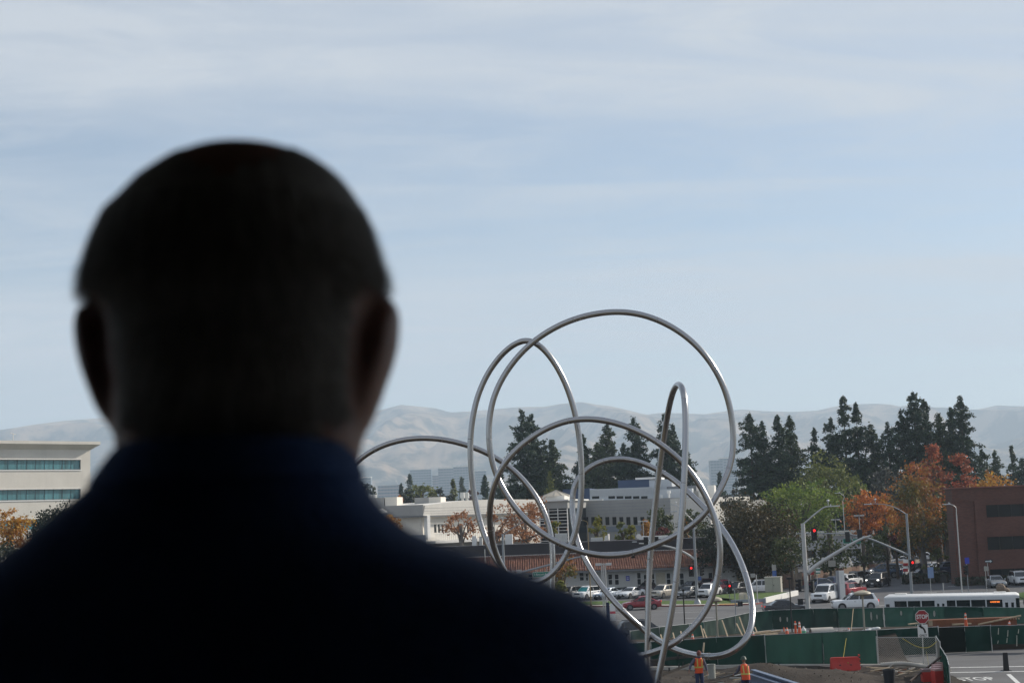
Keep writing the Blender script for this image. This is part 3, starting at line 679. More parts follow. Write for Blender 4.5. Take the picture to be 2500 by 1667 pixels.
def clinic():
    C = XY(1038, 262); A = XY(840, 264)
    f = Fac('clinic_building', 'low grey clinic wing with flat roofs, in shade beside the bright white wing', (A.x, A.y), (C.x, C.y))
    zt = f.at(960, 1234)[1]; zm = f.at(960, 1260)[1]
    block(f, M_GREYW, 0, f.L, zm, zt, 24, name='fascia')  # grey puts the shade of this white wall into its colour
    block(f, M_CREAM, 0, f.L - 0.3, 0, zm - 0.002, 20, y=0.9)
    b = MB(); b.bbox((0, -0.35, zm - 0.28), (f.L + 0.2, 0.0, zm - 0.05)); b.build('gutter', M_ROOFG, f.o)
    for k, (x0, y0, x1, y1) in enumerate(((882, 1215, 938, 1232), (940, 1213, 969, 1230), (1012, 1214, 1047, 1232), (1047, 1213, 1076, 1229))):
        a, b_, c, d = f.rect(x0, y0, x1, y1, 9); m = MB(); m.bbox((a, 9, zt), (b_, 14, d)); m.build('roof_house', M_GREYW if k % 2 == 0 else M_CREAM, f.o)
    for px in (904, 914):
        a, b_, c, d = f.rect(px - 3, 1207, px + 4, 1216, 11); m = MB(); m.cyl(((a + b_) / 2, 11, c), ((a + b_) / 2, 11, d), 0.45, 0.35); m.build('roof_vent', M_EQUIP, f.o)
    aw = MB()
    for k in range(4):
        a = f.at(905 - k * 9, 1262 - k * 2, -2.5); b2 = f.at(944 - k * 5, 1248 - k * 2, -2.5); aw.beam((a[0], -2.5 + k * 0.6, a[1]), (b2[0], -2.5 + k * 0.6, b2[1]), 0.3, 0.25)
    aw.build('awning', M_TRIM, f.o)
    # terrace wall
    a, b_, c, d = f.rect(955, 1306, 1050, 1319, -3); m = MB(); m.bbox((a - 12, -3.2, 0), (f.L + 1, -3, d)); m.build('terrace_wall', M_BAND, f.o)
    # bright wing
    u = Vector((math.cos(math.radians(50)), math.sin(math.radians(50)), 0)); B = Vector((C.x, C.y, 0)) + u * 52
    g = Fac('clinic_wing', 'bright white clinic wing with curved roofline and narrow windows behind rust trees', (C.x, C.y), (B.x, B.y))
    top = [g.at(px, py) for px, py in ((1038, 1233), (1066, 1229), (1100, 1225), (1140, 1221), (1190, 1219), (1260, 1218.5), (1330, 1219))]
    zl = g.at(1038, 1258)[1]
    b = MB(); pts = [(0.004, zl)] + [(top[-1][0], zl)] + [(max(0.004, x), z) for x, z in top[::-1]]
    n = len(pts); vs = [(x, 0, z) for x, z in pts] + [(x, 22, z) for x, z in pts]
    b.add(vs, [tuple(range(n)), tuple(range(n, 2 * n))[::-1]] + [(i, n + i, n + (i + 1) % n, (i + 1) % n) for i in range(n)])
    b.build('fascia', M_WHITE, g.o)
    jn = MB()
    for py in (1240, 1247, 1253):
        z = g.at(1060, py)[1]; jn.bbox((0.3, -0.02, z), (top[-1][0] - 0.1, 0.0, z + 0.05))
    jn.build('panel_joint', M_GREYW, g.o)
    holes = [g.rect(x0, 1279, x1, 1300, 1.0) for x0, x1 in ((1060, 1066), (1069.6, 1075), (1078, 1083), (1087.5, 1092), (1117, 1122.6), (1126, 1131), (1140, 1146), (1152, 1158))]
    block(g, M_WHITE, 0.3, top[-1][0], 0, zl - 0.002, 20, holes, 0.2, y=1.0)
    for h in holes: window(g, h, 1.0, 0.2, frame=M_TRIM)
    m = MB(); a, b_, c, d = g.rect(1040, 1279, 1047, 1318); m.bbox((a, -0.4, c), (b_, 0.4, zl)); m.build('column', M_TRIM, g.o)
    m = MB(); m.bbox((0.2, -0.3, zl - 0.25), (top[-1][0], 0, zl - 0.06)); m.build('gutter', M_ROOFG, g.o)
    # balcony railing
    rl = MB(); z0 = g.at(1100, 1318, -2)[1]; z1 = z0 + 1.1
    for k in range(60): rl.bbox((1 + k * 0.5, -2.02, z0), (1.05 + k * 0.5, -1.98, z1))
    rl.bbox((0.8, -2.04, z1), (31, -1.96, z1 + 0.06)); rl.bbox((0.8, -2.04, z0 + 0.1), (31, -1.96, z0 + 0.15)); rl.build('balcony_rail', M_EQUIP, g.o)
    m = MB(); m.bbox((0.5, -2.3, z0 - 0.45), (31.5, 1.0, z0)); m.build('balcony_slab', M_TRIM, g.o)
    for px in (1129, 1140):
        a, z = g.at(px, 1218, 5); m = MB(); m.cyl((a, 5, z - 0.5), (a, 5, z + 0.25), 0.25); m.cyl((a, 5, z + 0.2), (a, 5, z + 1.25), 0.48, 0.42); m.build('roof_vent', M_EQUIP, g.o)
clinic()

def grey_building():
    A = XY(1322, 255); B = XY(1700, 250)
    f = Fac('grey_office_building', 'grey building with a row of narrow windows and ribbed metal upper floor', (A.x, A.y), (B.x, B.y))
    x0 = f.at(1396, 1260)[0]; zt = f.at(1500, 1220)[1]
    holes = [f.rect(1426.5 + 17.1 * k, 1261.5, 1436.5 + 17.1 * k, 1281) for k in range(10)]
    block(f, M_GREYW, x0, f.L, 0, zt, 30, holes, 0.25)
    for h in holes: window(f, h, 0, 0.25)
    a, b_, c, d = f.rect(1400, 1282.5, 1690, 1296); m = MB(); m.bbox((x0 + 0.02, -0.06, c), (f.L - 0.02, 0.0, d)); m.build('band', M_BAND, f.o)
    jn = MB()
    for py in (1229, 1237, 1245, 1253):
        z = f.at(1500, py)[1]; jn.bbox((x0 + 0.05, -0.015, z), (f.L - 0.05, 0, z + 0.05))
    jn.build('panel_joint', M_BAND, f.o)
    m = MB(); m.bbox((x0, -0.12, zt + 0.002), (f.at(1472, 1220)[0], 0.3, zt + 0.22)); m.build('parapet_cap', M_TRIM, f.o)
    # ribbed upper floor, set back
    Y = 9.0
    a, b_, c, d = f.rect(1440, 1191, 1602, 1220, Y); hs = [f.rect(p, 1210.5, q, 1217, Y) for p, q in ((1445, 1463), (1485, 1501.5), (1505, 1522), (1525, 1542), (1545, 1561), (1565, 1581))]
    block(f, M_CORR, a, b_, zt, d, 16, hs, 0.2, y=Y, name='upper_floor')
    for h in hs: window(f, h, Y, 0.2, m=M_GLASS)
    rb = MB(); z = f.at(1500, 1209.5, Y)[1]; n = 7
    for k in range(n): zz = z + (d - z) * (k + 0.2) / n; rb.bbox((a + 0.02, Y - 0.12, zz), (b_ - 0.02, Y, zz + (d - z) / n * 0.5))
    rb.build('ribs', M_CORR, f.o)
    a2, b2, c2, d2 = f.rect(1374, 1193, 1440, 1221, Y); m = MB(); m.bbox((a2, Y, zt), (b2 - 0.004, Y + 15, d2)); m.build('blue_wall', M_BLUE, f.o)
    a3, b3, c3, d3 = f.rect(1509, 1171, 1585, 1191, Y + 6); m = MB(); m.bbox((a3, Y + 6, d - 0.5), (b3, Y + 14, d3)); m.build('penthouse', M_BLUE, f.o)
    a4, b4, c4, d4 = f.rect(1585, 1170, 1640, 1192, Y + 6); m = MB(); m.bbox((a4 + 0.004, Y + 6.0, d - 0.5), (b4, Y + 14, d4)); ph = m.build('penthouse', M_CORR, f.o)
    m = MB(); m.bbox((a3 + 3.2, Y + 5.6, d3 + 0.0), (b4 - 2, Y + 14.2, d3 + 0.35)); m.build('roof_slab', M_TRIM, f.o)
    for k, (p, q, r, s, mm, yy) in enumerate(((1604, 1193, 1690, 1220, M_CORR, 7), (1628, 1186, 1700, 1194, M_ROOFG, 11), (1727, 1184, 1744, 1208, M_TRIM, 14), (1690, 1198, 1722, 1220, M_GREYW, 10), (1612, 1208, 1618, 1216, M_TRIM, 6.8), (1705, 1199, 1714, 1206, M_EQUIP, 9))):
        x_, y_, c_, d_ = f.rect(p, q, r, s, yy); m = MB(); m.bbox((x_, yy, zt), (y_, yy + 5, d_)); m.build('roof_house', mm, f.o)
    vt = MB(); x, z = f.at(1633, 1204, 5); vt.cyl((x, 5, zt), (x, 5, z), 0.18); vt.cyl((x, 5, z), (x, 5, z + 0.5), 0.32); vt.build('roof_vent', M_TRIM, f.o)
    for px, w in ((1455, 0), (1467, 1)):
        x_, y_, c_, d_ = f.rect(1443 + 28 * w, 1312 - 9 * w, 1472 + 14 * w, 1320, -20); m = MB(); m.bbox((x_, -20, c_ - 1), (y_, -19, d_)); m.build('rooftop_screen', M_TRIM, f.o)
    # corner tower with glass front and pyramid roof
    g = Fac('corner_tower', 'square entrance tower with pyramid roof and gridded dark glass front', (XY(1321, 246).x, 246), (XY(1393, 244).x, 244))
    L = g.L; ze = g.at(1356, 1223)[1]; zg = g.at(1356, 1241)[1]
    block(g, M_GREYW, 0, L, zg, ze, 9, name='upper_wall'); 
    m = MB(); m.bbox((0.1, 0.25, 0), (L - 0.1, 9, zg - 0.002)); m.build('glass_front', M_GLASS, g.o)
    mu = MB()
    for k in range(11): 
        z = zg - 0.35 - k * 0.55; mu.bbox((0.05, 0.1, z), (L - 0.05, 0.24, z + 0.09))
    for k in (0, 0.33, 0.66, 1): mu.bbox((0.1 + (L - 0.3) * k, 0.08, 0), (0.22 + (L - 0.3) * k, 0.23, zg - 0.01))
    mu.build('mullions', M_TRIM, g.o)
    m = MB(); m.bbox((-0.35, -0.4, ze + 0.002), (L + 0.35, 9.4, ze + 0.25)); m.build('eave', M_TRIM, g.o)
    a, b_, c, d = g.rect(1312, 1211, 1378, 1222, 3); m = MB(); m.bbox((a, 3, ze + 0.25), (b_, 8, d)); m.build('drum', M_WHITE, g.o)
    xa, zb = g.at(1337, 1197, 5.5); m = MB(); cx = (a + b_) / 2; n = 12
    ringp = [(cx + (b_ - a) * 0.55 * math.cos(2 * math.pi * (k + 0.5) / n), 5.5 + 3.0 * math.sin(2 * math.pi * (k + 0.5) / n), d) for k in range(n)]
    m.add(ringp + [(cx, 5.5, zb)], [(k, (k + 1) % n, n) for k in range(n)] + [tuple(range(n))[::-1]]); m.build('pyramid_roof', mat('tan_roof_metal', (0.42, 0.38, 0.31), 0.6), g.o)
    rb = MB()
    for p in ringp: rb.beam(p, (cx, 5.5, zb), 0.08, 0.12)
    rb.build('roof_ribs', mat('rib_grey', (0.32, 0.30, 0.27), 0.6), g.o)
    # bright wing at right
    A = XY(1742, 246); u = Vector((math.cos(math.radians(52)), math.sin(math.radians(52)), 0)); B = A + u * 21
    h = Fac('white_wing', 'sunlit white building wing rising behind the big olive-brown tree', (A.x, A.y), (B.x, B.y))
    zt2 = h.at(1800, 1212)[1]; hl = [h.rect(1768, 1222, 1832, 1300)]
    block(h, M_WHITE, 0, h.at(1831, 1230)[0], 0, zt2, 9, [(hl[0][0], h.at(1826, 1240)[0], 0.0, hl[0][3])], 1.5)
    m = MB(); a = h.at(1831, 1220)[0]; m.bbox((a + 0.01, 0.5, 0), (a + 9, 8, h.at(1850, 1220)[1])); m.build('low_wall', M_GREYW, h.o)
grey_building()

def tile_building():
    A = XY(955, 207); B = XY(1800, 206)
    f = Fac('tile_roof_building', 'long single storey building with red clay tile roof and dark roof screen', (A.x, A.y), (B.x, B.y))
    L = f.L; ze = f.at(1500, 1390, -1.0)[1]; zr = f.at(1500, 1347, 5.5)[1]; zp = f.at(1500, 1319.5, 6)[1]; xr = f.at(1731, 1335, 6)[0]
    M_W = mat('pale_grey_wall', (0.47, 0.47, 0.45), 0.85, var=0.06, streak=0.15)
    wins = [(1415, 1397, 1425.5, 1417), (1430, 1398, 1436, 1417), (1485, 1401, 1495, 1427), (1501, 1401, 1511, 1427), (1555.5, 1397, 1565, 1427), (1572, 1402, 1582, 1427), (1592, 1400, 1598, 1427), (1627.5, 1398, 1637.5, 1427), (1660, 1398, 1670, 1427), (1686, 1396, 1693, 1406), (1730, 1397, 1740, 1425), (1290, 1398, 1300, 1420), (1320, 1398, 1330, 1420), (1350, 1398, 1360, 1420)]
    holes = [f.rect(*w) for w in wins]; door = f.rect(1602, 1397, 1625, 1443); holes.append((door[0], door[1], 0.02, door[3]))
    block(f, M_W, 0, L, 0, ze + 0.35, 12, holes, 0.18)
    for h in holes[:-1]: window(f, h, 0, 0.18, frame=M_TRIM, rows=2, fw=0.06)
    m = MB(); m.bbox((door[0], 0.12, 0.02), (door[1], 0.17, door[3])); m.build('door', mat('beige_door', (0.42, 0.38, 0.29), 0.7), f.o)
    # roof: wavy clay tiles in stepped courses
    b = MB(); pitch = 0.33; nw = int((L + 1.6) / pitch); ncol = nw * 4; rows = 14
    y0, y1 = -1.0, 5.5
    for r in range(rows):
        t0 = r / rows; t1 = (r + 1) / rows
        o = len(b.v)
        for (t, lift) in ((t0, 0.07), (t1, 0.0)):
            for i in range(ncol + 1):
                x = -0.8 + i * pitch / 4; w = 0.075 * math.sin(2 * math.pi * i / 4 + 0.01) + 0.02 * math.sin(r * 7.1 + i // 4 * 3.3)
                b.v.append((x, y0 + (y1 - y0) * t, ze + (zr - ze) * t + w + lift))
        for i in range(ncol): b.f.append((o + i, o + i + 1, o + ncol + 2 + i, o + ncol + 1 + i))
    tm = bpy.data.materials.new('clay_tile'); tm.use_nodes = True; t = tm.node_tree; LK = t.links.new; p = t.nodes['Principled BSDF']; p.inputs['Roughness'].default_value = 0.85
    tc = N(t, 'ShaderNodeTexCoord'); v = N(t, 'ShaderNodeTexVoronoi'); LK(tc.outputs['Object'], v.inputs['Vector']); v.inputs['Scale'].default_value = 2.4
    cr = N(t, 'ShaderNodeValToRGB'); LK(v.outputs['Color'], cr.inputs[0]); cr.color_ramp.elements[0].color = (0.13, 0.045, 0.030, 1); cr.color_ramp.elements[1].color = (0.32, 0.14, 0.08, 1); LK(cr.outputs[0], p.inputs['Base Color'])
    ro = b.build('roof_tiles', tm, f.o, smooth=40); ro['kind'] = 'stuff'
    m = MB(); m.add([(-0.8, y0, ze - 0.12), (L + 0.8, y0, ze - 0.12), (L + 0.8, y1, zr - 0.12), (-0.8, y1, zr - 0.12)], [(0, 1, 2, 3)]); m.build('roof_deck', M_ROOFG, f.o)
    m = MB(); m.bbox((-0.8, y0 - 0.12, ze - 0.25), (L + 0.8, y0 - 0.001, ze - 0.02)); m.build('gutter', mat('gutter_grey', (0.16, 0.16, 0.17), 0.6), f.o)
    m = MB(); m.bbox((-30, 5.6, zr - 1.6), (xr, 11.5, zp)); m.build('roof_screen', M_DARK, f.o)
    m = MB(); m.bbox((-30, 5.35, zr - 0.08), (xr + 0.6, 5.595, zr + 0.06)); m.build('flashing', M_EQUIP, f.o)
    for k, (p0, q0, p1, q1) in enumerate(((1152, 1308, 1163, 1320), (1170, 1309, 1177, 1320), (1233, 1304, 1251, 1320), (1355, 1302, 1385, 1319), (1562, 1308, 1632, 1318), (1443, 1312, 1472, 1318.5))):
        x_, y_, c_, d_ = f.rect(p0, q0, p1, q1, 8); m = MB(); m.bbox((x_, 8, zp), (y_, 10, d_)); m.build('roof_unit', M_EQUIP if k % 2 else M_TRIM, f.o)
    x, z = f.at(1559, 1309, 5.4); m = MB(); m.lathe([(0.02, 0), (0.32, 0.06), (0.36, 0.12)], 16, (x, 5.3, z), Matrix.Rotation(RX90, 3, 'X')); m.build('roof_dish', M_TRIM, f.o)
    x_, y_, c_, d_ = f.rect(1528, 1405, 1537, 1417); m = MB(); m.bbox((x_, -0.06, c_), (y_, -0.02, d_)); sg = m.build('wall_sign', mat('sign_blue', (0.06, 0.08, 0.38), 0.5), f.o)
    m = MB(); m.bbox((x_ + 0.1, -0.075, (c_ + d_) / 2 + 0.05), (y_ - 0.1, -0.065, (c_ + d_) / 2 + 0.12)); m.bbox((x_ + 0.1, -0.075, (c_ + d_) / 2 - 0.15), (y_ - 0.1, -0.065, (c_ + d_) / 2 - 0.09)); m.build('sign_print', M_TRIM, sg)
tile_building()

def brick_building():
    A = XY(2339, 197); B = A + Vector((44, -0.5, 0))
    f = Fac('brick_building', 'dark red brick office building with long dark window bands at right edge', (A.x, A.y), (B.x, B.y))
    zt = f.at(2400, 1190)[1]; L = f.L
    hs = []
    for (x0, y0, y1) in ((2408, 1231, 1261), (2411, 1309, 1341), (2417, 1388, 1404)):
        a, z = f.at(x0, (y0 + y1) / 2); hs.append((a, L - 2, f.at(2450, y1)[1], f.at(2450, y0)[1]))
    block(f, M_BRICK, 0, L, 0, zt, 3, hs, 0.5)
    bb = MB(); bb.bbox((9, 3.01, 0), (L, 30, zt - 0.3)); bb.build('rear_block', M_BRICK, f.o)
    for h in hs:
        n = 22; w = (h[1] - h[0]) / n
        for i in range(n):
            m = MB(); m.bbox((h[0] + i * w + 0.04, 0.4, h[2]), (h[0] + (i + 1) * w - 0.04, 0.45, h[3])); m.build('window', M_GLASS, f.o)
        m = MB(); m.bbox((-0.04, 0.36, h[2]), (0.04, 0.47, h[3])); me = m.mesh('mullion', mat('black_mullion', (0.015, 0.016, 0.016), 0.4))
        for i in range(n + 1): link('mullion', me, f.o).location.x = h[0] + i * w
    m = MB(); z = f.at(2400, 1222)[1]; m.bbox((-0.12, -0.12, z), (L, -0.0, z + 0.18)); m.build('brick_course', M_BRICK, f.o)
    m = MB(); m.bbox((-0.2, -0.2, zt + 0.002), (L, 3.2, zt + 0.14)); m.build('parapet_cap', mat('red_cap', (0.24, 0.09, 0.07), 0.5, metal=0.2), f.o)
    pl = MB(); x0 = f.at(2392, 1300)[0]; pl.bbox((x0 - 0.5, -0.25, 0), (x0 + 0.5, -0.0, zt - 1.7)); pl.build('pilaster', M_BRICK, f.o)
brick_building()

def small_buildings():
    # beige house on the corner of the side street
    A = XY(1800, 207); u = Vector((math.cos(math.radians(14)), math.sin(math.radians(14)), 0)); B = A + u * 9.2
    f = Fac('beige_house', 'small cream house with tile roof on the corner behind the signal mast', (A.x, A.y), (B.x, B.y))
    hs = [f.rect(p, 1378, p + 4, 1398) for p in (1872, 1880, 1912, 1917, 1922)]
    ze = 2.9
    block(f, mat('beige_wall', (0.62, 0.52, 0.34), 0.85, var=0.06), 0, f.L, 0, ze, 9, hs, 0.12)
    for h in hs: window(f, h, 0, 0.12)
    m = MB(); m.bbox((-0.6, -0.8, ze + 0.002), (f.L + 0.5, 9.4, ze + 0.22)); m.build('eave', M_TRIM, f.o)
    m = MB(); m.add([(-0.5, -0.7, ze + 0.24), (f.L + 0.4, -0.7, ze + 0.24), (f.L + 0.4, 9.3, ze + 0.24), (-0.5, 9.3, ze + 0.24), (2, 4.2, ze + 1.8), (f.L - 2, 4.2, ze + 1.8)], [(0, 1, 5, 4), (1, 2, 5), (2, 3, 4, 5), (3, 0, 4)]); m.build('roof', mat('red_roof_tile', (0.33, 0.12, 0.07), 0.85, var=0.35, scale=3), f.o)
    m = MB(); m.bbox((2.6, -0.9, 0), (2.75, -0.75, ze)); m.bbox((8.2, -0.9, 0), (8.35, -0.75, ze)); m.build('porch_post', M_TRIM, f.o)
    # grey roofed house behind the plank fence
    A = XY(1965, 226); B = XY(2075, 224)
    f = Fac('grey_roof_house', 'low house with grey roof behind the plank fence', (A.x, A.y), (B.x, B.y))
    zr = f.at(2010, 1362)[1]
    m = MB(); m.bbox((0.3, 0.6, 0), (f.L - 0.3, 7, zr - 1.5)); m.build('wall', M_CREAM, f.o)
    m = MB(); m.add([(0, 0, zr - 1.5), (f.L, 0, zr - 1.5), (f.L, 8, zr - 1.5), (0, 8, zr - 1.5), (0.2, 4, zr), (f.L - 0.2, 4, zr)], [(0, 1, 5, 4), (1, 2, 5), (2, 3, 4, 5), (3, 0, 4), (3, 2, 1, 0)]); m.build('roof', M_ROOFG, f.o)
    # flat white shop behind the trees
    for nm, lb, p0, p1, d, yt, yb in (('flat_white_building', 'long flat white building seen between the street trees', 1935, 2135, 285, 1297, 1306), ('white_store', 'white store front with parked cars before it, left of the brick building', 2222, 3642, 306, 1271, 1290)):
        A = XY(p0, d); B = XY(p1, d); f = Fac(nm, lb, (A.x, A.y), (B.x, B.y)); zt = f.at((p0 + p1) / 2, yt)[1]
        block(f, mat('cool_white_wall', (0.55, 0.56, 0.60), 0.8, var=0.06), 0, f.L, 0, zt - 0.8, 12)
        m = MB(); m.bbox((-0.2, -0.5, zt - 0.8 + 0.002), (f.L + 0.2, 12, zt)); m.build('fascia', M_WHITE, f.o)
        for k in range(4):
            x = f.L * (0.12 + 0.22 * k); m = MB(); m.bbox((x, -0.05, 0.3), (x + 2.6, -0.01, 2.8)); m.build('shop_window', M_GLASS, f.o)
        if nm == 'white_store':
            for y0, y1 in ((1278, 1284), (1292, 1297), (1305, 1340)):
                x_, y_, c_, d_ = f.rect(2330, y0, 2338, y1); m = MB(); m.bbox((x_, -0.06, c_), (y_, -0.012, d_)); m.build('side_window', M_BLUE, f.o)
small_buildings()

def towers():
    data = [('hazy blue office tower with flat top, left of the tall loops', 1005, 1057, 1146, 3565, 0), ('low hazy block between the two glass towers', 1050, 1076, 1160, 3642, 1), ('wide hazy glass tower with white roof edge', 1074, 1113, 1143, 3487, 2), ('tallest hazy glass tower with bright roof, behind the left loop', 1111, 1148, 1139, 3441, 2), ('pale gridded tower seen between the left loops', 1158, 1191, 1149, 3503, 2), ('hazy blue slab tower left of the dark redwoods', 1741, 1772, 1123, 3100, 0), ('hazy banded tower at the foot of the redwoods', 1765, 1806, 1118, 3177, 2), ('faint low office block at the far left of the towers', 872, 908, 1166, 3255, 2), ('faint wide low block below the crane', 925, 985, 1184, 2945, 1)]
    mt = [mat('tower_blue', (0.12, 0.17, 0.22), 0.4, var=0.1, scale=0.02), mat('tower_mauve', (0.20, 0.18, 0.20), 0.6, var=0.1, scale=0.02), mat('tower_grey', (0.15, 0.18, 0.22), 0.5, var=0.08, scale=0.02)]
    for lb, p0, p1, yt, d, k in data:
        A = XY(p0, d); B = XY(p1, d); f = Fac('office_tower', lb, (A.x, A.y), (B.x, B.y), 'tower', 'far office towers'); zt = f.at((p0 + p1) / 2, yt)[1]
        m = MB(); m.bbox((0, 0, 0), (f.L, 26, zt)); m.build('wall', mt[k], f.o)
        nf = max(4, int(zt / 6.0)); nc = max(3, int(f.L / 6))
        g = MB(); n = 0
        for j in range(nf):
            z = zt * (j + 0.3) / nf
            w = MB(); w.bbox((0.6, -0.5, z), (f.L - 0.6, -0.05, z + zt / nf * 0.5)); w.build('window_band', mat('tower_glass', (0.05, 0.09, 0.12), 0.15, var=0.2, scale=0.05), f.o)
        c = MB()
        for i in range(nc + 1): c.bbox((f.L * i / nc - 0.5, -0.9, 0), (f.L * i / nc + 0.5, -0.41, zt)); 
        c.build('pier', mt[k], f.o)
        if k == 2: m = MB(); m.bbox((-0.5, -1, zt + 0.01), (f.L + 0.5, 27, zt + 2)); m.build('roof_edge', M_CREAM, f.o)
    # tower crane
    t = thing('tower_crane', 'faint tower crane standing among the hazy far blocks', 'crane', XY(973, 2900)); a = W(966, 1170, 2900) - t.location; b_ = W(976, 1192, 2900) - t.location
    m = MB(); m.cyl((0, 0, 0), b_, 0.8); m.build('mast', M_EQUIP, t); m = MB(); m.beam(b_, a, 0.9, 0.9); m.build('jib', M_EQUIP, t)
towers()
# ------------------------------------------------------------------ trees
M_BARK = mat('bark', (0.075, 0.055, 0.042), 0.95, var=0.3, scale=4, stretch=(1, 1, 0.2))
M_BARKG = mat('grey_bark', (0.15, 0.135, 0.12), 0.95, var=0.3, scale=4, stretch=(1, 1, 0.2))
LM = {
 'redwood': leafmat('redwood_leaves', (0.026, 0.052, 0.038), (0.043, 0.072, 0.043), (0.058, 0.087, 0.043), 0.12, 0.3),
 'redwood2': leafmat('redwood_leaves_pale', (0.042, 0.072, 0.042), (0.072, 0.096, 0.048), (0.088, 0.112, 0.048), 0.12, 0.3),
 'oak': leafmat('dark_oak_leaves', (0.022, 0.035, 0.022), (0.037, 0.050, 0.026), (0.066, 0.072, 0.055), 0.15, 0.5),
 'olive': leafmat('olive_brown_leaves', (0.035, 0.040, 0.018), (0.075, 0.058, 0.022), (0.13, 0.08, 0.028), 0.2, 0.22, 0.42, 0.6),
 'green': leafmat('bright_green_leaves', (0.095, 0.169, 0.034), (0.176, 0.230, 0.041), (0.216, 0.257, 0.054), 0.3, 0.3),
 'sage': leafmat('soft_green_leaves', (0.101, 0.128, 0.041), (0.149, 0.169, 0.046), (0.203, 0.203, 0.061), 0.3, 0.3),
 'orange': leafmat('orange_leaves', (0.468, 0.137, 0.036), (0.312, 0.111, 0.039), (0.546, 0.247, 0.039), 0.35, 0.35),
 'gold': leafmat('gold_leaves', (0.486, 0.250, 0.038), (0.405, 0.155, 0.035), (0.405, 0.284, 0.054), 0.35, 0.35),
 'mixed': leafmat('orange_green_leaves', (0.111, 0.111, 0.029), (0.442, 0.143, 0.034), (0.208, 0.156, 0.039), 0.3, 0.22, 0.42, 0.62),
 'red': leafmat('red_leaves', (0.33, 0.085, 0.050), (0.26, 0.095, 0.045), (0.42, 0.13, 0.06), 0.35, 0.3),
 'rust': leafmat('rust_leaves', (0.392, 0.181, 0.080), (0.319, 0.138, 0.065), (0.435, 0.239, 0.123), 0.3, 0.4),
 'street': leafmat('street_tree_leaves', (0.042, 0.066, 0.024), (0.072, 0.090, 0.029), (0.102, 0.108, 0.042), 0.25, 0.5),
 'yellowgreen': leafmat('yellow_green_leaves', (0.156, 0.182, 0.029), (0.221, 0.208, 0.031), (0.286, 0.221, 0.039), 0.3, 0.5),
 'maroon': leafmat('maroon_leaves', (0.120, 0.036, 0.036), (0.168, 0.048, 0.042), (0.192, 0.072, 0.060), 0.3, 0.5),
 'grey': leafmat('grey_green_leaves', (0.060, 0.066, 0.060), (0.078, 0.084, 0.066), (0.120, 0.120, 0.108), 0.15, 0.5),
}
RS = np.random.RandomState(11)
def leaf_quads(C, size, flat=0.0, aspect=1.5):
    n = len(C); a = RS.normal(size=(n, 3)); 
    if flat: a[:, 2] *= (1 - flat)
    a /= np.linalg.norm(a, axis=1, keepdims=True) + 1e-9
    b = RS.normal(size=(n, 3)); b -= a * (a * b).sum(1, keepdims=True); b /= np.linalg.norm(b, axis=1, keepdims=True) + 1e-9
    s = (size * (0.6 + 0.8 * RS.rand(n)))[:, None]
    a = a * s * aspect * 0.5; b = b * s * 0.5
    return np.stack([C - a - b * 0.35, C + a * 0.1 - b, C + a + b * 0.35, C - a * 0.1 + b], 1)
def crown_points(rx, ry, rz, shape, nclump, nleaf, cr, hollow=0.45):
    pts = []
    th = RS.rand(nclump) * 2 * math.pi; u = RS.rand(nclump) * 2 - 1; r = hollow + (1 - hollow) * RS.rand(nclump) ** 0.6
    lob = 1 + 0.20 * np.sin(th * 3 + RS.rand() * 6) * np.sqrt(np.maximum(0, 1 - u * u)) + 0.14 * RS.normal(size=nclump)
    q = np.sqrt(np.maximum(0, 1 - u * u))
    if shape == 'round': X = np.stack([rx * r * lob * q * np.cos(th), ry * r * lob * q * np.sin(th), rz * r * lob * u], 1)
    elif shape == 'cone':
        h = RS.rand(nclump) ** 1.25; w = (1 - h) ** 0.75 * (0.35 + 0.65 * r) + 0.05
        X = np.stack([rx * w * lob * np.cos(th), ry * w * lob * np.sin(th), rz * (2 * h - 1)], 1)
    else:                                                       # column / flame
        h = RS.rand(nclump); w = np.sin(math.pi * np.clip(0.10 + 0.88 * h, 0, 1)) ** 0.75 * (0.3 + 0.7 * r)
        X = np.stack([rx * w * lob * np.cos(th), ry * w * lob * np.sin(th), rz * (2 * h - 1)], 1)
    P = X[:, None, :] + RS.normal(size=(nclump, nleaf, 3)) * np.array([cr, cr, cr * 0.7]) * (0.6 + 0.8 * RS.rand(nclump, 1, 1))
    return P.reshape(-1, 3), X
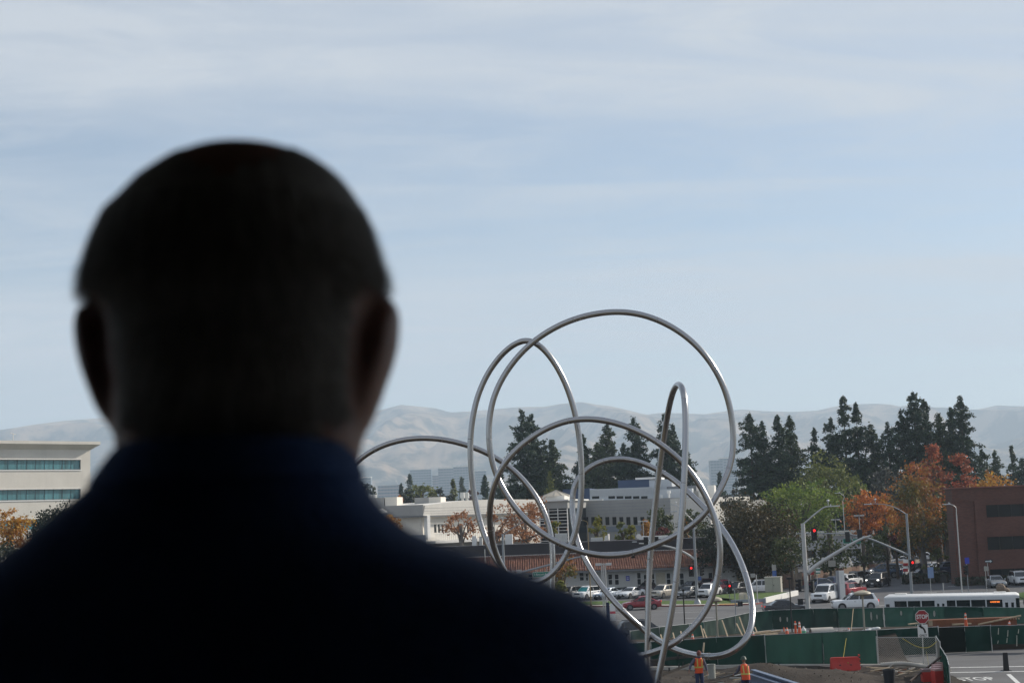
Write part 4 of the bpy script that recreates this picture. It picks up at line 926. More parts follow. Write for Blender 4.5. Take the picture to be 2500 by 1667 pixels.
def broad(name, label, kind, px, ytop, ybot, d, wpx, shape='round', dens=1.0, leaf=None, bark=None, group=None, cat='tree', wp=1.0):
    base = XY(px, d); t = thing(name, label, cat, base, RS.rand() * 6, group)
    zt = W(px, ytop, d).z; zb = max(0.25, W(px, ybot, d).z); rz = (zt - zb) / 2; rx = wpx * d / F / 2; zc = (zt + zb) / 2
    leaf = leaf or max(0.15, 0.00115 * d)
    nl = int(min(24000, max(500, dens * 12.0 * (rx * rz) / leaf ** 2))); ncl = max(14, int(nl / 34)); 
    P, X = crown_points(rx * 0.92, rx * 0.92, rz * 0.93, shape, ncl, 34, max(0.2, 0.13 * (rx * rz) ** 0.5))
    P[:, 2] += zc; P = P[P[:, 2] > 0.1]
    cr = link('crown', quads_mesh('crown', leaf_quads(P, leaf), LM[kind]), t); cr['kind'] = 'stuff'; del cr['kind']
    b = MB(); r0 = max(0.09, 0.035 * (zt) ** 0.9); zk = max(0.4, zb + 0.25 * rz)
    b.tube([(0, 0, 0), (0.06 * rx * 0.3, 0, zk * 0.5), (0, 0.02, zk), (0.05 * rx, 0.03, zc)], [r0 * 1.25, r0, r0 * 0.85, r0 * 0.35], 8)
    for k in range(7):
        x = X[(k * 37) % len(X)]; b.tube([(0, 0.02, zk * (0.8 + 0.04 * k)), (x[0] * 0.4, x[1] * 0.4, zk + (x[2] + zc - zk) * 0.5), (x[0] * 0.85, x[1] * 0.85, x[2] * 0.85 + zc)], [r0 * 0.5, r0 * 0.3, 0.03], 6)
    b.build('trunk', bark or M_BARK, t, smooth=60)
    return t
def conifer(label, px, ytop, d, wpx, kind='redwood', group=None, gap=0.0, zlow=0.10):
    """layered drooping boughs of many small sprays, wide below, thinning to a soft leader"""
    base = XY(px, d); t = thing('redwood_tree', label, 'tree', base, RS.rand() * 6, group)
    H = W(px, ytop, d).z; R = wpx * d / F / 2 * 2.55; P = []
    side = 0.0; z = H * zlow; sc = d / 300.0; leaf = 0.27 * sc; full = 0.58 + 0.14 * RS.rand()
    while z < H - 0.1:
        f = z / H; rad = min(R * (1 - f) ** full, R * 0.60 * (0.9 + 0.2 * RS.rand()))
        if RS.rand() < 0.3: side = RS.rand() * 6.28
        rad *= 0.72 + 0.5 * noise.noise(Vector((z * 0.55, px * 0.37, 0))) + 0.28 * RS.rand()
        if RS.rand() < 0.10 and f < 0.9: z += 0.5 * sc; continue
        nb = 3 + int(8 * (1 - f) + RS.rand() * 2)
        for k in range(nb):
            if RS.rand() < gap: continue
            th = RS.rand() * 2 * math.pi; ln = rad * (0.30 + 0.72 * RS.rand() ** 0.7) * (1 + 0.25 * math.cos(th - side)); droop = -0.30 + 0.55 * f + 0.14 * RS.normal()
            nseg = max(2, int(ln / (0.24 * sc))); s = ((np.arange(nseg) + 0.5 + 0.3 * RS.rand(nseg)) / nseg) ** 0.6
            c = np.stack([math.cos(th) * ln * s, math.sin(th) * ln * s, z + ln * (droop * s - 0.16 * s * s)], 1)
            rep = 6; c = np.repeat(c, rep, 0); sp = 0.12 * sc + 0.12 * ln * np.repeat(np.clip(1.1 - s, 0.25, 1), rep)
            c = c + RS.normal(size=c.shape) * np.stack([sp, sp, np.full_like(sp, 0.24 * sc)], 1)
            P.append(c)
        z += (0.34 + 0.30 * RS.rand()) * sc * (1.3 - 0.55 * f)
    P.append(np.stack([RS.normal(size=30) * 0.06 * sc, RS.normal(size=30) * 0.06 * sc, H - RS.rand(30) * 1.6 * sc], 1))
    P = np.concatenate(P); link('crown', quads_mesh('crown', leaf_quads(P, leaf, flat=0.35, aspect=1.8), LM[kind]), t)
    b = MB(); b.tube([(0, 0, 0), (0, 0, H * 0.5), (0, 0, H * 0.95)], [0.016 * H, 0.008 * H, 0.01], 8); b.build('trunk', M_BARK, t, smooth=60)
    return t

def plant_all():
    g = 'redwoods right of the sculpture'
    for lab, px, yt, d, w, k in (
        ('broad dark redwood, leftmost of the group right of the sculpture', 1849, 1010, 300, 92, 'redwood'),
        ('slim redwood between the first two broad ones right of the sculpture', 1879, 1027, 306, 58, 'redwood'),
        ('dense redwood, third in the group right of the sculpture', 1918, 1015, 300, 82, 'redwood'),
        ('redwood at the right end of the four right of the sculpture', 1947, 1016, 304, 76, 'redwood2'),
        ('short open redwood standing at the left of the tallest group', 2007, 1048, 300, 62, 'redwood'),
        ('middling redwood just left of the tall pointed pair', 2049, 1022, 300, 74, 'redwood'),
        ('tall pointed redwood with bare gaps, left of a pair', 2082, 967, 298, 74, 'redwood'),
        ('tall pointed redwood, right of a pair', 2113, 984, 300, 74, 'redwood'),
        ('thin sparse redwood right of the tall pointed pair', 2146, 1036, 302, 66, 'redwood2'),
        ('open redwood with pale gaps left of the densest clump', 2188, 1030, 298, 74, 'redwood'),
        ('redwood on the left flank of the densest clump', 2222, 1002, 302, 72, 'redwood'),
        ('tallest redwood with a thin spire in the densest clump', 2257, 956, 300, 92, 'redwood'),
        ('redwood just right of the thin spire', 2280, 973, 304, 78, 'redwood'),
        ('low broad redwood above the red trees', 2316, 1010, 300, 82, 'redwood2'),
        ('dark redwood left of the last tall spire', 2345, 994, 305, 66, 'redwood'),
        ('tall redwood spire at the right end, leaning branches to the right', 2371, 969, 300, 88, 'redwood'),
        ('small redwood below the right end of the tall group', 2415, 1099, 310, 66, 'redwood2'),
        ('small pale redwood above the gold tree', 2446, 1103, 360, 44, 'redwood2'),
        ('small pointed redwood at the right edge above the brick building', 2488, 1090, 360, 44, 'redwood2'),
        ('wide low conifer at the right edge behind the small pointed one', 2512, 1120, 350, 80, 'redwood')):
        conifer(lab, px, yt, d, w, k, g, gap=0.22 if 'gaps' in lab or 'sparse' in lab or 'open' in lab else 0.08)
    g = 'redwoods behind the sculpture'
    for lab, px, yt, d, w, k in (
        ('tall redwood with open layered branches inside the left loops', 1287, 1000, 335, 84, 'redwood'),
        ('redwood leaning against the tall layered one inside the left loops', 1311, 1012, 338, 84, 'redwood'),
        ('broad redwood right of the layered pair', 1358, 1072, 335, 84, 'redwood2'),
        ('bushy redwood left of centre inside the big ring', 1436, 1062, 335, 74, 'redwood'),
        ('pale redwood in the middle of the big ring', 1498, 1036, 338, 84, 'redwood2'),
        ('dark round-topped redwood left of the narrow loop', 1562, 1021, 332, 84, 'redwood'),
        ('pointed redwood seen through the narrow loop', 1638, 1011, 332, 76, 'redwood'),
        ('redwood just right inside the narrow loop', 1658, 1036, 335, 74, 'redwood'),
        ('low redwood at the right foot of the narrow loop', 1690, 1104, 332, 50, 'redwood'),
        ('bushy low redwood above the ribbed metal floor', 1470, 1080, 330, 92, 'redwood2'),
        ('dark low redwood behind the ribbed metal floor', 1535, 1085, 330, 92, 'redwood'),
        ('small hazy conifer between the left loops', 1190, 1162, 400, 40, 'redwood'),
        ('small thin conifer right of the left loops', 1232, 1157, 390, 40, 'redwood2'),
        ('dark conifer filling the gap left of the layered redwood', 1262, 1168, 350, 50, 'redwood'),
        ('pale hazy conifer in front of the far towers', 1005, 1160, 640, 36, 'redwood'),
        ('tiny pointed conifer left of the far towers', 983, 1182, 520, 22, 'redwood'),
        ('sunlit small conifer in front of the wide glass tower', 1111, 1169, 420, 34, 'sagecone'),
        ('thin hazy conifer against the glass tower', 1132, 1167, 700, 18, 'redwood2'),
        ('hazy pointed conifer left of the slab tower foot', 1766, 1152, 460, 34, 'redwood'),
        ('yellow-green cypress above the entrance tower', 1352, 1152, 300, 46, 'sagecone')):
        kk = 'redwood2' if k == 'sagecone' else k
        c = conifer(lab, px, yt, d, w, kk, g, gap=0.2 if 'open' in lab else 0.06)
        if k == 'sagecone': c.children[0].data.materials[0] = LM['sage']
    B = broad
    for a in (
        ('plane_tree', 'orange and gold plane tree below the cream office block', 'gold', 22, 1238, 1360, 160, 105, 'round', 1.0),
        ('oak_tree', 'dark green oak beside the gold tree at left', 'oak', 140, 1220, 1400, 166, 150, 'round', 1.2),
        ('oak_tree', 'low dark oak at the bottom left edge', 'oak', 20, 1325, 1440, 150, 130, 'round', 1.0),
        ('oak_tree', 'round dark oak rising over the clinic roof by the shoulder', 'oak', 893, 1174, 1235, 420, 72, 'round', 1.4),
        ('oak_tree', 'wide olive oak in front of the far towers', 'sage', 1036, 1181, 1230, 410, 84, 'round', 1.6),
        ('oak_tree', 'low dark oak right of the wide olive one', 'oak', 1082, 1194, 1232, 405, 64, 'round', 1.4),
        ('oak_tree', 'dark low oak left of the wide olive one', 'oak', 1002, 1200, 1232, 400, 44, 'round', 1.4),
        ('maple_tree', 'small orange maple peeking over the clinic roofs', 'orange', 977, 1206, 1234, 330, 28, 'round', 1.2),
        ('maple_tree', 'pink-red maple behind the two roof vents', 'maroon', 1160, 1190, 1222, 410, 26, 'round', 1.2),
        ('maple_tree', 'orange maple in front of the shaded clinic wall', 'gold', 948, 1247, 1306, 236, 72, 'round', 0.9),
        ('plane_tree', 'sparse rust plane tree before the bright clinic wing, left of three', 'rust', 1130, 1236, 1325, 238, 100, 'round', 0.55),
        ('plane_tree', 'sparse rust plane tree before the bright clinic wing, middle of three', 'rust', 1212, 1240, 1330, 236, 84, 'round', 0.55),
        ('plane_tree', 'full rust plane tree before the entrance tower, right of three', 'rust', 1290, 1214, 1335, 234, 130, 'round', 0.8),
        ('poplar_tree', 'little green column tree before the glass front of the tower', 'yellowgreen', 1358, 1271, 1304, 228, 20, 'column', 1.6),
        ('poplar_tree', 'yellow-green column tree before the narrow windows', 'yellowgreen', 1463, 1261, 1320, 226, 40, 'column', 1.6),
        ('poplar_tree', 'left of two green column trees before the narrow windows', 'sage', 1525, 1277, 1320, 226, 28, 'column', 1.6),
        ('poplar_tree', 'right of two green column trees before the narrow windows', 'yellowgreen', 1546, 1278, 1320, 227, 24, 'column', 1.6),
        ('maple_tree', 'gold and green maple before the tile roofed building', 'mixed', 1380, 1360, 1432, 196, 74, 'round', 1.0),
        ('shrub', 'low green bush beside the gold and green maple', 'yellowgreen', 1362, 1418, 1448, 194, 40, 'round', 1.2),
        ('shrub', 'small rust bush at the foot of the signal mast near the shoulder', 'mixed', 1200, 1375, 1420, 198, 50, 'round', 1.0),
        ('oak_tree', 'dark green tree before the grey building, behind the narrow loop', 'street', 1618, 1233, 1330, 236, 78, 'round', 1.1),
        ('maple_tree', 'dark red shrub tree behind the roof screen', 'maroon', 1622, 1286, 1322, 232, 40, 'round', 1.1),
        ('maple_tree', 'yellow shrub left behind the narrow loop', 'gold', 1583, 1272, 1322, 233, 18, 'column', 1.4),
        ('maple_tree', 'small bright yellow tree behind the narrow loop', 'yellow', 1681, 1266, 1322, 231, 22, 'column', 1.6),
        ('oak_tree', 'dull green tree right of the bright yellow tree', 'street', 1700, 1240, 1330, 229, 70, 'round', 1.0),
        ('oak_tree', 'large round olive-brown oak right of the sculpture', 'olive', 1845, 1226, 1418, 206, 196, 'round', 3.0),
        ('oak_tree', 'dark lower flank of oak over the tile roof end', 'oak', 1748, 1270, 1392, 203, 96, 'round', 1.2),
        ('shrub_tree', 'wispy grey-green tree before the sunlit white wing', 'grey', 1795, 1197, 1262, 226, 62, 'round', 0.5),
        ('elm_tree', 'bright green elm behind the near signal mast', 'green', 1968, 1174, 1312, 252, 190, 'round', 1.2),
        ('elm_tree', 'small bright green elm left of the large one', 'green', 1893, 1198, 1280, 255, 60, 'round', 1.1),
        ('willow_tree', 'tall soft olive-green tree below the redwoods', 'sage', 2030, 1120, 1260, 272, 158, 'round', 1.1),
        ('cedar_tree', 'dull grey-green cedar below the densest redwoods', 'grey', 2170, 1140, 1230, 284, 96, 'round', 1.0),
        ('elm_tree', 'small green elm right of the tall olive-green tree', 'green', 2110, 1168, 1225, 276, 44, 'round', 1.0),
        ('maple_tree', 'orange maple with a rusty left side above the lane signals', 'orange', 2128, 1196, 1312, 244, 118, 'round', 1.1),
        ('maple_tree', 'gold maple touching the orange one', 'gold', 2172, 1196, 1296, 246, 52, 'round', 1.0),
        ('maple_tree', 'large orange and green maple with tall bare trunk', 'mixed', 2258, 1132, 1372, 216, 132, 'round', 1.15),
        ('sweetgum_tree', 'tall red flame-shaped tree, left of two', 'red', 2296, 1087, 1232, 268, 62, 'column', 1.3),
        ('sweetgum_tree', 'tall red flame-shaped tree, right of two', 'red', 2362, 1104, 1232, 268, 62, 'column', 1.3),
        ('sweetgum_tree', 'small red tree between orange maple and first flame-shaped tree', 'red', 2248, 1126, 1200, 262, 30, 'column', 1.2),
        ('maple_tree', 'gold maple showing over the brick building roof', 'gold', 2440, 1150, 1240, 262, 116, 'round', 1.1),
        ('elm_tree', 'olive tree behind the corner of the brick building', 'street', 2318, 1190, 1330, 236, 70, 'round', 0.8),
        ('street_tree', 'dark street tree over the cream house', 'street', 1935, 1302, 1402, 200, 110, 'round', 0.9),
        ('street_tree', 'dark street tree behind the hanging sign', 'street', 2030, 1300, 1398, 206, 104, 'round', 0.75),
        ('street_tree', 'leafy street tree under the long signal arm', 'street', 2112, 1312, 1385, 214, 96, 'round', 0.7),
        ('street_tree', 'green street tree left of the bare maple trunk', 'street', 2170, 1284, 1372, 220, 92, 'round', 0.75),
        ('street_tree', 'small bright green tree beside the bare maple trunk', 'sage', 2292, 1335, 1390, 214, 62, 'cone', 0.9),
        ('maple_tree', 'dark reddish maple in the street tree row', 'maroon', 2193, 1300, 1330, 218, 34, 'round', 0.8)):
        kind = a[2]
        if kind == 'yellow': a = a[:2] + ('gold',) + a[3:]
        B(*a[:3], a[3], a[4], a[5], a[6], a[7], a[8], a[9], leaf=0.21 if 'olive-brown' in a[1] else None, bark=M_BARKG if a[2] in ('rust', 'gold', 'mixed') else None, group='broadleaf trees of the town')
    # hedges and ground cover
    for lab, p0, p1, yt, d, kind in (('clipped dark hedge before the cars at the side street', 2208, 2320, 1400, 203, 'oak'), ('low dark hedge at the foot of the brick building', 2338, 2470, 1408, 194, 'oak')):
        A = XY(p0, d); B_ = XY(p1, d); t = thing('hedge', lab, 'hedge', A); h = max(0.8, W((p0 + p1) / 2, yt, d).z); L = B_.x - A.x
        P = RS.rand(int(L * 240), 3) * np.array([L, 1.5, h]); link('foliage', quads_mesh('foliage', leaf_quads(P, 0.24), LM[kind]), t)
        m = MB(); m.bbox((0.2, 0.2, 0), (L - 0.2, 1.3, h * 0.85)); m.build('twigs', M_BARK, t)
    P = []
    for k in range(900):
        d = 430 + RS.rand() * 1100; x = (RS.rand() * 2 - 1) * 0.52 * d; r = 3 + 4 * RS.rand(); z = 2 + 5 * RS.rand()
        P.append(np.array([x, d, z]) + RS.normal(size=(26, 3)) * np.array([r, r, r * 0.75]))
    P = np.concatenate(P); P = P[P[:, 2] > 0]
    o = link('far_tree_canopy', quads_mesh('far_tree_canopy', leaf_quads(P, 2.6), LM['oak'])); tag(o, 'far hazy tree canopy across the valley floor below the hills', 'trees', kind='stuff')
plant_all()
# ------------------------------------------------------------------ vehicles
M_TYRE = mat('tyre_rubber', (0.012, 0.012, 0.013), 0.9, var=0.1)
M_RIM = mat('alloy_rim', (0.22, 0.22, 0.23), 0.4, metal=0.6, var=0.05)
M_CGLASS = mat('car_glass', (0.012, 0.016, 0.020), 0.06, var=0.1, spec=0.7)
M_LAMP = mat('headlight_lens', (0.60, 0.62, 0.64), 0.1, var=0.05, spec=0.8)
M_TAIL = mat('tail_light', (0.30, 0.012, 0.010), 0.2, var=0.05)
M_TAILON = mat('tail_light_lit', (0.5, 0.02, 0.02), 0.2, var=0, emit=(1.0, 0.05, 0.03), estr=0.5)
M_LAMPON = mat('headlight_lit', (0.9, 0.9, 0.9), 0.2, var=0, emit=(1.0, 0.97, 0.9), estr=4.0)
M_BLACK = mat('black_plastic', (0.014, 0.014, 0.016), 0.6, var=0.1)
M_PLATE = mat('number_plate', (0.6, 0.6, 0.6), 0.5, var=0.05)
def paint(name, c, metal=0.0): return mat('paint_' + name, c, 0.28, metal=metal, var=0.05, scale=1.0, coat=0.6)
PAINT = {'white': paint('white', (0.72, 0.73, 0.74)), 'black': paint('black', (0.010, 0.011, 0.014)), 'grey': paint('grey', (0.10, 0.105, 0.11), 0.3), 'silver': paint('silver', (0.42, 0.44, 0.46), 0.4), 'red': paint('red', (0.26, 0.012, 0.022), 0.1), 'navy': paint('navy', (0.018, 0.03, 0.075), 0.2), 'blue': paint('blue', (0.035, 0.075, 0.15), 0.2), 'beige': paint('beige', (0.50, 0.46, 0.40), 0.4), 'maroon': paint('maroon', (0.10, 0.010, 0.016), 0.1), 'paleblue': paint('paleblue', (0.40, 0.46, 0.54), 0.3), 'plum': paint('plum', (0.035, 0.015, 0.030), 0.1)}
SPEC = {  # length, width, height, belt, hood height at nose, cowl x, windscreen top x, rear glass top x, rear glass base x, deck z at tail, wheel radius
 'sedan': (4.7, 1.82, 1.45, 0.93, 0.70, 0.85, 0.25, -1.05, -1.75, 0.98, 0.33),
 'coupe': (4.6, 1.82, 1.40, 0.92, 0.68, 0.80, 0.15, -0.75, -1.85, 0.98, 0.34),
 'prius': (4.45, 1.74, 1.49, 0.92, 0.72, 1.25, 0.25, -0.85, -2.05, 1.08, 0.31),
 'suv': (4.6, 1.88, 1.70, 1.06, 0.98, 1.22, 0.48, -1.90, -2.22, 1.08, 0.37),
 'minivan': (5.0, 1.95, 1.76, 1.05, 0.86, 1.35, 0.55, -2.10, -2.38, 1.06, 0.35),
 'van': (4.85, 1.85, 1.84, 1.10, 0.95, 1.45, 0.75, -2.22, -2.38, 1.12, 0.33),
 'pickup': (5.4, 1.95, 1.80, 1.12, 1.05, 0.95, 0.45, -0.75, -0.95, 1.12, 0.40)}
CARMESH = {}
def car_meshes(kind):
    if kind in CARMESH: return CARMESH[kind]
    L, Wd, H, belt, nose, xc, xt, xrt, xrb, tail, wr = SPEC[kind]; w = Wd / 2; out = []
    def P(name, mb, m, par=None, smooth=None): out.append((name, mb.mesh(kind + '_' + name, m, smooth), m, par))
    # lower body
    st = []
    xs = [-L / 2, -L / 2 + 0.10, -L / 2 + 0.35, -L * 0.28, 0, L * 0.22, xc, (xc + L / 2) / 2, L / 2 - 0.35, L / 2 - 0.12, L / 2]
    for x in sorted(xs):
        e = 1.0
        ax = L / 2 - abs(x)
        if ax < 0.4: e = 0.84 + 0.16 * math.sqrt(max(0, 1 - (1 - ax / 0.4) ** 2))
        if x > xc: dz = belt - (belt - nose) * ((x - xc) / (L / 2 - xc)) ** 1.4
        elif x < xrb: dz = tail if kind != 'pickup' else tail
        else: dz = belt
        if ax < 0.05: dz -= 0.12
        zb = 0.24 + (0.10 if ax < 0.2 else 0)
        we = w * e
        half = [(0, zb), (we * 0.86, zb), (we * 0.985, zb + 0.12), (we, 0.52), (we * 0.985, dz - 0.14), (we * 0.94, dz - 0.03), (we * 0.80, dz + 0.01), (0, dz + 0.03)]
        st.append([Vector((x, y, z)) for y, z in half] + [Vector((x, -y, z)) for y, z in half[-2:0:-1]])
    b = MB(); b.loft(st); P('body', b, None, None, 38)
    # cabin
    cb = MB(); zr = H; wb = w * 0.90; wt = w * 0.70 if kind not in ('van',) else w * 0.84
    base = [(xc, wb * 0.94), ((xc + xt) / 2, wb), (-0.3, wb), (xrb + 0.25, wb * 0.97), (xrb, wb * 0.88)]
    top = [(xt, wt * 0.90), (xt - 0.25, wt), (-0.4, wt), (xrt + 0.15, wt * 0.97), (xrt, wt * 0.85)]
    def rg(pts, z, dz=None):
        l = [Vector((x, y, z + (dz[i] if dz else 0))) for i, (x, y) in enumerate(pts)]
        return l + [Vector((p.x, -p.y, p.z)) for p in l[::-1]]
    roofz = [-0.05, 0.0, 0.02, -0.01, -0.06]
    inn = [(x * 0.98 - 0.02, y * 0.78) for x, y in top]
    cb.loft([rg(base, belt - 0.04), rg(top, zr - 0.05, roofz), rg(inn, zr - 0.0, roofz)]); P('cabin', cb, None, None, 32)
    if kind == 'pickup':
        bd = MB(); bd.bbox((-L / 2 + 0.12, -w * 0.78, belt + 0.02), (xrb - 0.1, w * 0.78, belt + 0.06)); P('bed', bd, M_BLACK)
    # panes, each a thin slab a little proud of the cabin
    B0, T0 = rg(base, belt - 0.04), rg(top, zr - 0.05, roofz); n5 = 5
    def pane(name, a, b_, c, d, m0, m1, v0, v1):
        def bl(u, v): return (a * (1 - u) + b_ * u) * (1 - v) + (d * (1 - u) + c * u) * v
        q = [bl(m0, v0), bl(m1, v0), bl(m1, v1), bl(m0, v1)]; nr = (q[1] - q[0]).cross(q[3] - q[0]).normalized()
        cen = sum(q, Vector()) / 4
        if nr.dot(cen - Vector((cen.x * 0.5, 0, belt))) < 0: nr = -nr
        mb = MB(); o = nr * 0.012; i_ = nr * -0.02
        mb.add([p + i_ for p in q] + [p + o for p in q], [(0, 1, 2, 3), (7, 6, 5, 4), (0, 4, 5, 1), (1, 5, 6, 2), (2, 6, 7, 3), (3, 7, 4, 0)])
        P(name, mb, M_CGLASS)
    pane('windscreen', B0[0], B0[9], T0[9], T0[0], 0.03, 0.97, 0.06, 0.95)
    if kind != 'van': pane('rear_window', B0[4], B0[5], T0[5], T0[4], 0.08, 0.92, 0.14, 0.90)
    for s in (0, 1):
        g = (lambda i: i) if s == 0 else (lambda i: 9 - i)
        pane('side_window', B0[g(1)], B0[g(2)], T0[g(2)], T0[g(1)], 0.04, 0.97, 0.13, 0.92)
        if kind != 'van': pane('side_window', B0[g(2)], B0[g(3)], T0[g(3)], T0[g(2)], 0.03, 0.94, 0.13, 0.91)
        pane('side_window', B0[g(0)], B0[g(1)], T0[g(1)], T0[g(0)], 0.22, 0.99, 0.13, 0.78)
    # wheels and arches
    fx, rx = L / 2 - 0.88, -L / 2 + 0.86
    for x in (fx, rx):
        for s in (-1, 1):
            ar = MB(); ar.lathe([(wr * 1.16, -0.02), (wr * 1.16, 0.02)], 20, (x, s * (w - 0.004), wr), Matrix.Rotation(RX90, 3, 'X')); P('wheel_arch', ar, M_BLACK)
            t = MB(); t.lathe([(wr * 0.62, -0.11), (wr * 0.95, -0.105), (wr, -0.06), (wr, 0.06), (wr * 0.95, 0.105), (wr * 0.62, 0.11)], 20, (x, s * (w - 0.08), wr), Matrix.Rotation(RX90, 3, 'X')); P('wheel', t, M_TYRE, None, 40)
            r = MB(); Y = s * (w + 0.033)
            for k in range(6):
                a = k * math.pi / 3; r.beam((x, Y, wr), (x + math.cos(a) * wr * 0.60, Y, wr + math.sin(a) * wr * 0.60), 0.03, 0.09, up=(0, 1, 0))
            r.lathe([(wr * 0.66, -0.012), (wr * 0.66, 0.012), (wr * 0.56, 0.012)], 20, (x, Y, wr), Matrix.Rotation(RX90, 3, 'X')); P('rim', r, M_RIM, 'wheel')
    # lights, grille, plates, mirrors, trim
    zf = nose - 0.10
    for s in (-1, 1):
        h = MB(); h.box((L / 2 - 0.10, s * w * 0.70, zf), (0.20, w * 0.34, 0.10), rz=-s * 0.5); P('headlight', h, M_LAMP)
        h = MB(); h.box((-L / 2 + 0.07, s * w * 0.72, tail - 0.16), (0.12, w * 0.26, 0.14 if kind in ('sedan', 'coupe', 'prius') else 0.24), rz=s * 0.5); P('tail_light', h, M_TAIL)
        h = MB(); h.ell((xc - 0.22, s * (w + 0.08), belt + 0.07), (0.07, 0.11, 0.075), 8, 6); P('mirror', h, None, None, 60)
        h = MB(); h.bbox((-L / 2 + 1.25, min(s * (w - 0.02), s * (w + 0.012)), 0.24), (L / 2 - 1.27, max(s * (w - 0.02), s * (w + 0.012)), 0.33)); P('sill_trim', h, M_BLACK)
        h = MB(); h.bbox((0.0, min(s * (w - 0.01), s * (w + 0.015)), belt - 0.18), (0.2, max(s * (w - 0.01), s * (w + 0.015)), belt - 0.15)); P('door_handle', h, M_BLACK)
    g = MB(); g.bbox((L / 2 - 0.10, -w * 0.46, zf - 0.17), (L / 2 + 0.012, w * 0.46, zf + 0.02)); P('grille', g, M_BLACK)
    g = MB(); g.bbox((L / 2 - 0.12, -w * 0.62, 0.30), (L / 2 + 0.008, w * 0.62, 0.42)); P('lower_grille', g, M_BLACK)
    for x, z in ((L / 2 + 0.016, 0.48), (-L / 2 - 0.012, 0.62)):
        g = MB(); g.bbox((x - 0.012, -0.16, z - 0.075), (x + 0.012, 0.16, z + 0.075)); P('number_plate', g, M_PLATE)
    if kind in ('suv', 'minivan'):
        g = MB()
        for s in (-1, 1): g.beam((xt - 0.2, s * wt * 0.92, zr + 0.02), (xrt + 0.15, s * wt * 0.92, zr + 0.01), 0.04, 0.05)
        P('roof_rail', g, M_RIM)
    CARMESH[kind] = out
    return out
def car(kind, colour, label, px, py, yaw, name=None, scale=1.0, lamps=None, tails=None, group='cars', z=0.0, cat=None):
    p = G(px, py, z); nm = {'sedan': 'sedan_car', 'coupe': 'coupe_car', 'prius': 'hatchback_car', 'suv': 'suv_car', 'minivan': 'minivan', 'van': 'delivery_van', 'pickup': 'pickup_truck'}[kind]
    t = thing(nm, label, cat or {'van': 'van', 'minivan': 'van', 'pickup': 'pickup'}.get(kind, 'car'), p, math.radians(yaw), group); t.scale = (scale,) * 3
    lastwheel = None
    for nme, me, m, par in car_meshes(kind):
        o = link(nme, me, lastwheel if par == 'wheel' else t)
        if nme == 'wheel': lastwheel = o
        mm = m or PAINT[colour]
        if nme == 'headlight' and lamps: mm = lamps
        if nme == 'tail_light' and tails: mm = tails
        if not me.materials: me.materials.append(None)
        o.material_slots[0].link = 'OBJECT'; o.material_slots[0].material = mm
    return t
FL = -128   # nose towards the viewer and to the left, as the cars stand in the lot
for a in (
 ('suv', 'grey', 'dark grey suv at the left end of the front row, by the jacket shoulder', 1392, 1462, FL),
 ('suv', 'white', 'white suv with a teal sunshade in its windscreen, front row', 1434, 1462, FL),
 ('sedan', 'paleblue', 'pale blue sedan half hidden by the slanting tube in the front row', 1484, 1461, FL),
 ('coupe', 'white', 'white coupe behind the red hatchback in the front row', 1540, 1459, FL),
 ('suv', 'beige', 'silver beige suv right of the white coupe in the front row', 1620, 1459, FL),
 ('sedan', 'grey', 'grey sedan left of the signal mast in the front row', 1681, 1458, FL),
 ('suv', 'white', 'white suv with a wide dark grille, right of the signal mast', 1731, 1456, -122),
 ('suv', 'black', 'black suv with a pale bonnet edge, right end of front row', 1800, 1453, -128),
 ('suv', 'red', 'red suv tail showing behind the lit pedestrian signal', 1768, 1446, -60),
 ('minivan', 'white', 'white minivan left of the concrete utility cabinet', 1853, 1448, 176),
 ('pickup', 'white', 'white pickup in the back row beside the maple', 1430, 1444, 160),
 ('suv', 'white', 'white suv in the back row at the left', 1382, 1443, -150),
 ('sedan', 'black', 'black sedan in the back row by the wall sign', 1531, 1446, -128),
 ('sedan', 'plum', 'dark plum sedan in the back row behind the coupe', 1580, 1446, -128),
 ('suv', 'maroon', 'maroon suv in the back row behind the white suv', 1727, 1441, -90),
 ('sedan', 'black', 'black sedan in the back row left of the signal mast', 1686, 1444, -128)):
    c = car(*a, group='cars parked in the lot')
    if 'teal' in a[2]:
        for ch in c.children:
            if ch.name.startswith('windscreen'): ch.material_slots[0].material = mat('teal_sunshade', (0.03, 0.26, 0.27), 0.25, var=0.3, scale=2)
car('prius', 'red', 'red hatchback driving left on the road behind the tubes', 1566, 1487, 181, group='cars on the road', tails=M_TAILON)
car('sedan', 'black', 'black sedan driving right on the road behind the fence', 1920, 1497, 2, group='cars on the road', tails=M_TAILON)
car('suv', 'white', 'white small suv driving left behind the round topped lamp', 2088, 1488, 176, group='cars on the road', tails=M_TAILON, scale=1.02)
car('suv', 'black', 'dark car low behind the fence corner near the slanting tube', 1572, 1562, 8, group='cars on the road')
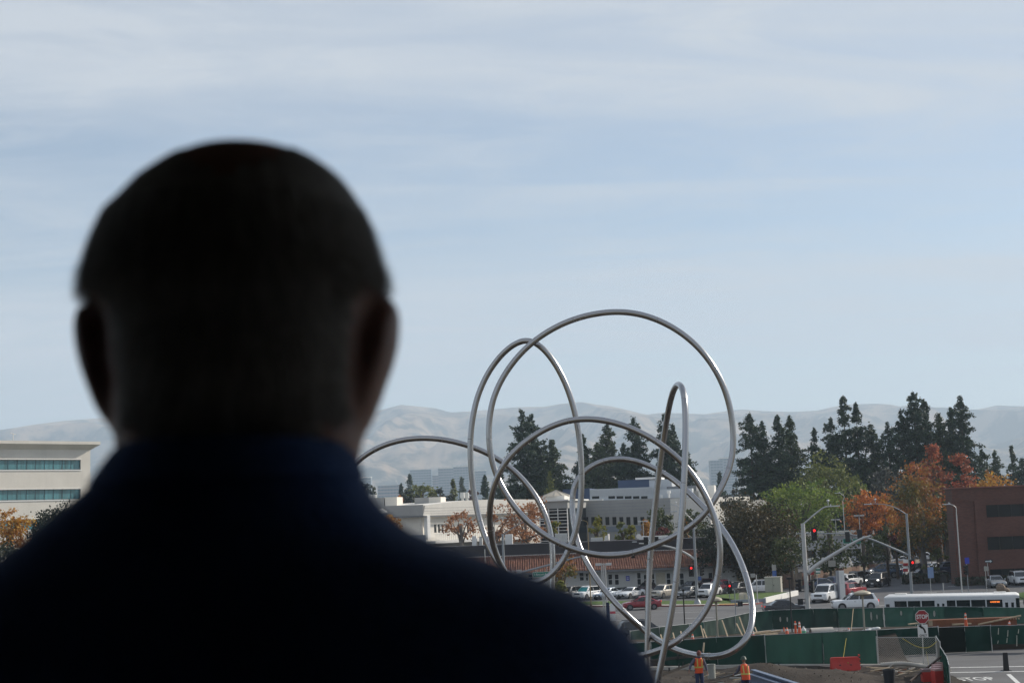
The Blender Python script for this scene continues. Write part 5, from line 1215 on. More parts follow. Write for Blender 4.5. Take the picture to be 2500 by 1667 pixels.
for a in (
 ('van', 'white', 'white delivery van waiting at the corner of the side street', 2018, 1468, -122, 1.08),
 ('suv', 'red', 'red suv half hidden behind the white pylon sign', 2079, 1455, 48, 1.0),
 ('suv', 'black', 'black suv with lit headlights driving down the side street', 2145, 1431, -122, 1.1),
 ('sedan', 'navy', 'dark sedan behind the roof of the white delivery van', 2012, 1440, 20, 1.1),
 ('suv', 'white', 'white suv with tall tail lights behind the pylon sign', 2075, 1430, 50, 1.0),
 ('suv', 'grey', 'grey suv parked left of the black suv', 2098, 1423, 52, 1.0),
 ('sedan', 'silver', 'silver sedan parked behind the grey suv', 2124, 1414, 52, 1.0),
 ('sedan', 'grey', 'dark sedan at the back of the parked line', 2141, 1408, 52, 1.0),
 ('suv', 'blue', 'dark blue suv parked above the black suv', 2160, 1410, 150, 1.25),
 ('suv', 'white', 'white suv tail behind the red and white signs', 2197, 1408, 40, 1.0),
 ('suv', 'silver', 'silver suv behind the dark blue one', 2190, 1395, 160, 1.1),
 ('pickup', 'black', 'black pickup behind the signal head at the hedge', 2246, 1404, 172, 1.05),
 ('sedan', 'white', 'white sedan with lit tail lights beside the bare trunk', 2283, 1394, 30, 1.0),
 ('minivan', 'navy', 'navy minivan beside the brick building corner', 2312, 1402, 178, 1.1),
 ('coupe', 'black', 'black coupe with shiny windscreen in front of the navy minivan', 2308, 1419, 4, 1.1),
 ('sedan', 'white', 'white sedan before the white store, left of the trunk', 2252, 1369, 168, 1.15),
 ('sedan', 'silver', 'silver sedan before the white store, right of the trunk', 2328, 1367, 190, 1.15),
 ('suv', 'black', 'dark suv with bright rims behind the plank fence', 2108, 1373, 4, 1.1),
 ('suv', 'silver', 'silver suv behind the plank fence below the street tree', 2150, 1369, 176, 1.0),
 ('sedan', 'white', 'white sedan tucked behind the left end of the hedge', 2180, 1402, 40, 1.0),
 ('suv', 'black', 'black suv beside the brick building corner behind the navy minivan', 2334, 1394, 170, 1.0),
 ('sedan', 'white', 'white sedan between the grey suv and the black suv', 2112, 1417, 52, 1.0),
 ('suv', 'navy', 'navy suv with its tail behind the pylon sign', 2052, 1437, 40, 1.0),
 ('sedan', 'silver', 'silver sedan behind the plank fence right of the hanging sign', 2070, 1382, 176, 1.0),
 ('sedan', 'grey', 'grey sedan squeezed between the dark blue suv and the hedge', 2208, 1399, 20, 1.05),
 ('sedan', 'black', 'black sedan behind the hedge left of the blue information sign', 2262, 1412, 14, 1.05),
 ('suv', 'grey', 'grey suv at the far end of the side street lot', 2222, 1383, 165, 1.0),
 ('coupe', 'white', 'white coupe behind the plank fence at its far end', 2200, 1376, 172, 1.0),
 ('sedan', 'silver', 'silver sedan facing the viewer before the brick building', 2432, 1433, -97, 1.05),
 ('suv', 'white', 'white suv facing the viewer at the right edge', 2489, 1427, -95, 1.05)):
    sc = a[6]; lit = 'lit headlights' in a[2]
    car(*a[:6], scale=sc, group='cars round the side street', lamps=M_LAMPON if lit else None, tails=M_TAILON if 'lit tail' in a[2] else None)

def bus():
    A = W(2158, 1451, 131); B = W(2488, 1451, 127.5); d = (B - A); L = 12.0; ang = math.atan2(d.y, d.x)
    t = thing('city_bus', 'white city bus passing behind the green fence', 'bus', ((A.x + B.x) / 2, (A.y + B.y) / 2, 0), ang)
    H = (A.z + B.z) / 2 + 0.03; Wd = 2.55; L = d.length
    wht = mat('bus_white', (0.62, 0.64, 0.66), 0.4, var=0.05, coat=0.3); zw0, zw1 = H - 1.55, H - 0.50
    # shell: y=0 is the side towards the viewer
    hs = []; x0 = -L / 2
    win = [(0.075, 0.169), (0.176, 0.272), (0.280, 0.378), (0.467, 0.532), (0.539, 0.640), (0.647, 0.752)]
    doors = [(0.386, 0.420), (0.424, 0.458), (0.886, 0.924), (0.930, 0.966)]
    holes = [(x0 + a * L, x0 + b * L, zw0, zw1) for a, b in win] + [(x0 + a * L, x0 + b * L, 0.35, zw1 - 0.04) for a, b in doors] + [(x0 + 0.760 * L, x0 + 0.876 * L, zw0, zw1)]
    b = MB(); wall_holes(b, x0, L / 2, 0.3, H - 0.22, holes, 0, 0.07)
    b.quad((x0, Wd, 0.3), (x0, 0, 0.3), (x0, 0, H - 0.22), (x0, Wd, H - 0.22)); b.quad((x0, Wd, 0.3), (L / 2, Wd, 0.3), (L / 2, Wd, H - 0.22), (x0, Wd, H - 0.22)); b.quad((L / 2, 0, 0.3), (L / 2, Wd, 0.3), (L / 2, Wd, 1.0), (L / 2, 0, 1.0))
    b.build('body', wht, t)
    m = MB(); rg = []
    for x, k in ((x0, 0.3), (x0 + 0.35, 1), (L / 2 - 0.25, 1), (L / 2, 0.3)):
        rg.append([(x, 0.0, H - 0.22), (x, 0.05, H - 0.22 + 0.10 * k), (x, 0.3, H - 0.22 + 0.2 * k), (x, Wd / 2, H - 0.22 + 0.25 * k), (x, Wd - 0.3, H - 0.22 + 0.2 * k), (x, Wd - 0.05, H - 0.22 + 0.10 * k), (x, Wd, H - 0.22)])
    m.loft(rg); m.build('roof', mat('bus_roof', (0.70, 0.70, 0.69), 0.5, var=0.06), t, smooth=30)
    for i, h in enumerate(holes):
        m = MB(); m.bbox((h[0] + 0.02, 0.05, h[2] + 0.02), (h[1] - 0.02, 0.075, h[3] - 0.02)); nm = 'window' if i < 6 else ('door' if i < 10 else 'side_window')
        o = m.build(nm, M_CGLASS, t)
        if nm == 'door':
            fr = MB(); fr.bbox((h[0], 0.02, h[2]), (h[0] + 0.09, 0.048, h[3])); fr.bbox((h[1] - 0.09, 0.02, h[2]), (h[1], 0.048, h[3])); fr.bbox((h[0] + 0.09, 0.02, h[3] - 0.22), (h[1] - 0.09, 0.048, h[3])); fr.build('door_frame', wht, o)
    m = MB(); m.bbox((x0 + 0.2, -0.012, 0.3), (L / 2 - 0.1, -0.002, 0.75)); m.build('skirt', mat('bus_skirt', (0.05, 0.09, 0.2), 0.5), t)
    m = MB(); m.add([(L / 2 + 0.002, 0.05, 1.0), (L / 2 + 0.002, Wd - 0.05, 1.0), (L / 2 - 0.12, Wd - 0.05, H - 0.25), (L / 2 - 0.12, 0.05, H - 0.25)], [(0, 1, 2, 3)]); m.build('windscreen', M_CGLASS, t)
    m = MB(); m.bbox((L / 2 - 0.30, -0.006, zw0 - 0.3), (L / 2 - 0.0, 0.0, zw1 + 0.1)); m.build('front_quarter_glass', M_CGLASS, t)
    xs = x0 + 0.77 * L; sg = MB(); sg.bbox((xs + 0.05, 0.03, zw1 - 0.34), (xs + 1.1, 0.045, zw1 - 0.06)); so = sg.build('destination_display', M_BLACK, t)
    text('display_lettering', '62 GOOD SAM', 0.16, mat('amber_led', (0.8, 0.2, 0.02), 0.5, var=0, emit=(1.0, 0.22, 0.03), estr=1.1), so, (xs + 0.58, 0.024, zw1 - 0.20), (RX90, 0, 0), sx=0.72, bold=0.008)
    m = MB(); m.box((xs + 1.0, 0.028, zw0 + 0.18), (0.15, 0.01, 0.15), M=Matrix.Rotation(math.pi / 4, 3, 'Y')); m.build('yellow_diamond', mat('sign_yellow', (0.6, 0.42, 0.03), 0.5), so)
    for px in (0.12, 0.86): m = MB(); m.bbox((x0 + px * L - 0.5, 0.8, H + 0.02), (x0 + px * L + 0.5, 1.7, H + 0.07)); m.build('roof_hatch', M_TRIM, t)
    m = MB()
    for k in range(14): m.ell((x0 + (0.50 + 0.02 * k) * L, 1.75 + 0.05 * (k % 3), H + 0.03), (0.10, 0.05, 0.03), 6, 4)
    m.build('roof_stains', M_BAND, t)
    m = MB(); m.beam((L / 2 - 0.05, 0.1, H - 0.3), (L / 2 + 0.35, -0.15, H - 0.45), 0.05, 0.05); m.ell((L / 2 + 0.36, -0.16, H - 0.75), (0.07, 0.12, 0.26)); m.build('mirror', M_BLACK, t)
    m = MB(); m.add([(L / 2 - 0.05, 0.3, H - 0.18), (L / 2 - 0.05, Wd - 0.3, H - 0.18), (L / 2 + 0.02, Wd - 0.3, H - 0.5), (L / 2 + 0.02, 0.3, H - 0.5)], [(0, 1, 2, 3)]); m.build('front_sign', M_BLACK, t)
    for px in (0.24, 0.77):
        for y in (0.12, Wd - 0.12): m = MB(); m.lathe([(0.3, -0.14), (0.48, -0.13), (0.50, 0), (0.48, 0.13), (0.3, 0.14)], 18, (x0 + px * L, y, 0.50), Matrix.Rotation(RX90, 3, 'X')); m.build('wheel', M_TYRE, t, smooth=40)
    m = MB(); m.bbox((x0 + 0.12, -0.008, H - 1.35), (x0 + 0.42, 0.0, H - 0.75)); m.build('rear_vent', M_BLACK, t)
bus()
# ------------------------------------------------------------------ signals, lamps, signs
M_GALV = mat('galvanised_steel', (0.50, 0.50, 0.49), 0.5, metal=0.35, var=0.10, scale=3)
M_GALVD = mat('dull_galvanised_steel', (0.26, 0.28, 0.30), 0.5, metal=0.4, var=0.12, scale=3)
M_SIGB = mat('signal_black', (0.010, 0.010, 0.011), 0.55, var=0.1)
M_REDON = mat('red_lens_lit', (0.4, 0.01, 0.01), 0.3, var=0, emit=(1.0, 0.02, 0.02), estr=1.7)
M_OFF = mat('dark_lens', (0.03, 0.02, 0.015), 0.25, var=0)
M_SGREEN = mat('sign_green', (0.008, 0.16, 0.11), 0.45, var=0.05)
M_SRED = mat('sign_red', (0.30, 0.015, 0.022), 0.45, var=0.05)
M_SBLUE = mat('sign_blue2', (0.05, 0.11, 0.32), 0.5, var=0.05)
M_SWHITE = mat('sign_white', (0.70, 0.70, 0.68), 0.5, var=0.04)
M_SBACK = mat('sign_back', (0.36, 0.35, 0.32), 0.5, metal=0.3, var=0.06)
M_LAMPH = mat('lamp_housing', (0.55, 0.56, 0.57), 0.4, metal=0.3, var=0.05)
M_YPOLE = mat('tan_pole_paint', (0.24, 0.17, 0.075), 0.6, var=0.1)

def lw(t, p): return Vector(p) - t.location
def signal_head(t, p, face=-90, lit=None, n=3, plate=True, s=1.0):
    """p: centre of the head, local to the thing; face: heading it looks towards (degrees)"""
    R = Matrix.Rotation(math.radians(face + 90), 3, 'Z'); p = Vector(p)
    def q(v): return R @ (Vector(v) * s) + p
    b = MB(); hh = 0.34 * n
    b.box(p, (0.34 * s, 0.2 * s, hh * s), M=R)
    if plate: b.box(q((0, 0.06, 0)), (0.58 * s, 0.03 * s, (hh + 0.26) * s), M=R)
    h = b.build('signal_head', M_SIGB, t)
    for k in range(n):
        z = (n - 1) / 2 * 0.34 - k * 0.34
        m = MB(); m.lathe([(0.13 * s, 0), (0.12 * s, 0.02 * s), (0.02, 0.035 * s)], 14, q((0, -0.10, z)), R @ Matrix.Rotation(RX90, 3, 'X'))
        on = lit if k == 0 else None
        m.build('lens', M_REDON if on else M_OFF, h)
        v = MB(); rr = []
        for yy in (-0.10, -0.30):
            rr.append([q((0.15 * math.cos(a), yy, z + 0.15 * math.sin(a))) for a in [math.pi * (-0.15 + 1.3 * j / 8) for j in range(9)]])
        v.loft(rr, cap=False, closed_ring=False); v.build('visor', M_SIGB, h)
    return h
def led_lamp(t, p, dirv, name='lamp_head', s=1.0):
    p = Vector(p); d = Vector(dirv).normalized(); b = MB(); b.beam(p - d * 0.1 * s, p + d * 0.75 * s, 0.34 * s, 0.10 * s); b.cyl(p + Vector((0, 0, 0.03)), p + Vector((0, 0, 0.16 * s)), 0.05 * s)
    return b.build(name, M_LAMPH, t)
def camera_unit(t, p, s=1.0):
    b = MB(); p = Vector(p); b.cyl(p, p + Vector((0, 0, 0.30 * s)), 0.03 * s); b.ell(p + Vector((0, 0, 0.38 * s)), (0.12 * s, 0.17 * s, 0.11 * s), 10, 6)
    return b.build('camera_unit', M_LAMPH, t, smooth=60)
def pole(t, base, top, r0, r1=None, m=None, name='pole', n=12, foot=True):
    b = MB(); b.tube([base, top], [r0, r1 if r1 is not None else r0 * 0.65], n)
    if foot: b.lathe([(r0 * 2.3, 0), (r0 * 2.0, 0.25), (r0 * 1.1, 0.5)], n, base)
    return b.build(name, m or M_GALV, t, smooth=50)
def arm(t, pts, r0, r1, name='mast_arm', m=None, per=5):
    C = catmull(pts, per); n = len(C); b = MB(); b.tube(C, [r0 + (r1 - r0) * i / (n - 1) for i in range(n)], 10); return b.build(name, m or M_GALV, t, smooth=50)
def plate(t, p, w, h, m, name='sign', face=-90, border=None, thick=0.03):
    R = Matrix.Rotation(math.radians(face + 90), 3, 'Z'); b = MB(); b.box(p, (w, thick, h), M=R); o = b.build(name, m, t)
    if border:
        b = MB(); pp = Vector(p) + R @ Vector((0, -thick / 2 - 0.004, 0))
        for dx, dz, ww, hh in ((0, h / 2 - 0.02, w, 0.03), (0, -h / 2 + 0.02, w, 0.03), (w / 2 - 0.02, 0, 0.03, h - 0.06), (-w / 2 + 0.02, 0, 0.03, h - 0.06)): b.box(pp + R @ Vector((dx, 0, dz)), (ww, 0.006, hh), M=R)
        b.build('border', border, o)
    return o

def signals():
    # near mast right of the sculpture
    d = 126; base = XY(1976, d); t = thing('traffic_signal_mast', 'tall grey signal mast with long bare arm rising to the right', 'signal mast', base)
    top = lw(t, W(1962, 1277, d)); pole(t, (0, 0, 0), (top.x * 0, 0, top.z), 0.21, 0.17)
    tz = top.z
    q = lambda px, py, dd=d: lw(t, W(px, py, dd))
    arm(t, [q(1972, 1398), q(2000, 1375), (q(2060, 1338)), q(2100, 1316), q(2126, 1307)], 0.20, 0.07)
    arm(t, [Vector((0, 0, tz - 0.1)), q(1990, 1254), q(2010, 1239), q(2022, 1236), q(2030, 1236)], 0.07, 0.05, 'lamp_arm')
    led_lamp(t, q(2028, 1235), (1, 0, 0)); camera_unit(t, q(2022, 1233))
    b = MB(); b.cyl(q(2024, 1362), q(2024, 1370), 0.02); b.cyl(q(2035, 1358), q(2035, 1366), 0.02); b.build('hanger', M_GALV, t)
    plate(t, q(2031, 1375), 0.62, 0.52, M_SBACK, 'hanging_sign', border=M_SBACK)
    for dx, py, f, s in ((-16, 1428, 180, 1.0), (16, 1432, 150, 1.0)):
        signal_head(t, q(1968 + dx, py), f, None, 3, False)
    b = MB(); b.box(q(1954, 1468), (0.4, 0.3, 0.5)); b.build('pedestrian_signal', M_SIGB, t)
    b = MB(); b.cyl(q(1952, 1415), q(1988, 1415), 0.03); b.cyl(q(1952, 1442), q(1988, 1445), 0.03); b.cyl(q(1956, 1462), q(1972, 1462), 0.03); b.build('bracket', M_SIGB, t)
    # far mast by the hedge, its arm reaching left
    d = 170; t = thing('traffic_signal_mast', 'slim grey signal mast behind the bus with arm reaching left', 'signal mast', XY(2227, d)); q = lambda px, py, dd=d: lw(t, W(px, py, dd))
    tz = q(2216, 1253).z; pole(t, (0, 0, 0), (0, 0, tz), 0.17, 0.13, M_GALVD)
    arm(t, [q(2219, 1355), q(2180, 1338), q(2127, 1316), q(2090, 1307), q(2050, 1302), q(1945, 1302)], 0.14, 0.06, m=M_GALVD)
    arm(t, [Vector((0, 0, tz - 0.1)), q(2192, 1242), q(2165, 1232), q(2130, 1229)], 0.06, 0.04, 'lamp_arm', m=M_GALVD); led_lamp(t, q(2126, 1230), (-1, 0, 0)); camera_unit(t, q(2137, 1227))
    signal_head(t, q(1987, 1303) + Vector((0, -0.2, 0)), -90, 'red', s=1.15)
    signal_head(t, q(2068, 1310) + Vector((0, -0.2, 0)), 90, None, s=0.9); signal_head(t, q(2098, 1306) + Vector((0, -0.2, 0)), 90, None, s=1.0)
    for px in (2068, 2092):
        s_ = plate(t, q(px, 1320), 0.85, 0.52, M_SGREEN, 'street_sign', border=mat('sign_border', (0.10, 0.42, 0.36), 0.5))
    signal_head(t, q(2226, 1380) + Vector((0, -0.3, 0)), -90, 'red', s=1.05)
    for py, mm in ((1369, M_SWHITE), (1378, M_SRED), (1384, M_SWHITE), (1391, M_SRED)):
        plate(t, q(2211, py), 0.55, 0.36, mm, 'warning_sign')
    # mast on the far kerb behind the sculpture
    d = 174; t = thing('traffic_signal_mast', 'signal mast with lit red arrow standing on the far kerb', 'signal mast', XY(1703, d)); q = lambda px, py, dd=d: lw(t, W(px, py, dd))
    tz = q(1692, 1269).z; pole(t, (0, 0, 0.13), (0, 0, tz), 0.19, 0.13, M_GALVD)
    arm(t, [q(1699, 1366), q(1669, 1347), q(1640, 1336), q(1600, 1328), q(1560, 1326)], 0.14, 0.07)
    arm(t, [Vector((0, 0, tz - 0.1)), q(1676, 1255), q(1660, 1240), q(1652, 1234)], 0.06, 0.04, 'lamp_arm'); led_lamp(t, q(1652, 1234), (-1, 0, 0.3)); camera_unit(t, q(1650, 1232), 0.8)
    signal_head(t, q(1687, 1393) + Vector((0, -0.25, 0)), -90, 'red', plate=True); signal_head(t, q(1712, 1394) + Vector((0, -0.1, 0)), -45, None, plate=False)
    signal_head(t, q(1577, 1323) + Vector((0, -0.2, 0)), -90, None, plate=True, s=0.95); signal_head(t, q(1602, 1322) + Vector((0, -0.2, 0)), -90, None, plate=True, s=0.95)
    b = MB(); b.box(q(1549, 1322), (0.55, 0.12, 0.1)); b.build('detector', M_LAMPH, t)
    plate(t, q(1708, 1411), 0.36, 0.45, M_SBLUE, 'blue_sign'); plate(t, q(1572, 1340), 0.7, 0.2, M_SRED, 'red_sign')
    plate(t, q(1701, 1433) + Vector((0.1, -0.25, 0)), 0.12, 0.5, M_SWHITE, 'sticker')
    b = MB(); b.box(q(1702, 1455) + Vector((0.05, -0.2, 0)), (0.2, 0.15, 0.3)); b.build('push_button', M_SIGB, t)
    # mast near the man's shoulder with the street name
    d = 168; t = thing('traffic_signal_mast', 'signal mast with green street name sign on its arm, near the shoulder', 'signal mast', XY(1234, d)); q = lambda px, py, dd=d: lw(t, W(px, py, dd))
    tz = q(1226, 1303).z; pole(t, (0, 0, 0), (0, 0, tz), 0.17, 0.13, M_GALVD)
    arm(t, [q(1231, 1408), q(1268, 1398), q(1342, 1378), q(1420, 1358), q(1500, 1348), q(1570, 1343)], 0.14, 0.06, m=M_GALVD)
    arm(t, [Vector((0, 0, tz - 0.1)), q(1262, 1282), q(1290, 1270), q(1318, 1267)], 0.05, 0.035, 'lamp_arm', m=M_GALVD); led_lamp(t, q(1318, 1267), (1, 0, 0)); camera_unit(t, q(1309, 1268), 0.9)
    sg = plate(t, q(1322, 1401) + Vector((0, -0.2, 0)), 1.95, 0.58, M_SGREEN, 'street_name_sign', border=M_SWHITE)
    text('street_name_lettering', 'S Bascom Ave', 0.33, M_SWHITE, sg, q(1322, 1401) + Vector((0, -0.24, 0)), (RX90, 0, 0), sx=0.88)
    b = MB(); b.cyl(q(1310, 1388) + Vector((0, -0.1, 0)), q(1310, 1396) + Vector((0, -0.1, 0)), 0.03); b.cyl(q(1334, 1381) + Vector((0, -0.1, 0)), q(1334, 1396) + Vector((0, -0.1, 0)), 0.03); b.build('hanger', M_GALVD, t)
    signal_head(t, q(1545, 1352) + Vector((0, -0.2, 0)), -90, None, plate=True, s=0.7)
    # pedestal signal near the fence and on the far side
    for lb, px, py0, py1, d, lit, yb in (('pedestrian signal on slim pole behind the right tubes', 1797, 1440, 1520, 150, None, 1473), ('dark signal post with small red light among the parked cars', 1782, 1412, 1462, 178, 'red', 1436)):
        t = thing('pedestal_signal', lb, 'signal', XY(px, d)); q = lambda a, b_, dd=d: lw(t, W(a, b_, dd)); z = q(px, py0).z
        pole(t, (0, 0, 0), (0, 0, max(1, z)), 0.05, 0.05, M_GALVD, foot=False)
        if lit: signal_head(t, q(px - 1, yb) + Vector((0, -0.15, 0)), -90, 'red', s=0.95)
        else:
            b = MB(); b.box(q(px + 10, yb), (0.45, 0.35, 0.48)); b.build('pedestrian_head', M_SIGB, t)
            b = MB(); b.cyl(q(px, yb - 6), q(px + 8, yb - 6), 0.03); b.cyl(q(px, yb + 6), q(px + 8, yb + 6), 0.03); b.build('bracket', M_SIGB, t)
    # signal seen edge-on and a backward one by the brick building
    d = 172; t = thing('pedestal_signal', 'signal head seen from the side before the brick building', 'signal', XY(2364, d)); q = lambda a, b_, dd=d: lw(t, W(a, b_, dd))
    signal_head(t, q(2360, 1391), 200, None, 3, False, 1.1); plate(t, q(2361, 1368), 0.5, 0.7, mat('sign_royal', (0.03, 0.04, 0.42), 0.5), 'blue_sign'); pole(t, (0.12, 0.2, 0), (0.12, 0.2, q(2360, 1362).z), 0.05, 0.05, M_GALVD, foot=False)
    t = thing('pedestal_signal', 'signal head seen from behind on a slim post before the hedge', 'signal', XY(2305, 168)); q = lambda a, b_: lw(t, W(a, b_, 168)); signal_head(t, q(2303, 1412), 90, None, 2, True, 0.95); pole(t, (0, 0, 0), (0, 0, q(2303, 1405).z), 0.06, 0.05, M_GALV, foot=False)
signals()

def lamps():
    def cobra(lb, px, d, ytop, armpts, m=None, r=0.08, yfoot=None):
        t = thing('street_lamp', lb, 'street lamp', XY(px, d)); q = lambda a, b_: lw(t, W(a, b_, d)); z = q(px, ytop).z
        pole(t, (0, 0, 0), (0, 0, z), r, r * 0.7, m); P = [Vector((0, 0, z - 0.05))] + [q(*p) for p in armpts]; arm(t, P, r * 0.6, r * 0.45, 'lamp_arm', m)
        dv = P[-1] - P[-2]; led_lamp(t, P[-1], (math.copysign(1, dv.x), 0, 0)); camera_unit(t, P[-1] + Vector((-0.1, 0, 0)), 0.4)
    cobra('slim street lamp curving left beside the brick building', 2350, 166, 1252, [(2334, 1240), (2327, 1233), (2318, 1230)])
    cobra('street lamp with short curved arm above the orange maple', 2069, 232, 1222, [(2061, 1212), (2056, 1207), (2050, 1203)])
    cobra('tan painted street lamp seen between the loops', 1443, 176, 1284, [(1434, 1275), (1428, 1271), (1418, 1269)], M_YPOLE, 0.07)
    cobra('thin street lamp left of the street name mast', 1212, 225, 1282, [(1204, 1276), (1212, 1268), (1226, 1265)], None, 0.07)
    def twin(lb, px, d, ytop, w, cat='street lamp', shafts=1, hs=0.5):
        t = thing('parking_lamp', lb, cat, XY(px, d)); q = lambda a, b_: lw(t, W(a, b_, d)); z = q(px, ytop).z
        for k in range(shafts): pole(t, ((k - (shafts - 1) / 2) * 0.17, 0, 0), ((k - (shafts - 1) / 2) * 0.17, 0, z), 0.055 if shafts > 1 else 0.06, 0.055, M_GALV, foot=False)
        for s in (-1, 1):
            b = MB(); b.box((s * w, 0, z - 0.10), (hs, 0.35, 0.22)); b.build('lamp_head', M_LAMPH, t); b = MB(); b.cyl((0, 0, z - 0.1), (s * w, 0, z - 0.1), 0.04); b.build('lamp_arm', M_GALV, t)
    twin('twin box lamp on a triple shaft before the tile building', 1480, 140, 1374, 0.5, shafts=3)
    twin('twin box lamp half hidden by the shoulder', 1258, 140, 1391, 0.55, shafts=2)
    twin('slim twin lamp before the orange maple', 2107, 226, 1256, 0.45, hs=0.6)
    twin('slim twin lamp among the bright green elm leaves', 2048, 240, 1266, 0.45, hs=0.5)
    twin('slim twin lamp before the grey building windows', 1577, 224, 1270, 0.5, hs=0.5)
    twin('slim lamp behind the narrow loop by the dark tree', 1654, 222, 1246, 0.3, hs=0.4)
    for lb, px, d, yd, yb, wd in (('round topped plaza lamp with flat disc before the white suv', 2112, 106, 1450, 1556, 0.62), ('round topped plaza lamp with flat disc behind the right tube', 1753, 104, 1466, 1564, 0.45)):
        t = thing('plaza_lamp', lb, 'street lamp', XY(px + 3, d)); q = lambda a, b_: lw(t, W(a, b_, d)); z = q(px, yd).z
        pole(t, (0, 0, 0), (0, 0, z), 0.065, 0.06, mat('plaza_pole', (0.30, 0.28, 0.23), 0.5, metal=0.2), foot=False)
        b = MB(); b.lathe([(0.06, -0.35), (0.09, -0.3), (0.09, -0.1), (wd * 0.8, -0.06), (wd, 0.05), (wd * 0.9, 0.16), (wd * 0.45, 0.26), (0.03, 0.30)], 20, (0, 0, z)); b.build('lamp_disc', mat('lamp_disc_tan', (0.40, 0.36, 0.27), 0.6, var=0.08), t, smooth=40)
    for lb, px, d, y0, tee in (('thin black post rising from the site behind the tubes', 1675, 116, 1440, False), ('thin black post with small camera box above the fence', 1936, 118, 1411, True)):
        t = thing('black_post', lb, 'post', XY(px, d)); z = lw(t, W(px - 5, y0, d)).z; pole(t, (0, 0, 0), (0, 0, z), 0.055, 0.05, M_SIGB, foot=False)
        b = MB(); b.box((0, 0, z), (0.42 if tee else 0.2, 0.2, 0.16)); b.build('top_box', M_SIGB, t)
    b = XY(1188, 190); t = thing('slim_post', 'slim grey post left of the street name mast', 'post', b); pole(t, (0, 0, 0), (0, 0, lw(t, W(1184, 1340, 190)).z), 0.05, 0.05, M_GALV)
    t = thing('slim_post', 'slim white post on the corner left of the utility cabinet', 'post', XY(1850, 172)); pole(t, (0, 0, 0), (0, 0, lw(t, W(1847, 1402, 172)).z), 0.06, 0.06, M_GALV)
    plate(t, lw(t, W(1838, 1404, 172)), 0.55, 0.45, M_SBACK, 'sign_back')
lamps()

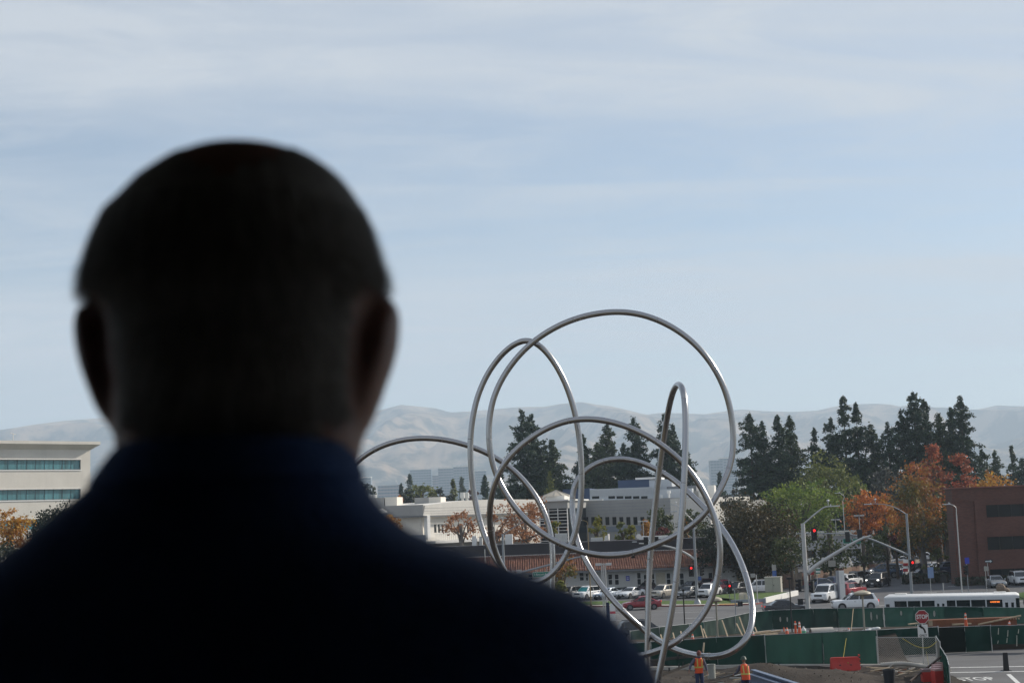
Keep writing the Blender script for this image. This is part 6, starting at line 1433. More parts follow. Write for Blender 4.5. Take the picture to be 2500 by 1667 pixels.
def signs():
    # octagonal stop sign with turn plate
    d = 97.5; t = thing('stop_sign', 'red STOP sign above a left turn ONLY plate on a pole', 'sign', XY(2256, d)); q = lambda a, b_: lw(t, W(a, b_, d))
    c = q(2251, 1505); pole(t, (0, 0.05, 0), (c.x, 0.05, c.z + 0.3), 0.035, 0.035, M_GALV, foot=False)
    tilt = math.radians(-2.0)
    def octa(r, y, name, m, par, dz=0):
        b = MB(); P = [(c.x + r * math.cos(math.pi / 8 + k * math.pi / 4 + 0), y, c.z + r * math.sin(math.pi / 8 + k * math.pi / 4)) for k in range(8)]; Q = [(p[0], y + 0.006, p[2]) for p in P]
        b.add(P + Q, [tuple(range(8)), tuple(range(8, 16))[::-1]] + [(i, 8 + i, 8 + (i + 1) % 8, (i + 1) % 8) for i in range(8)]); return b.build(name, m, par)
    s = octa(0.47, -0.01, 'octagon_border', M_SWHITE, t); f = octa(0.435, -0.018, 'octagon_face', M_SRED, t)
    text('stop_lettering', 'STOP', 0.375, M_SWHITE, f, (c.x, -0.024, c.z), (RX90, 0, 0), sx=0.82, bold=0.012)
    c2 = q(2253, 1539); p2 = plate(t, c2, 0.66, 0.80, M_SWHITE, 'turn_plate')
    # bent arrow
    b = MB(); ox, oz = c2.x, c2.z + 0.08; A = []
    for k in range(9):
        a = k / 8 * math.radians(70); A.append((ox - 0.22 + 0.36 * math.cos(a), oz - 0.22 + 0.42 * math.sin(a)))
    for k in range(8):
        (x0, z0), (x1, z1) = A[k], A[k + 1]; b.beam((x0, -0.022, z0), (x1, -0.022, z1), 0.012, 0.10, up=(0, 0, 1)) if False else b.beam((x0, -0.022, z0), (x1 + (x1 - x0) * 0.2, -0.022, z1 + (z1 - z0) * 0.2), 0.11, 0.008, up=(0, 1, 0))
    hx, hz = A[-1]; b.add([(hx - 0.20, -0.024, hz + 0.09), (hx + 0.03, -0.024, hz + 0.15), (hx + 0.02, -0.024, hz - 0.13)], [(0, 1, 2)]); b.add([(hx - 0.20, -0.024, hz + 0.09), (hx + 0.03, -0.024, hz + 0.15), (hx - 0.02, -0.024, hz + 0.0)], [(2, 1, 0)])
    b.build('arrow', M_SIGB, p2)
    text('only_lettering', 'ONLY', 0.20, M_SIGB, p2, (c2.x, -0.026, c2.z - 0.30), (RX90, 0, 0), sx=0.9, bold=0.004)
    def post_sign(name, lb, px, d, ytop, parts, r=0.035, mp_=None, foot=0.0):
        t = thing(name, lb, 'sign', XY(px, d)); q = lambda a, b_: lw(t, W(a, b_, d)); pole(t, (0, 0.06, 0), (0, 0.06, q(px, ytop).z), r, r, mp_ or M_GALV, foot=False)
        for (x0, y0, x1, y1, m, nm) in parts:
            a = q(x0, y0); b_ = q(x1, y1); plate(t, (a + b_) / 2, b_.x - a.x, a.z - b_.z, m, nm)
        return t
    post_sign('banner_sign', 'blue and pale banner on a post before the cream house', 1890, 192, 1376, [(1884, 1378, 1895, 1392, M_SBACK, 'pale_panel'), (1885, 1392, 1896, 1408, M_SBLUE, 'blue_panel')])
    t = post_sign('green_sign', 'small green and white sign right of the near mast', 1998, 182, 1386, [(1991, 1387, 2003, 1400, M_SWHITE, 'panel'), ]); q = lambda a, b_: lw(t, W(a, b_, 182))
    plate(t, q(1997, 1390) + Vector((0, -0.03, 0)), 0.56, 0.2, M_SGREEN, 'green_band'); plate(t, q(1997, 1398) + Vector((0, -0.03, 0)), 0.56, 0.14, M_SGREEN, 'green_band')
    post_sign('red_sign', 'small dull red sign beside the plank fence', 1982, 184, 1392, [(1978, 1394, 1987, 1402, M_SRED, 'panel')])
    post_sign('blue_sign', 'blue information sign on a thin post before the hedge', 2274, 176, 1381, [(2264, 1384, 2280, 1410, mat('sign_sky', (0.20, 0.29, 0.48), 0.5), 'panel')])
    t = post_sign('arrow_sign', 'black one way arrow sign before the brick building', 2415, 190, 1366, [(2404, 1365.5, 2424, 1373, M_SIGB, 'panel')]); q = lambda a, b_: lw(t, W(a, b_, 190)); p = q(2413, 1369.5)
    b = MB(); b.box(p + Vector((-0.1, -0.03, 0)), (0.6, 0.01, 0.16)); b.add([p + Vector((0.2, -0.035, 0.18)), p + Vector((0.2, -0.035, -0.18)), p + Vector((0.46, -0.035, 0))], [(0, 1, 2)]); b.build('arrow', mat('arrow_white', (0.55, 0.6, 0.62), 0.5), t)
    post_sign('sign_back', 'bare sign back on a post left of the silver sedan', 2410, 178, 1381, [(2402, 1382, 2414, 1393, M_SBACK, 'panel')])
    # white pylon
    d = 172; t = thing('pylon_sign', 'tall white pylon sign beside the delivery van', 'sign', XY(2057, d), math.radians(14)); z = W(2055, 1392, d).z
    b = MB(); b.bbox((-0.36, -0.12, 0), (0.36, 0.12, z)); b.build('panel', M_SWHITE, t); b = MB(); b.bbox((-0.5, -0.2, 0), (-0.363, 0.3, z)); b.build('side_panel', mat('pylon_grey', (0.22, 0.23, 0.26), 0.5), t)
    b = MB()
    for k in range(7): b.bbox((-0.12 + 0.03 * (k % 2), -0.126, z - 0.5 - k * 0.16), (0.1, -0.121, z - 0.44 - k * 0.16))
    b.build('faint_print', M_LAMPH, t)
    # utility cabinets
    d = 189; t = thing('utility_cabinet', 'big concrete coloured utility cabinet on the corner lawn', 'cabinet', XY(1890, d), math.radians(-20)); z = W(1890, 1407, d).z
    b = MB(); b.bbox((-1.0, -0.6, 0.0), (1.0, 0.6, z - 0.08)); b.build('box', mat('cabinet_beige', (0.40, 0.38, 0.33), 0.7, var=0.06), t); b = MB(); b.bbox((-1.06, -0.66, z - 0.08 + 0.002), (1.06, 0.66, z)); b.build('lid', M_CONC, t)
    b = MB(); b.bbox((-0.01, -0.612, 0.1), (0.01, -0.602, z - 0.2)); b.bbox((0.1, -0.62, z * 0.5), (0.16, -0.602, z * 0.5 + 0.2)); b.build('door_seam', M_SIGB, t)
    d = 174.5; t = thing('control_cabinet', 'small rounded pale cabinet on the far pavement', 'cabinet', XY(1815, d), 0.5); z = W(1815, 1446, d).z
    b = MB(); P = [(-0.4, 0), (0.4, 0), (0.4, z - 0.25), (0.3, z - 0.06), (0.15, z), (-0.15, z), (-0.3, z - 0.06), (-0.4, z - 0.25)]; n = len(P); b.add([(x, -0.3, zz) for x, zz in P] + [(x, 0.3, zz) for x, zz in P], [tuple(range(n)), tuple(range(n, 2 * n))[::-1]] + [(i, n + i, n + (i + 1) % n, (i + 1) % n) for i in range(n)]); b.build('box', mat('cabinet_cream', (0.52, 0.46, 0.36), 0.7), t)
    b = MB(); b.bbox((-0.12, -0.31, z * 0.4), (0.12, -0.302, z * 0.8)); b.build('panel', M_SBACK, t)
    # low white corner wall
    A = G(1868, 1471); B = G(1947, 1452); o = thing('corner_wall', 'low white wall edging the corner lawn', 'wall', (A.x, A.y, 0)); b = MB(); b.beam((0, 0, 0.3), (B.x - A.x, B.y - A.y, 0.3), 0.25, 0.6); b.build('wall_face', M_TRIM, o); b = MB(); b.beam((-4, -0.3, 0.25), (0, 0, 0.25), 0.25, 0.5); b.build('end_wall', M_BAND, o)
    sheet('corner_lawn', [(A.x - 3, A.y + 0.3), (A.x, A.y + 0.3), (B.x - 0.5, B.y + 0.2), (B.x - 6, B.y + 3), (A.x - 5, A.y + 12)], 0.40, M_GRASS)
    # mound of lawn with rocks behind the bus at right
    P = G(2470, 1447); t = thing('grass_mound', 'bright grass mound behind the bus at the right edge', 'mound', (64.5, 165, 0)); b = MB(); rg = []
    for k in range(7):
        f = k / 6; rg.append([(math.cos(a) * 11.5 * (1 - 0.9 * f ** 1.5), math.sin(a) * 5 * (1 - 0.9 * f ** 1.5), 1.35 * f ** 0.8) for a in [2 * math.pi * j / 24 for j in range(24)]])
    b.loft(rg); b.build('turf', M_GRASS, t, smooth=60)
    t = thing('landscape_rock', 'brown rock on the grass mound behind the bus', 'rock', W(2443, 1433, 163)); b = MB(); b.ell((0, 0, -0.1), (0.55, 0.4, 0.55), 7, 5); b.ell((0.4, 0, -0.35), (0.6, 0.4, 0.35), 7, 5); b.build('stone', mat('rock_brown', (0.20, 0.15, 0.11), 0.9, var=0.3, scale=3, bump=0.5), t)
    # plank fence along the side street
    P0 = G(1915, 1436); P1 = G(2248, 1392); L = (P1 - P0).length; t = thing('plank_fence', 'weathered plank fence along the side street behind the parked cars', 'fence', P0, math.atan2(P1.y - P0.y, P1.x - P0.x))
    rr = random.Random(3); n = int(L / 0.16); cols = [mat('plank_%d' % k, c, 0.9, var=0.2, scale=3) for k, c in enumerate(((0.20, 0.12, 0.085), (0.26, 0.18, 0.13), (0.17, 0.075, 0.05), (0.30, 0.24, 0.18)))]
    secs = {}
    for k in range(n):
        secs.setdefault(k // 18, []).append(k)
    for sidx, ks in secs.items():
        b = MB()
        for k in ks: b.bbox((k * 0.16, rr.uniform(-0.01, 0.01), 0.05), (k * 0.16 + 0.145, 0.03, 1.85 + rr.uniform(-0.05, 0.05)))
        o = b.build('plank_section', cols[(sidx * 7) % 4], t); o['kind'] = 'stuff'
        b = MB(); b.bbox((ks[0] * 0.16 - 0.06, 0.03, 0), (ks[0] * 0.16 + 0.06, 0.15, 2.0)); b.build('post', cols[1], t)
signs()
# ------------------------------------------------------------------ construction site
def screen_mat(name, base, tr=0.30):
    m = bpy.data.materials.new(name); m.use_nodes = True; t = m.node_tree; L = t.links.new; t.nodes.clear(); out = N(t, 'ShaderNodeOutputMaterial')
    tc = N(t, 'ShaderNodeTexCoord'); nz = N(t, 'ShaderNodeTexNoise'); mp_ = N(t, 'ShaderNodeMapping'); L(tc.outputs['Object'], mp_.inputs[0]); mp_.inputs['Scale'].default_value = (0.9, 0.9, 0.25); L(mp_.outputs[0], nz.inputs['Vector']); nz.inputs['Scale'].default_value = 1.3; nz.inputs['Detail'].default_value = 6
    mr = N(t, 'ShaderNodeMapRange'); L(nz.outputs[0], mr.inputs[0]); mr.inputs[1].default_value = 0.3; mr.inputs[2].default_value = 0.7
    mx = N(t, 'ShaderNodeMix', data_type='RGBA'); L(mr.outputs[0], mx.inputs['Factor']); mx.inputs['A'].default_value = tuple(c * 0.75 for c in base) + (1,); mx.inputs['B'].default_value = tuple(c * 1.2 for c in base) + (1,)
    d = N(t, 'ShaderNodeBsdfDiffuse'); L(mx.outputs['Result'], d.inputs[0]); tl = N(t, 'ShaderNodeBsdfTranslucent'); L(mx.outputs['Result'], tl.inputs[0])
    a = N(t, 'ShaderNodeMixShader'); a.inputs[0].default_value = tr; L(d.outputs[0], a.inputs[1]); L(tl.outputs[0], a.inputs[2])
    tp = N(t, 'ShaderNodeBsdfTransparent'); c = N(t, 'ShaderNodeMixShader'); c.inputs[0].default_value = 0.035; L(a.outputs[0], c.inputs[1]); L(tp.outputs[0], c.inputs[2]); L(c.outputs[0], out.inputs[0])
    return m
M_SCR = screen_mat('green_windscreen', (0.022, 0.064, 0.052)); M_SCRD = screen_mat('dark_green_windscreen', (0.009, 0.036, 0.030), 0.2); M_SCRP = screen_mat('faded_green_windscreen', (0.085, 0.12, 0.10), 0.40); M_SCRK = screen_mat('near_black_windscreen', (0.006, 0.012, 0.011), 0.1)  # the pale copy has sunlight through the left run put into its colour
M_FPOST = mat('fence_post_steel', (0.45, 0.46, 0.46), 0.45, metal=0.5, var=0.15, scale=5)
M_ORANGE = mat('cone_orange', (0.62, 0.09, 0.02), 0.5, var=0.08); M_WOOD = mat('lumber', (0.42, 0.33, 0.22), 0.85, var=0.2, scale=4); M_WOODR = mat('red_brown_lumber', (0.20, 0.075, 0.035), 0.85, var=0.2, scale=3); M_BARR = mat('barrier_red', (0.50, 0.035, 0.025), 0.5, var=0.12, scale=3)
RF = random.Random(21)
def fence(label, pts, step, mats, sag=0.0, flap=0.0, name='screen_fence', brace=False):
    """pts: (x, y, z_bottom, z_top) along the line; one screen panel per bay, a post at each joint"""
    P = [Vector(p[:2]) for p in pts]; t = thing(name, label, 'fence', (P[0].x, P[0].y, 0)); o0 = P[0]; i_pan = 0
    for i in range(len(P) - 1):
        a, b_ = P[i] - o0, P[i + 1] - o0; L = (b_ - a).length; n = max(1, round(L / step)); nr = Vector((-(b_ - a).y, (b_ - a).x)).normalized()
        za0, za1, zb0, zb1 = pts[i][2], pts[i][3], pts[i + 1][2], pts[i + 1][3]
        for k in range(n):
            u0, u1 = k / n, (k + 1) / n; p, q = a + (b_ - a) * u0, a + (b_ - a) * u1
            zl0, zl1 = za0 + (zb0 - za0) * u0, za1 + (zb1 - za1) * u0; zr0, zr1 = za0 + (zb0 - za0) * u1, za1 + (zb1 - za1) * u1
            m = MB(); nx, nz = 14, 7; ph = RF.random() * 6
            for j in range(nz + 1):
                for h in range(nx + 1):
                    u = h / nx; v = j / nz; c = p + (q - p) * u; bul = 0.07 * math.sin(math.pi * u) * math.sin(math.pi * v) + 0.045 * math.sin(11 * u + ph) * math.sin(4 * v + ph) + 0.05 * noise.noise(Vector((u * 5 + ph * 9, v * 3, i_pan)))
                    z0 = zl0 + (zr0 - zl0) * u; z1 = zl1 + (zr1 - zl1) * u - sag * math.sin(math.pi * u) * (0.6 + 0.8 * RF.random() if False else 1); c = c + nr * (bul - 0.04)
                    m.v.append((c.x, c.y, z0 + (z1 - z0) * v))
            for j in range(nz):
                for h in range(nx): e = j * (nx + 1) + h; m.f.append((e, e + 1, e + nx + 2, e + nx + 1))
            mm = mats[i_pan % len(mats)]; i_pan += 1
            m.build('screen_panel', mm, t, smooth=60)
            m = MB(); m.cyl((p.x, p.y, 0), (p.x, p.y, zl1 + 0.06), 0.032, n=7); m.build('post', M_FPOST, t, smooth=60)
            m = MB(); m.cyl((p.x, p.y, zl1), (q.x, q.y, zr1), 0.022, n=6); m.build('rail', M_FPOST, t)
            if brace and k % 2 == 0:
                c = p + (q - p) * 0.4; m = MB(); s = -nr * 1.0; m.beam((c.x, c.y, (zl1 + zl0) / 2 + 0.5), (c.x + s.x + 0.5, c.y + s.y, 0.1), 0.09, 0.05); m.build('brace', M_WOOD, t)
    m = MB(); q = P[-1] - o0; m.cyl((q.x, q.y, 0), (q.x, q.y, pts[-1][3] + 0.06), 0.032, n=7); m.build('post', M_FPOST, t, smooth=60)
    return t
def fp(px, py, d, drop=1.55):
    p = W(px, py, d); return (p.x, p.y, max(0.02, p.z - drop), p.z)
# far fence, in three runs
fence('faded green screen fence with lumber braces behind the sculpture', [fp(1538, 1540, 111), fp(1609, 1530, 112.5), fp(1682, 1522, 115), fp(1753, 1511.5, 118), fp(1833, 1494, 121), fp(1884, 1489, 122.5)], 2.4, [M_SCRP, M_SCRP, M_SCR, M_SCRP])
F2 = fence('far green screen fence before the white suv, right of the tubes', [fp(1884, 1489, 122.6), fp(1985, 1485, 123), fp(2045, 1484, 123), fp(2155, 1483, 123)], 2.6, [M_SCRD, M_SCRD, M_SCR, M_SCR, M_SCRD])
F3 = fence('far green screen fence in front of the bus', [fp(2158, 1482, 122.6), fp(2306, 1480, 121.5), fp(2400, 1481, 120.5), fp(2520, 1483, 119.5), fp(2800, 1490, 117)], 2.6, [M_SCR, M_SCR, M_SCRD])
# near fence with tall screens
def np_(px, py, d): p = W(px, py, d); return (p.x, p.y, 0.05, p.z)
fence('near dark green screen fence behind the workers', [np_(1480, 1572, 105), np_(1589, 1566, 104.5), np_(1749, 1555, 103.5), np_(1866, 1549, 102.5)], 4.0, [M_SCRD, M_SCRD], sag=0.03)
fence('near green screen fence behind the red barrier', [np_(1868, 1550, 102.3), np_(2007, 1543, 101.2), np_(2140, 1537, 100)], 3.9, [M_SCR, M_SCR])
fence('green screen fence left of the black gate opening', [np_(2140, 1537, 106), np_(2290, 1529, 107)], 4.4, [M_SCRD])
fence('black screened gate beyond the access road', [np_(2290, 1531, 107.2), np_(2418, 1526, 107.6)], 2.2, [M_SCRK, M_SCRD, M_SCRK], name='screen_gate')
F4 = fence('torn green screen panel at the right edge with bright slits', [(*W(2418, 1527, 107).to_2d(), 0.55, W(2418, 1527, 107).z), (*W(2560, 1523, 106).to_2d(), 0.55, W(2560, 1523, 106).z)], 5.0, [M_SCRD], name='screen_panel_fence')
def slits():
    t = F4
    for px, py, h in ((2437, 1540, 0.45), (2460, 1545, 0.45), (2486, 1540, 0.3), (2458, 1562, 0.35), (2482, 1563, 0.75), (2436, 1566, 0.2)):
        p = lw(t, W(px, py, 106.75 - (px - 2418) / 142)); b = MB(); b.add([p + Vector((-0.05, 0, -h / 2)), p + Vector((0.02, 0, -h / 2)), p + Vector((0.07, 0, h / 2)), p + Vector((0.02, 0, h / 2))], [(0, 1, 2, 3)]); b.build('tear', mat('pale_liner', (0.42, 0.40, 0.34), 0.8), t)
slits()
# banner posters on the far screens
for lb, px, py, w, h, m in (('pale oval print on the dark far screen', 2038, 1503, 0.30, 0.85, M_SCRP), ('white slit print on the far screen left of the lamp pole', 2127, 1503, 0.14, 0.7, M_SBACK), ('white t shaped tear on the far screen', 2141, 1505, 0.12, 0.4, M_SBACK), ('left of two white slits above the red cones', 1905, 1511, 0.14, 0.42, M_SBACK), ('right of two white slits above the red cones', 1922, 1511, 0.12, 0.40, M_SBACK), ('left of two dark and white stickers near the stop sign', 2200, 1496, 0.16, 0.4, M_SBACK), ('right of two dark and white stickers near the stop sign', 2281, 1497, 0.18, 0.5, M_SBACK)):
    t = F3 if px > 2157 else F2; p = lw(t, W(px, py, 122.35 - (px - 2158) / 148 * 1.1 if px > 2157 else 122.4 + 0.3 * (px > 1985))); b = MB(); n = 12; b.add([(p.x + w / 2 * math.cos(2 * math.pi * k / n), p.y, p.z + h / 2 * math.sin(2 * math.pi * k / n)) for k in range(n)], [tuple(range(n))]); b.build('sticker', m, t)['label'] = lb

def chainlink(label, A, B, z0, z1, tilt=0.0):
    t = thing('chain_link_fence', label, 'fence', A); L = (B - A).length; t.rotation_euler = (0, 0, math.atan2(B.y - A.y, B.x - A.x)); b = MB(); h = z1 - z0; pit = 0.14; k = -h
    while k < L:
        for s in (0, 1):
            x0, x1 = k, k + h; zz0, zz1 = z0, z1
            if x0 < 0: zz0 += -x0; x0 = 0
            if x1 > L: zz1 -= (x1 - L); x1 = L
            if zz1 > zz0:
                if s: b.beam((x0, 0.0, zz0), (x1, 0.0, zz1), 0.010, 0.010)
                else: b.beam((L - x0, 0.012, zz0), (L - x1, 0.012, zz1), 0.010, 0.010)
        k += pit
    o = b.build('wire_mesh', mat('wire', (0.30, 0.32, 0.32), 0.4, metal=0.6), t); o['kind'] = 'stuff'
    for x in (0, L): m = MB(); m.cyl((x, 0, 0), (x, 0, z1 + 0.08), 0.035, n=8); m.build('post', M_FPOST, t, smooth=60)
    m = MB(); m.cyl((0, 0, z1), (L, 0, z1), 0.022, n=6); m.build('rail', M_FPOST, t)
    return t
a = XY(2144, 99.6); b_ = XY(2289, 98.2); chainlink('open chain link panel behind the stop sign pole', a, b_, 0.1, W(2200, 1555, 99).z)
c_ = XY(2300, 94); d_ = XY(2316, 88.5)
chainlink('leaning chain link panel running towards the viewer by the stacked barriers', XY(2291, 98.0), c_, 0.1, 2.0)
fence('dark green screen at the access road edge near the bottom', [(c_.x, c_.y, 0.05, 1.75), (d_.x, d_.y, 0.05, 1.65), (XY(2322, 84).x, 84, 0.05, 1.6)], 3.0, [M_SCRD])

def cone(label, px, py, d, h=0.75, tube=False):
    t = thing('traffic_cone', label, 'cone', XY(px, d)); t.location.z = SITE_H(t.location.x, d) if d < 121 else 0.02
    b = MB(); b.bbox((-0.19, -0.19, 0), (0.19, 0.19, 0.05)); b.build('base', M_SIGB if tube else M_ORANGE, t); b = MB(); b.lathe([(0.14 if not tube else 0.09, 0.05), (0.05 if not tube else 0.055, h - 0.02), (0.02, h)], 14); b.build('cone_body', M_ORANGE, t, smooth=50)
    for z in ((0.45, 0.62) if not tube else (0.55, 0.75)):
        if z * h / 0.75 < h - 0.1: m = MB(); zz = z * h / 0.75; r = lambda q_: (0.14 + (0.05 - 0.14) * (q_ / h) if not tube else 0.085) + 0.006; m.lathe([(r(zz), zz), (r(zz + 0.1), zz + 0.1)], 14); m.build('collar', M_SWHITE, t, smooth=50)
cone('short orange cone left of the red cone cluster', 1925, 1541, 108, 0.55); cone('tall orange cone with white collars in the cluster', 1956, 1540, 108, 0.95); cone('thin orange marker in the cone cluster', 1946, 1540, 109, 1.0, True); cone('small orange cone beside the pale drain cover', 2076, 1537, 108, 0.5); cone('orange cone with white bands before the lumber stack', 2363, 1527, 109, 1.15); cone('small orange cone seen below the big tube', 1694, 1553, 106, 0.55); cone('orange cone half hidden by the right tube', 1842, 1549, 106, 0.6); cone('small orange cone at the right end of the lumber ramp', 2468, 1516, 112, 0.5)
t = thing('orange_marker_post', 'thin red marker post against the dark far screen', 'post', XY(1916, 119)); m = MB(); m.lathe([(0.09, 0), (0.06, 0.05), (0.055, 1.3), (0.03, 1.35)], 10); m.build('tube', M_ORANGE, t, smooth=50)
p = XY(1966, 107); t = thing('water_jug', 'white and green jug beside the cones', 'jug', (p.x, p.y, SITE_H(p.x, p.y))); m = MB(); m.lathe([(0.14, 0), (0.16, 0.05), (0.16, 0.45), (0.06, 0.58), (0.05, 0.66)], 12); m.build('jug_body', M_SWHITE, t, smooth=50); m = MB(); m.lathe([(0.164, 0.12), (0.164, 0.35)], 12); m.build('jug_band', mat('jug_green', (0.12, 0.45, 0.25), 0.5), t, smooth=50)

def site_things():
    # concrete pipe
    p = XY(2009, 110); t = thing('concrete_pipe', 'curved pale concrete drain cover lying behind the near fence', 'pipe', (p.x, p.y, SITE_H(p.x, p.y)), math.radians(8)); b = MB(); rg = []
    for x in (-0.85, 0.85):
        rg.append([(x, 0.45 * math.cos(a), 0.62 * math.sin(a)) for a in [math.pi * k / 10 for k in range(11)]] + [(x, 0.36 * math.cos(a), 0.53 * math.sin(a)) for a in [math.pi * (10 - k) / 10 for k in range(11)]])
    b.loft(rg); b.build('shell', M_CONC, t, smooth=40)
    # red water barrier
    p = XY(2064, 97.4); t = thing('water_barrier', 'red plastic water barrier before the near fence', 'barrier', (p.x, p.y, SITE_H(p.x, p.y) * 0.3)); w = 0.93; z1 = W(2064, 1603, 97.4).z - t.location.z; z0 = 0.0
    b = MB(); rg = []
    for x in (-w, -w + 0.06, w - 0.06, w):
        k = 0.9 if abs(x) == w else 1.0
        rg.append([(x, -0.30 * k, z0 + 0.02), (x, -0.28 * k, 0.25), (x, -0.15 * k, 0.55), (x, -0.13 * k, z1 * k), (x, 0.13 * k, z1 * k), (x, 0.15 * k, 0.55), (x, 0.28 * k, 0.25), (x, 0.30 * k, z0 + 0.02)])
    b.loft(rg); b.build('shell', M_BARR, t, smooth=20)
    for s in (-0.35, 0.35): m = MB(); m.lathe([(0.07, 0), (0.06, 0.02)], 12, (s, -0.19, 0.42), Matrix.Rotation(RX90, 3, 'X')); m.build('forklift_hole', M_SIGB, t)
    m = MB()
    for k in range(4): m.bbox((w - 0.02, -0.16, 0.2 + k * 0.25), (w + 0.05, 0.16, 0.32 + k * 0.25))
    m.build('hinge_lugs', M_BARR, t)
    # stacked barriers by the access road
    for lab, px, d, n in (('upright stack of red barrier boxes with white lids by the chain link', 2292, 92.5, 4),):
        for k in range(n):
            p = XY(px - 1 * k, d - 1.1 * k); t = thing('barrier_box', ['rearmost', 'second', 'third', 'nearest'][k] + ' red and white barrier box in the row beside the chain link', 'barrier', (p.x, p.y, 0.0), 0.05 * k); b = MB(); b.bbox((-0.24, -0.3, 0.0), (0.24, 0.3, 0.8)); b.build('box', M_BARR, t); b = MB(); b.bbox((-0.25, -0.31, 0.802), (0.25, 0.31, 0.92)); b.build('lid', mat('barrier_pink', (0.55, 0.32, 0.30), 0.6, var=0.2), t)
    p = XY(2262, 90.5); t = thing('barrier_box', 'wide red barrier box with grey lid at the bottom, below the stop sign', 'barrier', (p.x, p.y, 0.0)); b = MB(); b.bbox((-0.26, -0.25, 0), (0.26, 0.25, 0.62)); b.build('box', M_BARR, t); b = MB(); b.bbox((-0.27, -0.26, 0.622), (0.27, 0.26, 0.78)); b.build('lid', mat('barrier_grey_lid', (0.25, 0.18, 0.17), 0.7), t)
    # black delineator
    p = XY(2457, 94.8); t = thing('delineator_post', 'black upright channel post on a flat base on the access road', 'post', p); b = MB(); z = W(2455, 1592, 94.8).z
    b.loft([[(-0.17, -0.06, 0.04), (0.17, -0.06, 0.04), (0.17, 0.06, 0.04), (-0.17, 0.06, 0.04)], [(-0.14, -0.05, z), (0.14, -0.05, z), (0.14, 0.05, z), (-0.14, 0.05, z)]]); b.build('panel', M_SIGB, t); b = MB(); b.bbox((-0.28, -0.25, 0.005), (0.28, 0.25, 0.05)); b.build('base', M_SIGB, t)
    # lumber stack beyond the gate: boards, each its own
    p = W(2268, 1527, 112.5); t = thing('lumber_stack', 'stack of red-brown boards with pale ends beyond the gate', 'lumber', (p.x, p.y, 0)); z = p.z
    for k in range(4): m = MB(); m.bbox((0, 0.0 + 0.28 * k, 0), (6.6, 0.26 + 0.28 * k, z + 0.45 - 0.02 * k)) if k else m.bbox((0, 0, 0), (6.6, 0.26, z + 0.42)); m.build('board', M_WOODR, t)
    m = MB(); m.bbox((-0.02, -0.02, z), (0.28, -0.002, z + 0.40)); m.build('end_block', M_WOOD, t); m = MB(); m.beam((1.7, -0.2, z + 0.05), (3.1, -0.2, z + 0.08), 0.3, 0.1); m.build('loose_board', M_WOOD, t); m = MB(); m.beam((3.6, -0.3, z + 0.0), (6.9, -0.1, z + 0.52), 0.12, 0.10); m.build('ramp_rail', M_WOOD, t)
    for k in range(8): m = MB(); m.bbox((5.3 + 0.2 * k, 0.02 - 0.1, z + 0.26), (5.4 + 0.2 * k, -0.003, z + 0.36)); m.build('cleat', M_WOOD, t)
    t = thing('loose_plank', 'short pale plank left of the stop sign', 'plank', W(2219, 1523, 113)); m = MB(); m.beam((0, 0, 0), (0.75, 0.3, 0.03), 0.25, 0.08); m.build('board', M_WOOD, t)
    # lumber lying along the dirt
    for i, (x0, y0, x1, y1, d) in enumerate(((1838, 1545, 1880, 1540, 108), (1846, 1548, 1905, 1539, 109), (1856, 1550, 1898, 1546, 107.5))):
        A = W(x0, y0, d); B = W(x1, y1, d + 1); t = thing('timber', ['short timber lying beside the right tube', 'long timber lying beside the right tube', 'lowest timber lying beside the right tube'][i], 'timber', A); m = MB(); m.beam((0, 0, 0), B - A, 0.18, 0.12); m.build('board', M_WOOD, t)
    for i, (x0, y0, x1, y1, d, m_) in enumerate(((1701, 1610, 1725, 1568, 101, M_WOOD), (1995, 1617, 2066, 1556, 98.6, M_YPOLE))): pass
    # leaning planks against the far fence
    for i, (x0, y0, x1, y1) in enumerate(((1763, 1513, 1778, 1554), (1798, 1521, 1815, 1552), (1805, 1505, 1822, 1550), (1711, 1526, 1719, 1556), (1717, 1534, 1727, 1557), (1662, 1540, 1666, 1557), (1643, 1544, 1648, 1560), (1613, 1548, 1618, 1562), (1843, 1530, 1851, 1547))):
        A = W(x0, y0, 112); B = W(x1, y1, 110.5); t = thing('leaning_plank', ['first plank from the right tube leaning on the faded screen, a long one', 'shorter plank between two long ones by the right tube', 'long plank nearest the right tube on its left', 'left of two close planks below the big tube', 'right of two close planks below the big tube', 'pale short plank just right of the dark leg', 'thin plank peeking right of the dark leg', 'small plank at the left end of the faded screen', 'plank leaning just right of the right tube'][i], 'plank', B); m = MB(); m.beam((0, 0, -0.1), A - B, 0.09, 0.05); m.build('board', M_WOOD, t)
    # stakes, form boards near the workers
    A = W(1590, 1612, 90); B = W(1722, 1597, 88); t = thing('form_beam', 'dark form beam with stakes running behind the left worker', 'beam', A); m = MB(); m.beam((0, 0, 0), B - A, 0.10, 0.16); m.build('beam_body', mat('dark_form_wood', (0.045, 0.038, 0.032), 0.8), t)
    for k in (0.15, 0.5, 0.78, 0.95): c = (B - A) * k; m = MB(); m.bbox((c.x - 0.04, c.y - 0.1, c.z - 0.1), (c.x + 0.04, c.y, c.z + 0.22)); m.build('stake', M_SIGB, t)
    A = W(1618, 1646, 86); B = W(1683, 1621, 84.5); t = thing('form_board', 'pale form board held by the left worker', 'board', A); m = MB(); m.beam((0, 0, 0), B - A, 0.06, 0.14); m.build('board', mat('grey_wood', (0.17, 0.14, 0.11), 0.9, var=0.2), t)
    for k in (0.25, 0.62, 0.78): c = (B - A) * k; m = MB(); m.bbox((c.x - 0.04, c.y - 0.02, c.z), (c.x + 0.04, c.y + 0.04, c.z + 0.26)); m.build('stake', M_SIGB, t)
